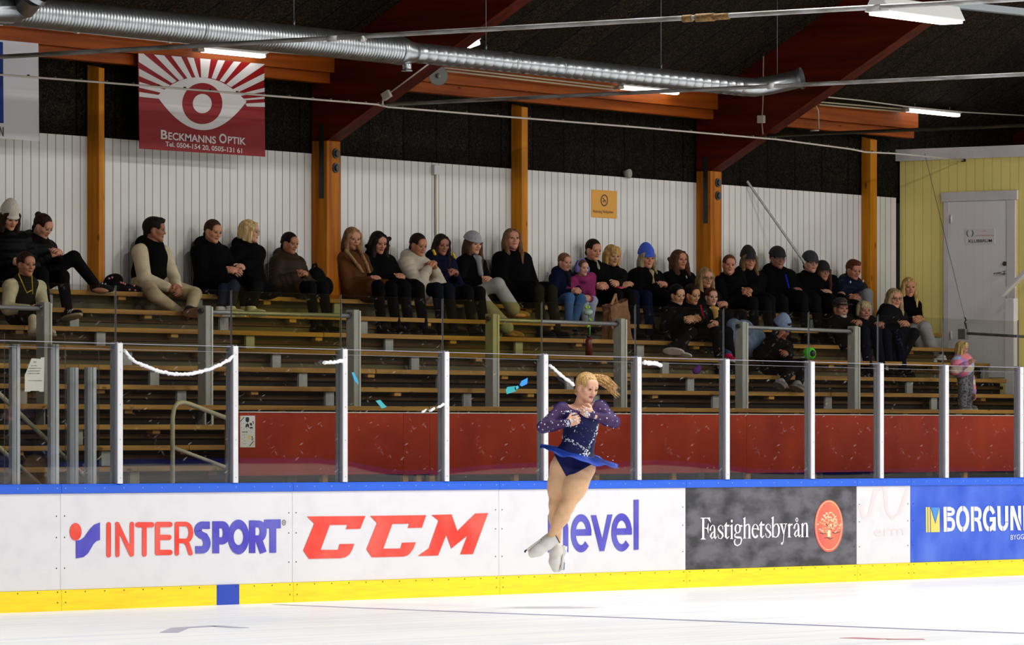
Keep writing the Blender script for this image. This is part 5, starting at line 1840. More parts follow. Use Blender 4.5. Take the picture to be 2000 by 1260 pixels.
def skin_mats(tone, hairc):
    key = (tone, hairc)
    if key not in SKINS:
        t = lin(tone)
        sk = mat('skin_' + tone, tone, .5, var=.05, scale=30, spec=.35)
        lip = mat('lips_' + tone, tuple(a * b for a, b in zip(t[:3], (.72, .42, .42))), .4)
        SKINS[key] = [sk, lip, mat('eye_white', '#857a72', .4), mat('iris_dark', '#120c0a', .2), mat('brow_' + hairc, tuple(x * .5 for x in lin(hairc)[:3]), .7), mat('mouth_line', '#2a0a0a', .6)]
    return SKINS[key]


def hair_mat(c):
    t = lin(c)
    return mat('hair_' + c, tuple(x * .5 for x in t[:3]), .65, col2=tuple(min(1, x * 1.25) for x in t[:3]), scale=5, stretch=(14, 14, 1.2), bump=.5, bscale=8, spec=.12)


def cloth(c, puffy=False):
    return mat(('puffy_' if puffy else 'cloth_') + c, c, .85 if not puffy else .55, var=.12, scale=9, bump=.35, bscale=22, spec=.05 if not puffy else .07)


def glasses_np(hp, s):
    out = []
    for sg in (-1, 1):
        pts = [hp(sg * .032 + .0235 * math.cos(t), .098 - .004 * abs(math.cos(t)), -.001 + .018 * math.sin(t)) for t in np.linspace(0, 2 * math.pi, 15)[:-1]]
        out.append(tube_np(pts, .0022 * s, 5, True))
        out.append(tube_np([hp(sg * .056, .094, .004), hp(sg * .074, .06, .005), hp(sg * .078, -.005, .002)], .002 * s, 5))
    out.append(tube_np([hp(-.009, .099, .002), hp(0, .1025, .005), hp(.009, .099, .002)], .002 * s, 5))
    return out


def join_np(parts):
    V, Q, o = [], [], 0
    for v, q in parts:
        V.append(v); Q.append(np.asarray(q) + o); o += len(v)
    return np.concatenate(V), np.concatenate(Q)


HB, HC = .0068, .0105          # voxel sizes for bodies and for clothing


def shoe(parent, A, fd, up, col, sole, s=1.0, boot=0.0, stripes=None, name='shoe'):
    fd = nrm(fd); up = nrm(up - fd * (np.asarray(up) @ fd)); R = np.stack([np.cross(fd, up), fd, up], 1)
    P = lambda x, y, z: A + s * (R @ np.array((x, y, z), float))
    f = Field(A - .26 * s, A + .26 * s, .0075)
    f.ell(P(0, .065, -.048), np.array((.043, .122, .040)) * s, R, .02)
    f.ell(P(0, .0, -.035), np.array((.038, .055, .055)) * s, R, .03)
    f.cap(P(0, -.01, -.03), P(0, -.012, .02 + boot), .042 * s, .046 * s, .03)
    f.rbox(P(0, .05, -.085), np.array((.06, .16, .022)) * s, R, .005, .004, 's')
    if boot <= 0: f.half(P(0, 0, .022), up)
    o = field_obj(f, name, cloth(col, True), parent)
    f = Field(A - .26 * s, A + .26 * s, .0065)
    f.ell(P(0, .06, -.074), np.array((.049, .135, .05)) * s, R, .005)
    f.half(P(0, 0, -.062), up); f.half(P(0, 0, -.088), -up)
    field_obj(f, 'sole', cloth(sole), o)
    if stripes:
        mb = MB()
        for q in (.015, .045, .075):
            for sg in (-1, 1):
                mb.bar(P(sg * .040, q, -.05), P(sg * .032, q + .02, -.012), .010 * s, .012 * s, tuple(R[:, 0]))
        mb.build('stripes', cloth(stripes), o)
    return o


def person(label, head, k, fa=30, fp=8, roll=0, s=1.0, ba=45, hip=None, lean=0.0, tone='#b07a5c', hair='tied', hairc='#3a2416',
           jacket='#0c0c0e', puffy=False, trousers='#0b0b0d', shoes='#111113', sole='#2a2a2c', hands=None, hdy=0.0, curl=.9, legs=None, collar=True, hood=False,
           hat=None, hatc='#111', glasses=None, smile=0.0, gaze=None, scarf=None, vest=None, thick=.0, flare=0.0, shirt=None, Yh=None, group='spectators on the stand', boot=0.0, stripes=None,
           stand=False, coat=0.0, seat=None, extra=None, long_front=None, beard=None, foot=None, trim=None):
    yr = yk(k)
    Yp = yr + (.20 if k < 9 else .22)
    if Yh is None: Yh = Yp - .02 - lean
    hc = onY(head[0], head[1], Yh)
    px, py = head
    hx = hip if hip is not None else px - 4
    pel = onY(hx, py, Yp)
    zs_ = (zk(k, pel[0]) if seat is None else seat)
    pel[2] = zs_ + .095 * s
    bf = facing(ba)
    R = head_frame(facing(fa), fp, roll)
    Rb = frame(bf)
    lat = Rb[:, 0]
    nb = hc + s * (-R[:, 1] * .012 - R[:, 2] * .13 + np.array((0, 0, -.035)))
    base = empty('person', (pel[0], pel[1], zs_), label, 'person', group)
    # trunk axis
    ch = nb + (pel - nb) * .30
    ab = nb + (pel - nb) * .68
    upb = nrm(nb - pel)
    Rt = np.stack([lat, nrm(np.cross(upb, lat)), upb], 1)
    if Rt[:, 1] @ bf < 0: Rt[:, 1] *= -1
    sh = {q: nb + s * (lat * .165 * q + Rt[:, 2] * -.055) for q in (-1, 1)}
    # hands
    H = {}
    if hands is None:
        m = pel + bf * .30 * s + np.array((0, 0, .15 * s))
        H = {1: m + lat * .03, -1: m - lat * .03}
    else:
        for q, h in zip((1, -1), hands if len(hands) == 2 else (hands[0], hands[0])):
            p = onY(h[0], h[1], Yp - .26 + hdy + (h[2] if len(h) > 2 else 0))
            if len(hands) == 1: p = p + lat * .028 * q
            H[q] = p
    el, wr, hd = {}, {}, {}
    for q in (1, -1):
        tgt = H[q]
        a = sh[q]
        di = nrm(tgt - (a + np.array((0, 0, -.25)) + lat * q * .05))
        w0 = tgt - di * .07 * s
        e_, w1 = two_bone(a, w0, .285 * s, .245 * s, lat * q * .8 - bf * .35 + np.array((0, 0, -.75)))
        el[q], wr[q] = e_, w1
        hd[q] = nrm(w1 - e_)
    # legs
    hipj = {q: pel + lat * .088 * s * q for q in (1, -1)}
    kn, an, fdv = {}, {}, {}
    zf = zk(max(k - 2, 0), pel[0]) + .088 * s
    for i, q in enumerate((1, -1)):
        if legs is not None:
            K_, A_ = legs[i]
            kn[q] = ray_reach(K_[0], K_[1], hipj[q], .43 * s, hipj[q][1] - .40)
            an[q] = ray_reach(A_[0], A_[1], kn[q], .41 * s, kn[q][1] - .08)
        elif stand:
            kn[q] = hipj[q] + np.array((0, 0, -.40 * s * stand)) + bf * .02; an[q] = hipj[q] + np.array((0, 0, -.76 * s * stand))
        else:
            lf = nrm(bf + np.array((0, -.5, 0)))
            at = hipj[q] + lf * .50 * s + lat * q * .02
            at[2] = zf
            kn[q], an[q] = two_bone(hipj[q], at, .43 * s, .42 * s, np.array((0, 0, 1.0)) + lf * .6)
        fdv[q] = nrm(np.array((bf[0], bf[1] - .3, 0))) if foot is None else nrm(onY(*foot[i][1]) - onY(*foot[i][0]))
    pts = [hc + .16 * s, hc - .16 * s, pel + .2, pel - .2] + [v for D in (el, H, kn, an) for v in D.values()]
    lo, hi = np.min(pts, 0) - .20, np.max(pts, 0) + .20
    # ---- body
    f = Field(lo, hi, HB)
    hp = head_field(f, hc, R, s, child=1.0 if s < .85 else 0.0)
    f.cap(hp(0, -.026, -.06), nb + s * (Rt[:, 2] * .0 - bf * .01), .050 * s, .056 * s, .03)
    f.ell(ch, np.array((.145, .085, .15)) * s, Rt, .05); f.ell(ab, np.array((.125, .08, .13)) * s, Rt, .05); f.ell(pel, np.array((.14, .10, .09)) * s, Rb, .05)
    for q in (1, -1):
        f.cap(nb - Rt[:, 2] * .03 * s, sh[q], .045 * s, .048 * s, .04)
        f.cap(sh[q], el[q], .044 * s, .036 * s, .03); f.cap(el[q], wr[q], .036 * s, .024 * s, .02)
        nm = nrm(lat * -q * .8 + np.array((0, 0, -.5)) - bf * .1)
        hand_field(f, wr[q], hd[q], nm, -q, curl, s * 1.02)
        f.cap(hipj[q], kn[q], .066 * s, .048 * s, .03); f.cap(kn[q], an[q], .045 * s, .032 * s, .02)
        f.ell(an[q] + fdv[q] * .05 * s - UPV * .05 * s, np.array((.03, .085, .025)) * s, frame(fdv[q]), .03)
    ms = skin_mats(tone, hairc)
    g = gaze or (0, 1, -.05)
    body_mesh(f, 'body', base, hc, R, s, ms, face_extras(hp, R, s, g, smile))
    # ---- hair and hats
    big = .36 * s
    hm = hair_mat(hairc)
    if hair:
        f = Field(hc - big, hc + big * .8, .0075)
        hair_field(f, hp, R, s, hair, int(px))
        if hat == 'beanie':
            Fh = hp(0, .05, .05)
            f.half(hp(0, .05, .026), R @ nrm(np.array((0, .1, 1.0))))
        if long_front:
            for ch_ in long_front:
                P_ = [onY(a, b, Yh - .10) for a, b in ch_]
                for a, b in zip(P_, P_[1:]): f.cap(a, b, .022 * s, .018 * s, .012)
        field_obj(f, 'hair', hm, base)
    if beard:
        f = Field(hc - .2, hc + .2, .007)
        f.ell(hp(0, .062, -.090), np.array((.046, .036, .034)) * s, R, .02); f.ell(hp(0, .085, -.046), np.array((.028, .012, .007)) * s, R, .01)
        f.ell(hp(0, .095, -.060), np.array((.02, .02, .011)) * s, R, .008, 's')
        field_obj(f, 'beard', hair_mat(beard), base)
    if hat:
        f = Field(hc - big, hc + big, .0075)
        if hat in ('beanie', 'tallbeanie'):
            beanie_field(f, hp, R, s, .022 if hat == 'tallbeanie' else .0)
        elif hat == 'cap':
            f.ell(hp(0, -.014, .04), np.array((.084, .103, .082)) * s, R, .01)
            f.half(hp(0, 0, .028), -R[:, 2])
            f.rbox(hp(0, .105, .050), np.array((.066, .055, .006)) * s, R, .005, .012)
        elif hat == 'muffs':
            pts_ = [hp(.086 * math.cos(t), -.01, .012 + .11 * math.sin(t)) for t in np.linspace(0, math.pi, 13)]
            for a, b in zip(pts_, pts_[1:]): f.cap(a, b, .011 * s, .011 * s, .01)
            for sg in (-1, 1): f.ell(hp(sg * .090, -.002, -.02), np.array((.032, .052, .056)) * s, R, .01)
        field_obj(f, 'earmuffs' if hat == 'muffs' else ('cap' if hat == 'cap' else 'beanie'), mat('knit_' + hatc, hatc, .9, var=.12, scale=30, stretch=(3, 3, .6), bump=.5, bscale=40), base)
    if glasses:
        V, Q = join_np(glasses_np(hp, s))
        np_mesh('glasses', V, Q, mat('frame_' + glasses, glasses, .35), base)
    # ---- jacket
    t = thick + (.018 if puffy else .0)
    f = Field(lo - .05, hi + .05, HC)
    f.ell(pel + upb * .05, np.array((.178 + t, .135 + t, .135)) * s, Rt, .05)
    f.ell(ab, np.array((.168 + t, .125 + t, .155)) * s, Rt, .06)
    f.ell(ch, np.array((.182 + t, .125 + t, .165)) * s, Rt, .06)
    if puffy:
        for q in range(5):
            f.ell(nb + (pel - nb) * (.16 + .2 * q), np.array((.196, .148, .052)) * s, Rt, .02)
    fs = Field(lo - .05, hi + .05, HC) if vest else f
    for q in (1, -1):
        fs.cap(nb - Rt[:, 2] * .055 * s, sh[q], (.07 + t * .6) * s, (.068 + t * .6) * s, .05)
        cuff = wr[q] - hd[q] * (.012 if not vest else .02) * s
        fs.cap(sh[q], el[q], (.068 + t * .8) * s, (.060 + t * .8) * s, .03, puff=.010 if puffy else 0, np_=5)
        fs.cap(el[q], cuff, (.060 + t * .8) * s, (.043 + t * .5) * s, .02, puff=.008 if puffy else 0, np_=4)
    if vest:
        for q in (1, -1): f.cap(nb - Rt[:, 2] * .03 * s, sh[q] - lat * q * .03 * s, .062 * s, .055 * s, .05)
        fs.ell(ch, np.array((.172, .118, .15)) * s, Rt, .05)
        # hood / collar of the sweater
        for a in np.linspace(0, 2 * math.pi, 13)[:-1]:
            p = nb + s * (lat * .062 * math.cos(a) + bf * (.058 * math.sin(a) + .012) + UPV * (.012 - .02 * math.sin(a)))
            fs.ell(p, np.array((.026, .026, .02)) * s, None, .02)
        field_obj(fs, 'sweater', cloth(vest), base)
    if coat:
        for q in (1, -1): f.cap(hipj[q], hipj[q] + (kn[q] - hipj[q]) * coat, (.115 + t) * s, (.095 + t * .5) * s, .05)
        f.ell(pel + bf * .2 * coat + UPV * -.05, np.array((.20, .24 * coat, .09)) * s, Rb, .06)
    if collar:
        for a in np.linspace(0, 2 * math.pi, 15)[:-1]:
            p = nb + s * (lat * .070 * math.cos(a) + bf * (.066 * math.sin(a) + .008) + UPV * (.018 - .026 * math.sin(a)))
            f.ell(p, np.array((.030, .030, .034)) * s * (1 + t * 6), None, .03)
        f.cap(hp(0, .0, -.085), nb + bf * .05 * s + UPV * .0, .050 * s, .030 * s, .015, 's') if False else None
    if hood:
        f.ell(nb - bf * .085 * s + UPV * .035 * s, np.array((.125, .075, .085)) * s, Rb, .04)
        for q in (1, -1): f.ell(nb + lat * q * .085 * s + UPV * .02 * s - bf * .02, np.array((.05, .07, .06)) * s, Rb, .04)
    field_obj(f, 'jacket' if not vest else 'vest', cloth(jacket, puffy), base)
    if shirt:
        f = Field(nb - .2, nb + .2, .007)
        for a in np.linspace(0, 2 * math.pi, 15)[:-1]:
            p = nb + s * (lat * .060 * math.cos(a) + bf * (.064 * math.sin(a) + .014) + UPV * (.030 - .022 * math.sin(a)))
            f.ell(p, np.array((.022, .022, .026)) * s, None, .02)
        f.ell(nb + bf * .085 * s - UPV * .05 * s, np.array((.03, .05, .06)) * s, Rb, .03)
        field_obj(f, 'collar', cloth(shirt), base)
    if scarf:
        f = Field(nb - .3, nb + .25, .0085)
        for a in np.linspace(0, 2 * math.pi, 13)[:-1]:
            p = nb + s * (lat * .078 * math.cos(a) + bf * (.075 * math.sin(a) + .01) + UPV * (.02 - .02 * math.sin(a)))
            f.ell(p, np.array((.034, .034, .034)) * s, None, .02)
        f.cap(nb + bf * .10 * s + lat * .03 * s, nb + bf * .15 * s + lat * .04 * s - UPV * .17 * s, .038 * s, .03 * s, .03)
        field_obj(f, 'scarf', cloth(scarf), base)
    # ---- trousers and shoes
    f = Field(lo - .05, hi + .05, HC)
    f.ell(pel, np.array((.172, .135, .105)) * s, Rb, .05)
    for q in (1, -1):
        f.cap(hipj[q], kn[q], .098 * s, (.066 + flare * .3) * s, .04)
        f.cap(kn[q], kn[q] + (an[q] - kn[q]) * (.94 if not boot else .8), (.064 + flare * .3) * s, (.050 + flare) * s, .03)
    field_obj(f, 'trousers', cloth(trousers), base)
    for i, q in enumerate((1, -1)):
        shoe(base, an[q], fdv[q], nrm(kn[q] - an[q]) if foot else UPV, shoes, sole, s, boot, stripes)
    return dict(base=base, hp=hp, R=R, nb=nb, bf=bf, lat=lat, H=H, wr=wr, pel=pel, Rt=Rt, hc=hc, ch=ch, kn=kn, an=an, el=el, sh=sh)
# ------------------------------------------------------------------ the spectators, along the stand
BLK, BLK2 = '#040405', '#060608'
p1 = person('woman in a cream knitted beanie with long dark hair and black jacket', (19, 425), 9, fa=32, fp=22, hair='long', hairc='#2a160e', hat='tallbeanie', hatc='#b9b2a6', jacket=BLK, puffy=True, ba=30, tone='#b98468', lean=.02)
p2 = person('woman with dark bun in black puffer coat, legs crossed, wearing striped trainers', (84, 442), 9, fa=55, fp=26, hair='bun', hairc='#2a180e', jacket=BLK, puffy=True, hood=True, ba=60, hip=78, hands=[(110, 492)], hdy=-.05,
            legs=[((150, 500, 3.75), (186, 556, 3.55)), ((122, 540, 3.85), (132, 608, 3.35))], shoes='#16161a', sole='#a89a7c', stripes='#c9c9c4', foot=[((180, 570, 3.5), (222, 574, 3.3)), ((118, 625, 3.3), (166, 612, 3.0))], tone='#b88066')
p3 = person('woman in cream hoodie and dark vest with yellow cord by the rail post', (51, 516), 7, fa=38, fp=6, hair='tied', hairc='#2c1a12', jacket='#1c1a12', vest='#b3a98a', trousers='#15140f', shoes='#b5a48c', sole='#8f8068', boot=.06, ba=40, hands=[(72, 602)], hdy=-.12, tone='#a06a50', hip=46,
            legs=[((75, 610, 2.95), (66, 640, 2.75)), ((50, 612, 2.95), (84, 640, 2.65))], smile=.2)
mb = MB()
for a, b in (((36, 535), (52, 572)), ((62, 536), (64, 575)), ((52, 572), (62, 567))):
    q = p3['nb'] + p3['bf'] * .15
    A_, B_ = onY(a[0], a[1], q[1] - .03), onY(b[0], b[1], q[1] - .03)
    mb.tube([A_, B_], .005, 6)
mb.build('hood_cord', cloth('#b89a2c'), p3['base'])
p4 = person('man in black vest and cream sweater sitting cross-legged, face in profile', (302, 449), 9, fa=84, fp=4, hair='short', hairc='#1a120c', jacket=BLK, vest='#b5a78c', trousers='#a8977a', shoes='#1a1412', sole='#6a4a34', ba=52, hip=290, hands=[(346, 566)], hdy=-.14, s=1.06, tone='#8f5a40', hood=True, thick=.01,
            legs=[((300, 575, 3.75), (352, 612, 3.55)), ((380, 575, 3.95), (372, 606, 3.60))], foot=[((352, 612, 3.5), (378, 606, 3.3)), ((372, 606, 3.6), (396, 604, 3.5))])
p5 = person('woman with swept-back brown hair in black coat next to the blonde bob in profile', (416, 452), 9, coat=.85, fa=42, fp=12, roll=-4, hair='tied', hairc='#3a2414', jacket=BLK, hood=True, ba=48, thick=.015, tone='#b47a5c', hip=415, trousers='#20242e', shoes='#c9c6c2', sole='#d8d6d2', legs=[((455, 560, 3.75), (452, 602, 3.6)), ((440, 560, 3.75), (432, 603, 3.6))])
p6 = person('woman with a blonde bob and glasses in profile, wearing a black coat', (487, 452), 9, coat=.85, fa=80, fp=4, hair='bob', hairc='#c9ac78', glasses='#b8a88a', jacket=BLK, hood=True, ba=55, thick=.02, tone='#b88a70', hip=485, hands=[(458, 527)], shoes='#c4c0bc', sole='#d8d6d2', legs=[((500, 560, 3.75), (492, 602, 3.6)), ((480, 560, 3.75), (478, 603, 3.6))])
p7 = person('girl with black bun in an olive-brown puffer jacket beside the thick pillar', (566, 475), 9, coat=.6, fa=48, fp=10, hair='tied', hairc='#120c0a', jacket='#2a2014', puffy=True, hood=True, ba=50, tone='#9a6446', s=.94, hip=560, hands=[(592, 533)], hdy=-.02)
p8 = person('woman with very long fair hair in a tan wool coat beside the thick pillar', (688, 466), 9, fa=30, fp=8, hair='long', hairc='#8a6a48', jacket='#4a2c14', coat=.8, ba=48, tone='#b07a60', hip=690, collar=True, trousers=BLK, hands=[(738, 545)], long_front=[((676, 490), (700, 520), (712, 540)), ((700, 482), (715, 515), (722, 535))])
p9 = person('woman with long dark hair in a black coat beside the tan coat', (739, 474), 9, coat=.85, fa=34, fp=14, hair='wavy', hairc='#140c0a', jacket=BLK, ba=45, thick=.02, tone='#a87056', hip=745)
p10 = person('young woman with dark swept-back hair in a cream puffer jacket, hands clasped', (817, 478), 9, coat=.6, fa=42, fp=16, hair='tied', hairc='#22140e', jacket='#a89e8e', puffy=True, hood=True, ba=55, tone='#a86c4e', lean=.12, hip=800, hands=[(850, 517)], hdy=-.06, trousers='#0e1018')
p11 = person('smiling girl with dark hair in a navy jacket with yellow trims', (862, 478), 9, coat=.6, fa=28, fp=10, hair='long', hairc='#1e120e', jacket='#0c0f22', hood=True, ba=50, tone='#8f5a44', smile=1.0, hip=866, hands=[(888, 531)], s=.96, lean=.06)
for a in ((848, 492, '#c9a030'), (886, 498, '#c9a030')):
    mb = MB(); c = onY(a[0], a[1], p11['nb'][1] - .13); mb.bar(c + (-.02, 0, .02), c + (.02, 0, -.03), .02, .02); mb.build('yellow_trim', cloth(a[2]), p11['base'])
p12 = person('girl in light grey beanie and black coat with pale grey trousers', (924, 476), 9, coat=.3, fa=40, fp=6, hair='long', hairc='#4a3020', hat='beanie', hatc='#8f8f92', jacket=BLK, ba=55, tone='#b88468', hip=912, hands=[(953, 546)], hdy=-.06, trousers='#8b8a84', flare=.025, shoes='#8a6a40', sole='#6a5030', scarf='#77777a',
             legs=[((972, 556, 3.8), (1004, 606, 3.5)), ((942, 588, 3.75), (994, 645, 3.25))], foot=[((1004, 610, 3.5), (1030, 612, 3.4)), ((990, 650, 3.2), (1026, 655, 3.0))])
p13 = person('woman with long brown-blonde hair and raised chin in a wide black coat', (999, 468), 9, coat=.85, fa=24, fp=-8, hair='long', hairc='#6a4c34', jacket=BLK, ba=45, thick=.03, tone='#b57c62', hip=1003, hands=[(1034, 563)], trousers='#1c1a10', s=1.04)
p14 = person('girl with fair brown hair in a navy jacket and blue jeans', (1103, 512), 9, fa=36, fp=8, hair='tied', hairc='#6a4a30', jacket='#0c1028', ba=46, tone='#b07c62', s=.84, hip=1098, hands=[(1126, 566)], hdy=-.05, trousers='#3c5a86', hood=True, scarf='#15151c', legs=[((1112, 582, 3.8), (1110, 640, 3.65)), ((1134, 584, 3.85), (1118, 642, 3.7))])
p15 = person('small girl with purple earmuffs in a pink jacket and pale jeans', (1137, 523), 9, fa=38, fp=6, hair='tied', hairc='#5a402c', hat='muffs', hatc='#6a64b0', jacket='#7c2a55', ba=44, tone='#b8866e', s=.78, hip=1136, hands=[(1145, 579)], hdy=-.05, trousers='#8f96a8', Yh=4.22, legs=[((1140, 590, 3.9), (1144, 640, 3.8)), ((1158, 588, 3.9), (1150, 640, 3.8))])
p16 = person('smiling woman with dark swept-back hair and white collar behind the girl in earmuffs', (1159, 488), 9, coat=.85, fa=34, fp=12, hair='tied', hairc='#1e120c', jacket=BLK, shirt='#8a8480', ba=40, tone='#b87c60', smile=1.2, hip=1164, hands=[(1176, 558)], Yh=4.42)
p17 = person('woman with a straight blonde bob in black jacket and dotted navy trousers', (1195, 499), 9, fa=30, fp=10, hair='bobfringe', hairc='#b08a4c', jacket=BLK2, ba=42, tone='#b0805f', hip=1194, hands=[(1222, 556), (1203, 550)], hdy=-.04, trousers='#0a1026', curl=.6)
p18 = person('woman in a bright blue beanie with a beige scarf and black coat', (1263, 505), 9, coat=.85, fa=26, fp=2, hair='long', hairc='#8a7a5c', hat='tallbeanie', hatc='#2c4cae', jacket=BLK, ba=44, thick=.03, tone='#b57860', hip=1256, scarf='#8a7a5c', hands=[(1296, 556)], hdy=-.03, trousers=BLK)
f = Field(p18['wr'][1] - .25, p18['wr'][1] + .25, .008)
for q in (1, -1): f.cap(p18['wr'][q] - nrm(p18['wr'][q] - p18['el'][q]) * .07, p18['wr'][q] + nrm(p18['wr'][q] - p18['el'][q]) * .01, .050, .042, .02)
field_obj(f, 'cuff', cloth('#a8a49c'), p18['base'])
p19 = person('woman with wavy brown hair, white collar and black jacket beside the second thick pillar', (1326, 508), 9, coat=.85, fa=36, fp=-2, hair='wavy', hairc='#4a2c1a', jacket=BLK, shirt='#b8b4b0', ba=44, tone='#a86c50', hip=1326, thick=.02)
p22 = person('fair-haired woman in glasses and black jacket in front of the second thick pillar', (1377, 543), 8, fa=30, fp=4, hair='long', hairc='#8a7048', glasses='#1a1412', jacket=BLK, ba=40, tone='#a8745a', hip=1380)
p24 = person('girl with swept-back fair hair leaning out behind the second thick pillar', (1424, 517), 9, fa=10, fp=4, roll=-6, hair='tied', hairc='#5a3c24', jacket=BLK, ba=35, tone='#b0785c', hip=1434, s=.96, Yh=4.32)
p25 = person('woman in a black beanie and dark glasses with a fair ponytail over her shoulder', (1462, 509), 9, coat=.85, fa=18, fp=0, hair='long', hairc='#6a5030', hat='tallbeanie', hatc='#0e0e10', glasses='#1c1818', jacket=BLK, ba=38, thick=.03, tone='#a87058', hip=1463, hands=[(1452, 568)], hdy=.02, hood=True)
p26 = person('man in a black beanie and glasses with blue piping on his black jacket', (1519, 505), 9, coat=.85, fa=22, fp=4, hair='short', hairc='#14100e', hat='beanie', hatc='#0b0b0d', glasses='#1c1c20', jacket=BLK, ba=42, thick=.045, tone='#8a5646', hip=1522, s=1.06, hood=True)
mb = MB()
for a, b, c_ in (((1534, 536), (1542, 568), 0), ((1542, 568), (1548, 582), 0), ((1552, 590), (1576, 588), 0)): mb.bar(onY(a[0], a[1], 4.16), onY(b[0], b[1], 4.14), .012, .012, (0, 1, 0))
mb.build('blue_piping', cloth('#1a28b8'), p26['base'])
p27 = person('man in a charcoal beanie and black-rimmed glasses, black coat', (1583, 513), 9, coat=.85, fa=26, fp=4, hair='short', hairc='#1c1410', hat='beanie', hatc='#26282c', glasses='#0c0c0e', jacket=BLK, ba=42, thick=.03, tone='#b0806a', hip=1580, s=1.04)
p28 = person('woman in a black beanie and glasses with long brown hair beside the charcoal beanie', (1607, 530), 9, coat=.85, fa=24, fp=4, hair='long', hairc='#3c2416', hat='beanie', hatc='#0e0d0d', glasses='#141210', jacket=BLK, ba=42, tone='#a06a54', hip=1612, s=.95, Yh=4.28)
p29 = person('boy with tousled auburn hair in a navy jacket, grey trouser knee raised', (1667, 527), 9, fa=30, fp=14, hair='short', hairc='#5a2c16', jacket='#0c1424', puffy=True, hood=True, ba=44, tone='#a86a50', hip=1660, lean=.05, hands=[(1666, 580)], hdy=-.06, trousers='#77787a', legs=[((1694, 575, 3.85), (1700, 630, 3.7)), ((1672, 588, 3.85), (1676, 640, 3.7))])
mb = MB()
for c in ((1661, 551), (1686, 549)):
    q = onY(c[0], c[1], p29['ch'][1] - .17); mb.ball(q, .016, 6, (1, .5, 1))
mb.build('chest_badges', cloth('#b8b8c0'), p29['base'])
# lower rows
p20 = person('girl with black hair smiling sideways, black jacket, grey trainer, on the lower bench', (1323, 575), 7, fa=34, fp=16, roll=8, hair='tied', hairc='#0e0a0a', jacket=BLK, ba=50, tone='#b48664', smile=.9, hip=1322, s=.95, shoes='#17171a', sole='#b8b0a8', legs=[((1350, 650, 2.9), (1310, 680, 2.75)), ((1340, 652, 2.9), (1330, 688, 2.7))], hands=[(1345, 622)], hdy=-.08, foot=[((1300, 690, 2.7), (1335, 692, 2.5)), ((1325, 690, 2.7), (1355, 690, 2.5))])
p21 = person('girl with tightly tied dark hair and red scarf end on the lower bench', (1352, 575), 7, fa=40, fp=16, roll=6, hair='tied', hairc='#1c100c', jacket=BLK2, ba=46, tone='#a4704e', hip=1354, s=.95, hands=[(1354, 621)], hdy=-.10, Yh=3.58)
mb = MB(); a = p21['nb'] + p21['bf'] * .13; mb.bar(a + (0, -.02, .03), a + (.02, -.05, -.12), .03, .02); mb.build('red_scarf_end', cloth('#8a1428'), p21['base'])
p23 = person('girl in mustard hoodie under a dark jacket with blue jeans and pink shoes', (1389, 580), 7, fa=24, fp=4, hair='tied', hairc='#4a2414', jacket=BLK2, scarf='#a88246', shirt='#a88246', ba=44, tone='#b0806a', hip=1388, s=.88, hands=[(1392, 637)], hdy=-.10, trousers='#2c4468', shoes='#b81c50', sole='#d8d0d0', legs=[((1394, 650, 2.95), (1420, 690, 2.6)), ((1412, 648, 2.95), (1424, 694, 2.6))], foot=[((1416, 696, 2.6), (1436, 698, 2.4)), ((1416, 696, 2.6), (1436, 698, 2.4))])
p30 = person('older man in black cap with short white beard and dark jacket', (1641, 603), 7, fa=30, fp=2, hair='short', hairc='#3a3430', hat='cap', hatc='#131212', beard='#b4a69c', jacket='#0c0d0c', ba=44, tone='#94604a', hip=1640, s=1.05, trousers='#090d1a', thick=.02)
p31 = person('woman with short ash-blonde hair and fringe in a dark jacket', (1687, 607), 7, fa=20, fp=0, hair='shortgrey', hairc='#9a8a68', jacket='#0c0c0e', ba=40, tone='#94604e', hip=1688, s=1.0, trousers='#090d1a', thick=.015)
mb = MB(); q = onY(1696, 644, p31['ch'][1] - .15); mb.bar(q, q + (.03, 0, -.05), .02, .01, (0, 1, 0)); mb.build('white_badge', cloth('#c4c4c8'), p31['base'])
p32 = person('woman with long grey-blonde hair and dark glasses by the yellow wall', (1746, 583), 7, fa=26, fp=4, hair='long', hairc='#9a825c', glasses='#101010', jacket='#101013', ba=52, tone='#b47c64', hip=1734, hands=[(1764, 632)], hdy=-.05, trousers='#14141a', hood=True, legs=[((1784, 652, 2.95), (1744, 735, 2.55)), ((1765, 650, 2.95), (1728, 738, 2.55))], shoes='#0c0c0e', thick=.02, s=1.02)
p33 = person('young blonde woman in black top and pale grey trousers against the yellow wall', (1775, 561), 8, fa=14, fp=2, hair='long', hairc='#b8985c', jacket=BLK, ba=52, tone='#b8805e', hip=1772, hands=[(1791, 622)], hdy=-.06, trousers='#8f8f92', flare=.035, shoes='#b8b6b2', sole='#c8c8c8', collar=False, legs=[((1806, 640, 3.15), (1822, 690, 2.95)), ((1786, 640, 3.15), (1804, 694, 2.95))])
p34 = person('person in light blue beanie and dark coat holding a phone to the ear', (1527, 643), 5, fa=48, fp=24, hair='short', hairc='#1c1410', hat='tallbeanie', hatc='#7484a8', jacket='#08080a', ba=50, tone='#7c4634', hip=1512, lean=.06, hands=[(1517, 651, -.02), (1534, 688, -.16)], hdy=.05, shoes='#7a7672', sole='#8a8680', legs=[((1550, 715, 2.1), (1528, 746, 1.95)), ((1568, 712, 2.1), (1560, 750, 1.9))], curl=.8, thick=.02, foot=[((1520, 752, 1.95), (1545, 758, 1.7)), ((1550, 752, 1.9), (1578, 758, 1.65))])
# ------------------------------------------------------------------ the figure skater, caught in the air three metres in front of the boards
SKS = 227.0                       # pixels per metre at her distance
SKD = F / SKS
VV, RR3 = np.array((VX, VY, 0.0)), np.array((RX, RY, 0.0))
CAMP = np.array((CX, CY, CZ))


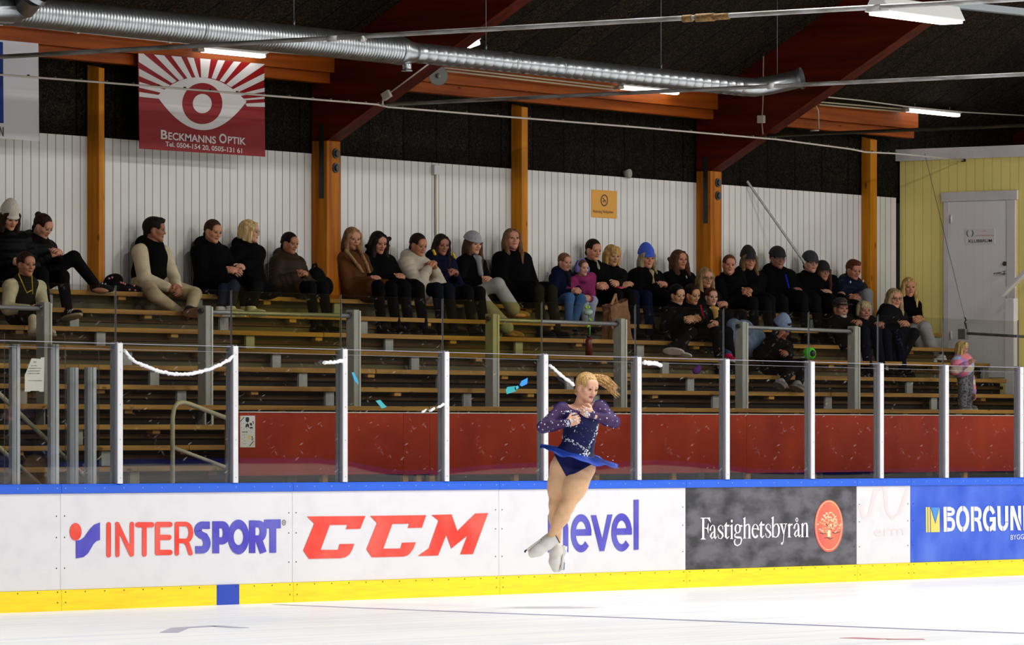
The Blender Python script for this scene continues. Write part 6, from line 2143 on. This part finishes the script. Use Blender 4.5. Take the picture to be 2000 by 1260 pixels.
def sk(px, py, dy=0.0):
    d = SKD + dy
    return CAMP + VV * d + RR3 * ((px - 1000) / F * d) + UPV * ((HOR - py) / F * d)


SKL = np.stack([RR3, VV, UPV], 1)          # local axes: picture right, away, up
dirL = lambda x, y, z: nrm(SKL @ np.array((x, y, z), float))
base = empty('person', sk(1100, 1120), 'figure skater in a navy rhinestone dress jumping with arms folded and white skates crossed', 'person')
s = 1.07
hc = sk(1146, 757, -.02)
Rh = head_frame(dirL(.60, -.78, 0), 14, -5)
nb = sk(1133, 799, .03)
ch = sk(1134, 826, .02); wa = sk(1131, 858, .02); pe = sk(1121, 902, .03)
shl, shr = sk(1098, 801, .02), sk(1172, 797, .04)
ell_, elr = sk(1061, 834, -.06), sk(1199, 824, -.06)
wrl, wrr = sk(1107, 826, -.17), sk(1158, 811, -.18)
hpF, knF, anF = sk(1139, 914, -.01), sk(1107, 990, -.14), sk(1075, 1053, -.06)
hpB, knB, anB = sk(1097, 914, .04), sk(1086, 986, .02), sk(1087, 1064, .12)
Rt_ = np.stack([dirL(.97, .18, -.0), dirL(-.18, .97, 0), UPV], 1)
# trim the block: the figure is thin along the view axis
lo = np.minimum.reduce([sk(x, y, d) for x in (1045, 1215) for y in (722, 1080) for d in (-.34, .28)])
hi = np.maximum.reduce([sk(x, y, d) for x in (1045, 1215) for y in (722, 1080) for d in (-.34, .28)])
f = Field(lo, hi, .0045)
hp = head_field(f, hc, Rh, s)
f.cap(hp(0, -.024, -.06), nb + dirL(0, .3, 0) * .01, .050, .058, .03)
TOR = ((ch, (.148, .098, .13)), (sk(1136, 815, -.035), (.13, .07, .075)), (wa, (.132, .092, .13)), (pe, (.160, .118, .115)), (sk(1122, 886, .03), (.150, .105, .10)))
for c_, r_ in TOR: f.ell(c_, r_, Rt_, .06)
f.cap(nb - UPV * .02, shl, .042, .050, .05); f.cap(nb - UPV * .02, shr, .042, .050, .05)
for a, b, c_ in ((shl, ell_, wrl), (shr, elr, wrr)):
    f.cap(a, b, .052, .043, .04); f.cap(b, b + (c_ - b) * .35, .042, .043, .02); f.cap(b + (c_ - b) * .35, c_, .043, .026, .02)
hand_field(f, wrl, dirL(.92, -.1, .30), dirL(.15, 1, -.1), -1, 1.25, 1.02, .06, .004, .9)
hand_field(f, wrr, dirL(-.90, .0, .42), dirL(-.1, 1, .1), 1, 1.15, 1.02, .06, .004, .9)
for h_, k_, a_, r0, r1, rc, ra in ((hpF, knF, anF, .108, .066, .064, .034), (hpB, knB, anB, .104, .064, .060, .034)):
    f.cap(h_, h_ + (k_ - h_) * .55, r0, r0 * .86, .05)
    f.cap(h_ + (k_ - h_) * .45, k_, r0 * .88, r1 * .93, .05)
    m_ = k_ + (a_ - k_) * .32 + VV * .012
    f.cap(k_, m_, r1 * .90, rc, .03); f.cap(m_, a_, rc, ra, .03)
    f.ell(k_ - VV * .035, (.040, .030, .045), SKL, .03)
SKIN_T = skin_mats('#d8a184', '#a5763c')
bo = body_mesh(f, 'body', base, hc, Rh, s, [mat('skater_skin', '#dba68a', .45, var=.03, scale=20, spec=.4)] + [mat('skater_lips', '#b0605c', .4)] + SKIN_T[2:4] + [mat('skater_brow', '#8a6238', .7), mat('skater_mouth', '#6a2e2c', .6), mat('tan_tights', '#dcb088', .5, var=.03, scale=20, spec=.3)], face_extras(hp, Rh, s, (.12, 1, -.25), -.4))
BODYF = f
n_ = len(bo.data.polygons)
ct = np.zeros(n_ * 3); bo.data.polygons.foreach_get('center', ct)
mi_ = np.zeros(n_, np.int32); bo.data.polygons.foreach_get('material_index', mi_)
mi_[ct.reshape(-1, 3)[:, 2] + wloc(bo).z < sk(1120, 884)[2]] = 6
bo.data.polygons.foreach_set('material_index', mi_)
# hair
f = Field(hc - .3, hc + .3, .0055)
hair_field(f, hp, Rh, s, 'pony', 5)
BL = mat('hair_blonde', '#8e6233', .5, col2='#d9b070', scale=5, stretch=(18, 18, 3), bump=.4, bscale=9)
hair = field_obj(f, 'hair', BL, base)
rr = random.Random(11)
mb = MB()
for q in range(110):
    t = rr.random(); v = rr.uniform(-1, 1)
    a = sk(1153 + rr.uniform(-4, 5), 740 + rr.uniform(-7, 9), .04 + rr.uniform(-.03, .03))
    L = rr.uniform(.55, 1.0)
    e_ = sk(1162 + 46 * L + rr.uniform(-2, 4), 739 + 30 * L * L + v * (7 + 6 * L), .12 * L + rr.uniform(-.05, .05))
    c_ = sk(1172 + rr.uniform(-4, 6), 731 + v * 9 + 4, .08 + rr.uniform(-.03, .03))
    P_ = [a * (1 - u) ** 2 + c_ * 2 * u * (1 - u) + e_ * u * u + SKL @ np.array((0, 0, .006 * math.sin(u * 9 + q))) for u in np.linspace(0, 1, 9)]
    r0 = rr.uniform(.005, .010)
    mb.tube(P_, [r0 * (1 - .85 * u ** 1.5) for u in np.linspace(0, 1, 9)], 5)
mb.build('ponytail', BL, base, smooth=True)
mb = MB(); c_ = sk(1157, 741, .05)
mb.tube([c_ + dirL(0, math.cos(t), math.sin(t)) * .03 for t in np.linspace(0, 2 * math.pi, 13)], .006, 6); mb.build('hair_tie', mat('hair_tie', '#3a2c20', .7), base)
# dress
VELVET = mat('navy_velvet', '#060a3a', .6, col2='#0a1352', scale=6, spec=.25, bump=.05)
f = Field(lo, hi, .0055)
for c_, r_ in TOR: f.ell(c_, np.array(r_) + .011, Rt_, .06)
for h_, k_, r0 in ((hpF, knF, .108), (hpB, knB, .104)): f.cap(h_, h_ + (k_ - h_) * .55, r0 + .006, r0 * .86 + .006, .05)
f.ell(sk(1114, 916, -.005), (.085, .085, .07), SKL, .05)
f.ell(sk(1128, 812, -.02), (.115, .22, .085), SKL, .01, 's') if False else None
def cut(p, q, inside_left):
    d = SKL.T @ (np.asarray(q) - np.asarray(p)); n = np.array((-d[2], 0, d[0])) * (1 if inside_left else -1)
    f.half(p, SKL @ nrm(n))
cut(sk(1080, 884), sk(1106, 931), False); cut(sk(1112, 931), sk(1163, 903), False)
f.half(sk(1110, 930.5), -UPV)
# scoop neckline and open yoke: velvet ends at the bust line
f.ell(sk(1134, 790, -.02), (.20, .3, .072), SKL, .01, 's')
dress = field_obj(f, 'dress', VELVET, base)
DRESSF = f
SHEER = mat('sheer_mesh', '#1a1650', .7, alpha=.74, spec=.2, col2='#32246a', scale=4)
f = Field(lo, hi, .0055)
for c_, r_ in TOR[:2]: f.ell(c_, np.array(r_) + .013, Rt_, .06)
f.cap(nb - UPV * .025, shl, .052, .062, .05); f.cap(nb - UPV * .025, shr, .052, .062, .05)
f.half(sk(1134, 818), -UPV)
for a, b, c_ in ((shl, ell_, wrl), (shr, elr, wrr)):
    e2 = c_ + nrm(c_ - b) * .012
    f.cap(a, b, .062, .053, .04); f.cap(b, b + (c_ - b) * .35, .052, .053, .02); f.cap(b + (c_ - b) * .35, e2, .053, .034, .02)
f.ell(sk(1134, 783, -.01), (.118, .3, .088), SKL, .008, 's')
field_obj(f, 'sleeves', SHEER, base)
SLEEVEF = f
# skirt: a flared ring lifted by the spin
mb = MB()
nA, nR = 96, 7
g = []
c0 = sk(1131, 884, .02)
for i in range(nA):
    a = 2 * math.pi * i / nA
    row = []
    for j in range(nR + 1):
        u = j / nR
        rx, ry = .150 + (.335 - .150) * u, .108 + (.30 - .108) * u
        x, y = rx * math.cos(a), ry * math.sin(a)
        z = -.27 * x + .125 * y - .030 * u + .010 * u * math.sin(7 * a + .6) + .006 * u * math.sin(13 * a)
        row.append(mb.bm.verts.new(tuple(c0 + SKL @ np.array((x, y, z)))))
    g.append(row)
for i in range(nA):
    for j in range(nR):
        q = mb.face((g[i][j], g[(i + 1) % nA][j], g[(i + 1) % nA][j + 1], g[i][j + 1])); q.smooth = True
o = mb.build('skirt', mat('blue_chiffon', '#0d2a86', .55, col2='#1746b0', scale=6, stretch=(1, 1, 3), spec=.3), base)
md = o.modifiers.new('thickness', 'SOLIDIFY'); md.thickness = .004
# rhinestones on the surface of the cloth
def fv(Fd, p):
    i = np.round((np.asarray(p) - Fd.o) / Fd.h).astype(int)
    return Fd.a[tuple(i)] if np.all(i >= 0) and np.all(i < Fd.n) else 1.0
def hit(px, py, fields):
    for dy in np.arange(-.33, .2, .004):
        p = sk(px, py, dy)
        if min(fv(q, p) for q in fields) < 0: return p
    return None
STONE = mat('rhinestone', '#e9eef6', .12, metal=.6, spec=.9)
mb = MB()
rr = random.Random(2)
FS = [DRESSF, SLEEVEF, BODYF]
def stone(px, py, r):
    p = hit(px, py, FS)
    if p is not None: mb.ball(p - VV * r * .3, r * 1.3, 6)
def line(pts, n, r0, r1, jit):
    for k in range(n):
        t = k / max(1, n - 1) * (len(pts) - 1); i = min(int(t), len(pts) - 2); u = t - i
        stone(pts[i][0] + (pts[i + 1][0] - pts[i][0]) * u + rr.gauss(0, jit), pts[i][1] + (pts[i + 1][1] - pts[i][1]) * u + rr.gauss(0, jit), rr.uniform(r0, r1))
line([(1111, 779), (1116, 790), (1123, 798), (1132, 803), (1146, 797), (1156, 789), (1162, 783)], 30, .003, .0045, .3)
line([(1098, 805), (1110, 804), (1120, 808), (1126, 811)], 26, .003, .0075, 1.6)
line([(1097, 850), (1102, 856), (1112, 860), (1126, 868), (1138, 874), (1146, 884)], 46, .0025, .0075, 2.0)
line([(1168, 832), (1164, 845), (1157, 860), (1150, 872), (1145, 890)], 46, .0025, .0070, 1.8)
line([(1133, 886), (1146, 889), (1152, 884)], 14, .004, .0075, 1.5)
line([(1131, 815), (1127, 826), (1122, 843)], 16, .0028, .005, .7)
line([(1104, 822), (1112, 826), (1118, 820), (1108, 832), (1116, 832)], 44, .003, .0055, 2.2)
line([(1140, 801), (1146, 806), (1150, 810), (1143, 812)], 38, .003, .0055, 2.0)
for q in range(46):
    stone(rr.uniform(1100, 1166), rr.uniform(808, 880), rr.uniform(.002, .003))
for px, py in ((1092, 784), (1082, 792), (1086, 802), (1072, 803), (1079, 810), (1068, 813), (1058, 821), (1057, 826), (1064, 829), (1076, 823), (1079, 826), (1070, 834), (1090, 830), (1060, 839), (1052, 834), (1080, 837), (1096, 823), (1100, 829), (1073, 842),
               (1176, 784), (1182, 791), (1172, 799), (1182, 800), (1190, 801), (1190, 807), (1201, 812), (1163, 812), (1172, 819), (1185, 817), (1196, 821), (1205, 823), (1186, 831), (1159, 822), (1198, 836), (1154, 805), (1160, 806)):
    stone(px, py, rr.uniform(.0042, .0060))
mb.build('rhinestones', STONE, base, kind='stuff')
mb = MB()
for px, py in ((1187, 892), (1171, 893), (1197, 899)):
    mb.ball(sk(px, py, -.16), .005, 6)
mb.build('skirt_stones', STONE, o)

# skates
LEATHER = mat('skate_leather', '#d9d6d0', .4, var=.03, scale=12, bump=.08)
STEEL = mat('blade_steel', '#8f98a6', .25, metal=.9)
LACE = mat('lace_grey', '#6a665c', .7)  # even grey-brown colour of the laces


def skate(an, toe, sole_n, label_):
    ax = nrm(toe - an); up = nrm(-np.asarray(sole_n) + ax * (np.asarray(sole_n) @ ax)); lt = np.cross(ax, up)
    R = np.stack([lt, ax, up], 1)
    L = np.linalg.norm(toe - an)
    P = lambda x, y, z: an + R @ np.array((x, y, z), float)
    f = Field(np.minimum(an, toe) - .16, np.maximum(an, toe) + .16, .0045)
    f.cap(P(0, -.035, .012), P(0, .045, .0), .048, .050, .03)
    f.cap(P(0, .045, .0), P(0, L * .62, .004), .050, .047, .03)
    f.cap(P(0, L * .62, .004), P(0, L * .90, -.006), .046, .034, .03)
    f.ell(P(0, .02, -.028), (.043, .062, .035), R, .02)
    f.half(P(0, 0, -.050), -up)
    f.half(P(0, -.055, .0), -nrm(ax * 1.0 - up * .25))
    f.cap(P(0, -.12, .016), P(0, -.02, .012), .037, .036, .004, 's')
    boot = field_obj(f, 'skate_boot', LEATHER, base)
    f = Field(np.minimum(an, toe) - .18, np.maximum(an, toe) + .18, .005)
    f.rbox(P(0, L * .62, -.056), (.040, L * .34, .010), R, .008, .004); f.rbox(P(0, .01, -.062), (.032, .045, .018), R, .008, .004)
    field_obj(f, 'sole', LEATHER, boot)
    m = MB()
    rim = [P(.047 * math.cos(t), -.052 + .012 * math.sin(t), .014 + .047 * math.sin(t)) for t in np.linspace(0, 2 * math.pi, 17)]
    m.tube(rim, .004, 6); m.build('cuff_lining', mat('cuff_dark', '#2c2a2a', .7), boot)
    m = MB()
    for i in range(10):
        y = -.03 + (L * .72) * i / 9
        zt = .052 - .010 * (i / 9)
        m.tube([P(-.030, y, zt - .012), P(0, y + .008, zt + .001), P(.030, y, zt - .012)], .0025, 5)
        for sg in (-1, 1): m.ball(P(sg * .033, y, zt - .014), .0038, 6)
    m.build('laces', LACE, boot)
    m = MB()
    bl = [P(0, -.045, -.105), P(0, L * 1.02, -.105), P(0, L * 1.06, -.085), P(0, L * 1.04, -.075), P(0, L * .98, -.088), P(0, -.04, -.092)]
    m.prism([b - lt * .002 for b in bl], lt * .004)
    for y0, y1 in ((-.01, .03), (L * .55, L * .85)):
        m.prism([P(-.006, y0 - .015, -.06), P(-.006, y1 + .015, -.06), P(-.002, y1, -.095), P(-.002, y0, -.095)], lt * .010)
    m.build('blade', STEEL, boot)
    return boot


skate(sk(1077, 1056, -.06), sk(1036, 1086, -.10), dirL(-.45, .80, .45), 'a')
skate(sk(1086, 1071, .11), sk(1083, 1114, .02), dirL(.80, .30, -.30), 'b')
# ------------------------------------------------------------------ toddler and things lying about the stand
def pastel():
    m = bpy.data.materials.new('pastel_quilting')
    m.use_nodes = True
    N, L = m.node_tree.nodes, m.node_tree.links
    b = N['Principled BSDF']; b.inputs['Roughness'].default_value = .6
    tc = N.new('ShaderNodeTexCoord'); mp = N.new('ShaderNodeMapping'); mp.inputs['Scale'].default_value = (7, 7, 15)
    L.new(tc.outputs['Object'], mp.inputs['Vector'])
    v = N.new('ShaderNodeTexVoronoi'); v.distance = 'CHEBYCHEV'; v.inputs['Scale'].default_value = 1.0
    L.new(mp.outputs[0], v.inputs['Vector'])
    sp = N.new('ShaderNodeSeparateColor'); L.new(v.outputs['Color'], sp.inputs[0])
    r = N.new('ShaderNodeValToRGB'); r.color_ramp.interpolation = 'CONSTANT'
    el = r.color_ramp.elements
    el[0].color = lin('#d0708c'); el[1].position = .25; el[1].color = lin('#8fa8cc')
    for p, c in ((.42, '#a878b8'), (.6, '#cfc0b0'), (.75, '#d87a80'), (.9, '#c880b0')):
        e = el.new(p); e.color = lin(c)
    L.new(sp.outputs[0], r.inputs[0]); L.new(r.outputs[0], b.inputs['Base Color'])
    return m


_M['puffy_pastel'] = pastel()
_M['cloth_speckled'] = mat('speckled_grey', '#2a2a30', .85, col2='#77777e', scale=45, detail=3)
pt = person('standing toddler with blonde bob in pastel patchwork puffer jacket', (1879, 681), 3, fa=62, fp=6, hair='bobfringe', hairc='#b59c62', jacket='pastel', puffy=True, trousers='speckled', shoes='#6a6a70', sole='#9a9a9a', ba=55, tone='#b07c6c', s=.72, hip=1884, Yh=2.40,
            hands=[(1894, 704, -.02), (1905, 778, .10)], hdy=.06, stand=.7, seat=2.215, group=None, flare=.03)

def lump(name, label, cat, blobs, m, k=.03, h=.009, group=None, parent=None, **kw):
    lo = np.min([np.asarray(b[0]) - np.max(b[1]) for b in blobs], 0) - .04
    hi = np.max([np.asarray(b[0]) + np.max(b[1]) for b in blobs], 0) + .04
    f = Field(lo, hi, h)
    for b in blobs: f.ell(b[0], b[1], None, k)
    V, Q = f.nets()
    return np_mesh(name, V, Q, m, parent, label=label, cat=cat, group=group, origin=None if parent is not None else np.array((V[:, 0].mean(), V[:, 1].mean(), V[:, 2].min())), **kw)


def onbench(px, k, dy=.12):
    p = onY(px, 600, yk(k) + dy)
    return np.array((p[0], p[1], zk(k, p[0])))


# brown paper bag
b = onbench(1206, 7, .10)
e = empty('paper_bag', b, 'brown paper carrier bag standing on the bench behind a grey rail post', 'bag')
rr = random.Random(8)
mb = MB()
W, D, Hh = .19, .10, .40
g = []
for j in range(9):
    v = j / 8
    row = []
    for i in range(20):
        a = 2 * math.pi * i / 20
        cx_, sy_ = math.cos(a), math.sin(a)
        q = max(abs(cx_), abs(sy_))
        x, y = W * cx_ / q * (1 - .10 * v), D * sy_ / q * (1 - .25 * v)
        row.append(mb.bm.verts.new((b[0] + x + rr.uniform(-.010, .010) - .05 * v, b[1] + y + rr.uniform(-.010, .010), b[2] + .002 + Hh * v + (rr.uniform(-.012, .012) if 0 < j else 0) + (.05 * cx_ if j == 8 else 0))))
    g.append(row)
for j in range(8):
    for i in range(20): mb.face((g[j][i], g[j][(i + 1) % 20], g[j + 1][(i + 1) % 20], g[j + 1][i]))
mb.face(g[0][::-1])
mb.build('bag_body', mat('kraft_paper', '#6e4626', .75, var=.12, scale=6, bump=.3), e)
mb = MB(); mb.bar(b + (-.12, .0, Hh - .02), b + (-.06, -.02, Hh + .10), .012, .03); mb.bar(b + (-.06, -.02, Hh + .10), b + (-.01, 0, Hh), .012, .03); mb.build('handle', mat('kraft_handle', '#8a6238', .75), e)
# wrapped rose
b = onY(1152, 640, yk(7) + .02)
e = empty('flower', (b[0], b[1], zk(7, b[0])), 'single wrapped flower with pale bloom and bright green leaves standing at the bench', 'flower')
mb = MB(); mb.tube([np.array((b[0], b[1], zk(7, b[0]))), b, onY(1149, 606, yk(7) + .02)], .008, 8); mb.build('stem', mat('stem_green', '#3f9a3a', .5), e)
lump('bloom', None, None, [(onY(1148, 611, yk(7)), (.045, .045, .03)), (onY(1152, 609, yk(7)), (.03, .03, .025))], mat('bloom_pale', '#9fb8b4', .6), parent=e)
mb = MB()
for a, c in (((1147, 604), (1142, 597)), ((1149, 604), (1151, 596)), ((1150, 622), (1155, 628)), ((1151, 632), (1147, 640))):
    A_, B_ = onY(a[0], a[1], yk(7)), onY(c[0], c[1], yk(7)); mb.tube([A_, (A_ + B_) / 2, B_], [.006, .018, .003], 6)
mb.build('leaves', mat('leaf_lime', '#8fc43a', .5), e)
# red bottle
b = onbench(1150, 6, .06)
e = empty('bottle', b, 'dark red drink bottle standing on the bench below the wrapped flower', 'bottle')
mb = MB(); mb.tube([b + (0, 0, .001), b + (0, 0, .16), b + (0, 0, .19)], [.038, .038, .022], 16); mb.build('bottle_body', mat('bottle_red', '#5a1208', .35), e)
mb = MB(); mb.tube([b + (0, 0, .19), b + (0, 0, .225)], .02, 12); mb.build('bottle_cap', mat('bottle_cap', '#141010', .5), e)
# neon ball
b = onbench(1581, 6, .10)
c = onY(1581, 671, b[1]); r = .075
e = empty('ball', (c[0], c[1], zk(6, c[0])), 'neon green and black ball resting on the bench beside the phone caller', 'ball')
c[2] = zk(6, c[0]) + r
lump('ball_body', None, None, [(c, (r, r, r))], mat('neon_green', '#3fc814', .5), parent=e, h=.007)
lump('black_patch', None, None, [(c + (-.02, -.055, .0), (.042, .03, .04))], mat('ball_black', '#08100a', .6), parent=e, h=.007)
# purple mitten
b = onbench(1360, 5, .08)
lump('mitten', 'small purple mitten lying on the bench below the girls', 'mitten', [(b + (0, 0, .035), (.055, .04, .034)), (b + (.04, 0, .07), (.034, .03, .032)), (b + (-.04, -.02, .02), (.03, .03, .02))], mat('purple_knit', '#5c1a78', .9, bump=.4, scale=30))
# pale blue coat
b = onbench(1456, 6, .06)
P_ = lambda x, y, d=0.0: onY(x, y, yk(6) + .10 + d)
lump('coat', 'pale blue padded coat slumped over the bench beside a grey rail post', 'coat', [(P_(1433, 634), (.09, .08, .07)), (P_(1452, 640), (.16, .09, .09)), (P_(1474, 652), (.13, .09, .08)), (P_(1484, 660, -.04), (.07, .06, .05)), (P_(1440, 665, -.02), (.10, .08, .15)), (P_(1464, 675, -.02), (.14, .08, .14)), (P_(1478, 680, -.05), (.07, .06, .12)), (P_(1430, 655), (.06, .06, .12))],
     mat('pale_blue_shell', '#50637e', .7, var=.3, scale=10, stretch=(2, 2, .7), bump=.5, bscale=18), k=.05)
# black rucksack by the pillar
b = onbench(620, 9, .14)
P_ = lambda x, y, d=0.0: onY(x, y, yk(9) + .16 + d)
e = empty('rucksack', b, 'black rucksack on the top bench beside the thick pillar', 'rucksack')
lump('bag_body', None, None, [(P_(617, 548), (.13, .09, .14)), (P_(632, 560), (.12, .09, .11)), (P_(610, 562), (.12, .10, .09))], cloth('#08080a'), parent=e)
mb = MB(); mb.tube([P_(608, 532, -.04), P_(612, 517, -.03), P_(617, 515, -.02), P_(621, 530, -.04)], .012, 8); mb.build('strap', cloth('#0c0c10'), e)
# dark bag with pink flowers
b = onbench(240, 9, .12)
P_ = lambda x, y, d=0.0: onY(x, y, yk(9) + .12 + d)
e = empty('handbag', b, 'black bag with small pink flowers on the top bench by the wall post', 'bag')
lump('bag_body', None, None, [(P_(218, 556), (.09, .08, .10)), (P_(226, 548), (.08, .07, .07)), (P_(246, 566), (.10, .08, .06)), (P_(262, 567), (.09, .08, .05))], cloth('#070709'), parent=e)
mb = MB()
for x, y in ((213, 544), (219, 542), (240, 553), (244, 555), (236, 552), (253, 566), (264, 567), (262, 558)): mb.ball(P_(x, y, -.075), .014, 6, (1.3, .6, .8))
mb.build('pink_flowers', cloth('#a8646a'), e)
# phones
p = p34['H'][1]; c = onY(1515, 655, p[1] + .02)
mb = MB(); mb.bar(c + (-.02, 0, -.05), c + (.02, 0, .06), .012, .07, tuple(RR3)); mb.build('mobile_phone', mat('phone_black', '#030304', .6, spec=.1), label='black mobile phone held to the ear by the person in the light blue beanie', cat='phone', bevel=.004)
c = onY(1213, 562, p17['H'][1][1] - .03)
mb = MB(); mb.bar(c + (-.07, 0, .0), c + (.07, -.0, -.0), .07, .012, (0, -.3, 1)); mb.build('mobile_phone', mat('phone_pink', '#b02848', .35), label='pink-cased phone in the hands of the woman with straight blonde bob', cat='phone', bevel=.003)
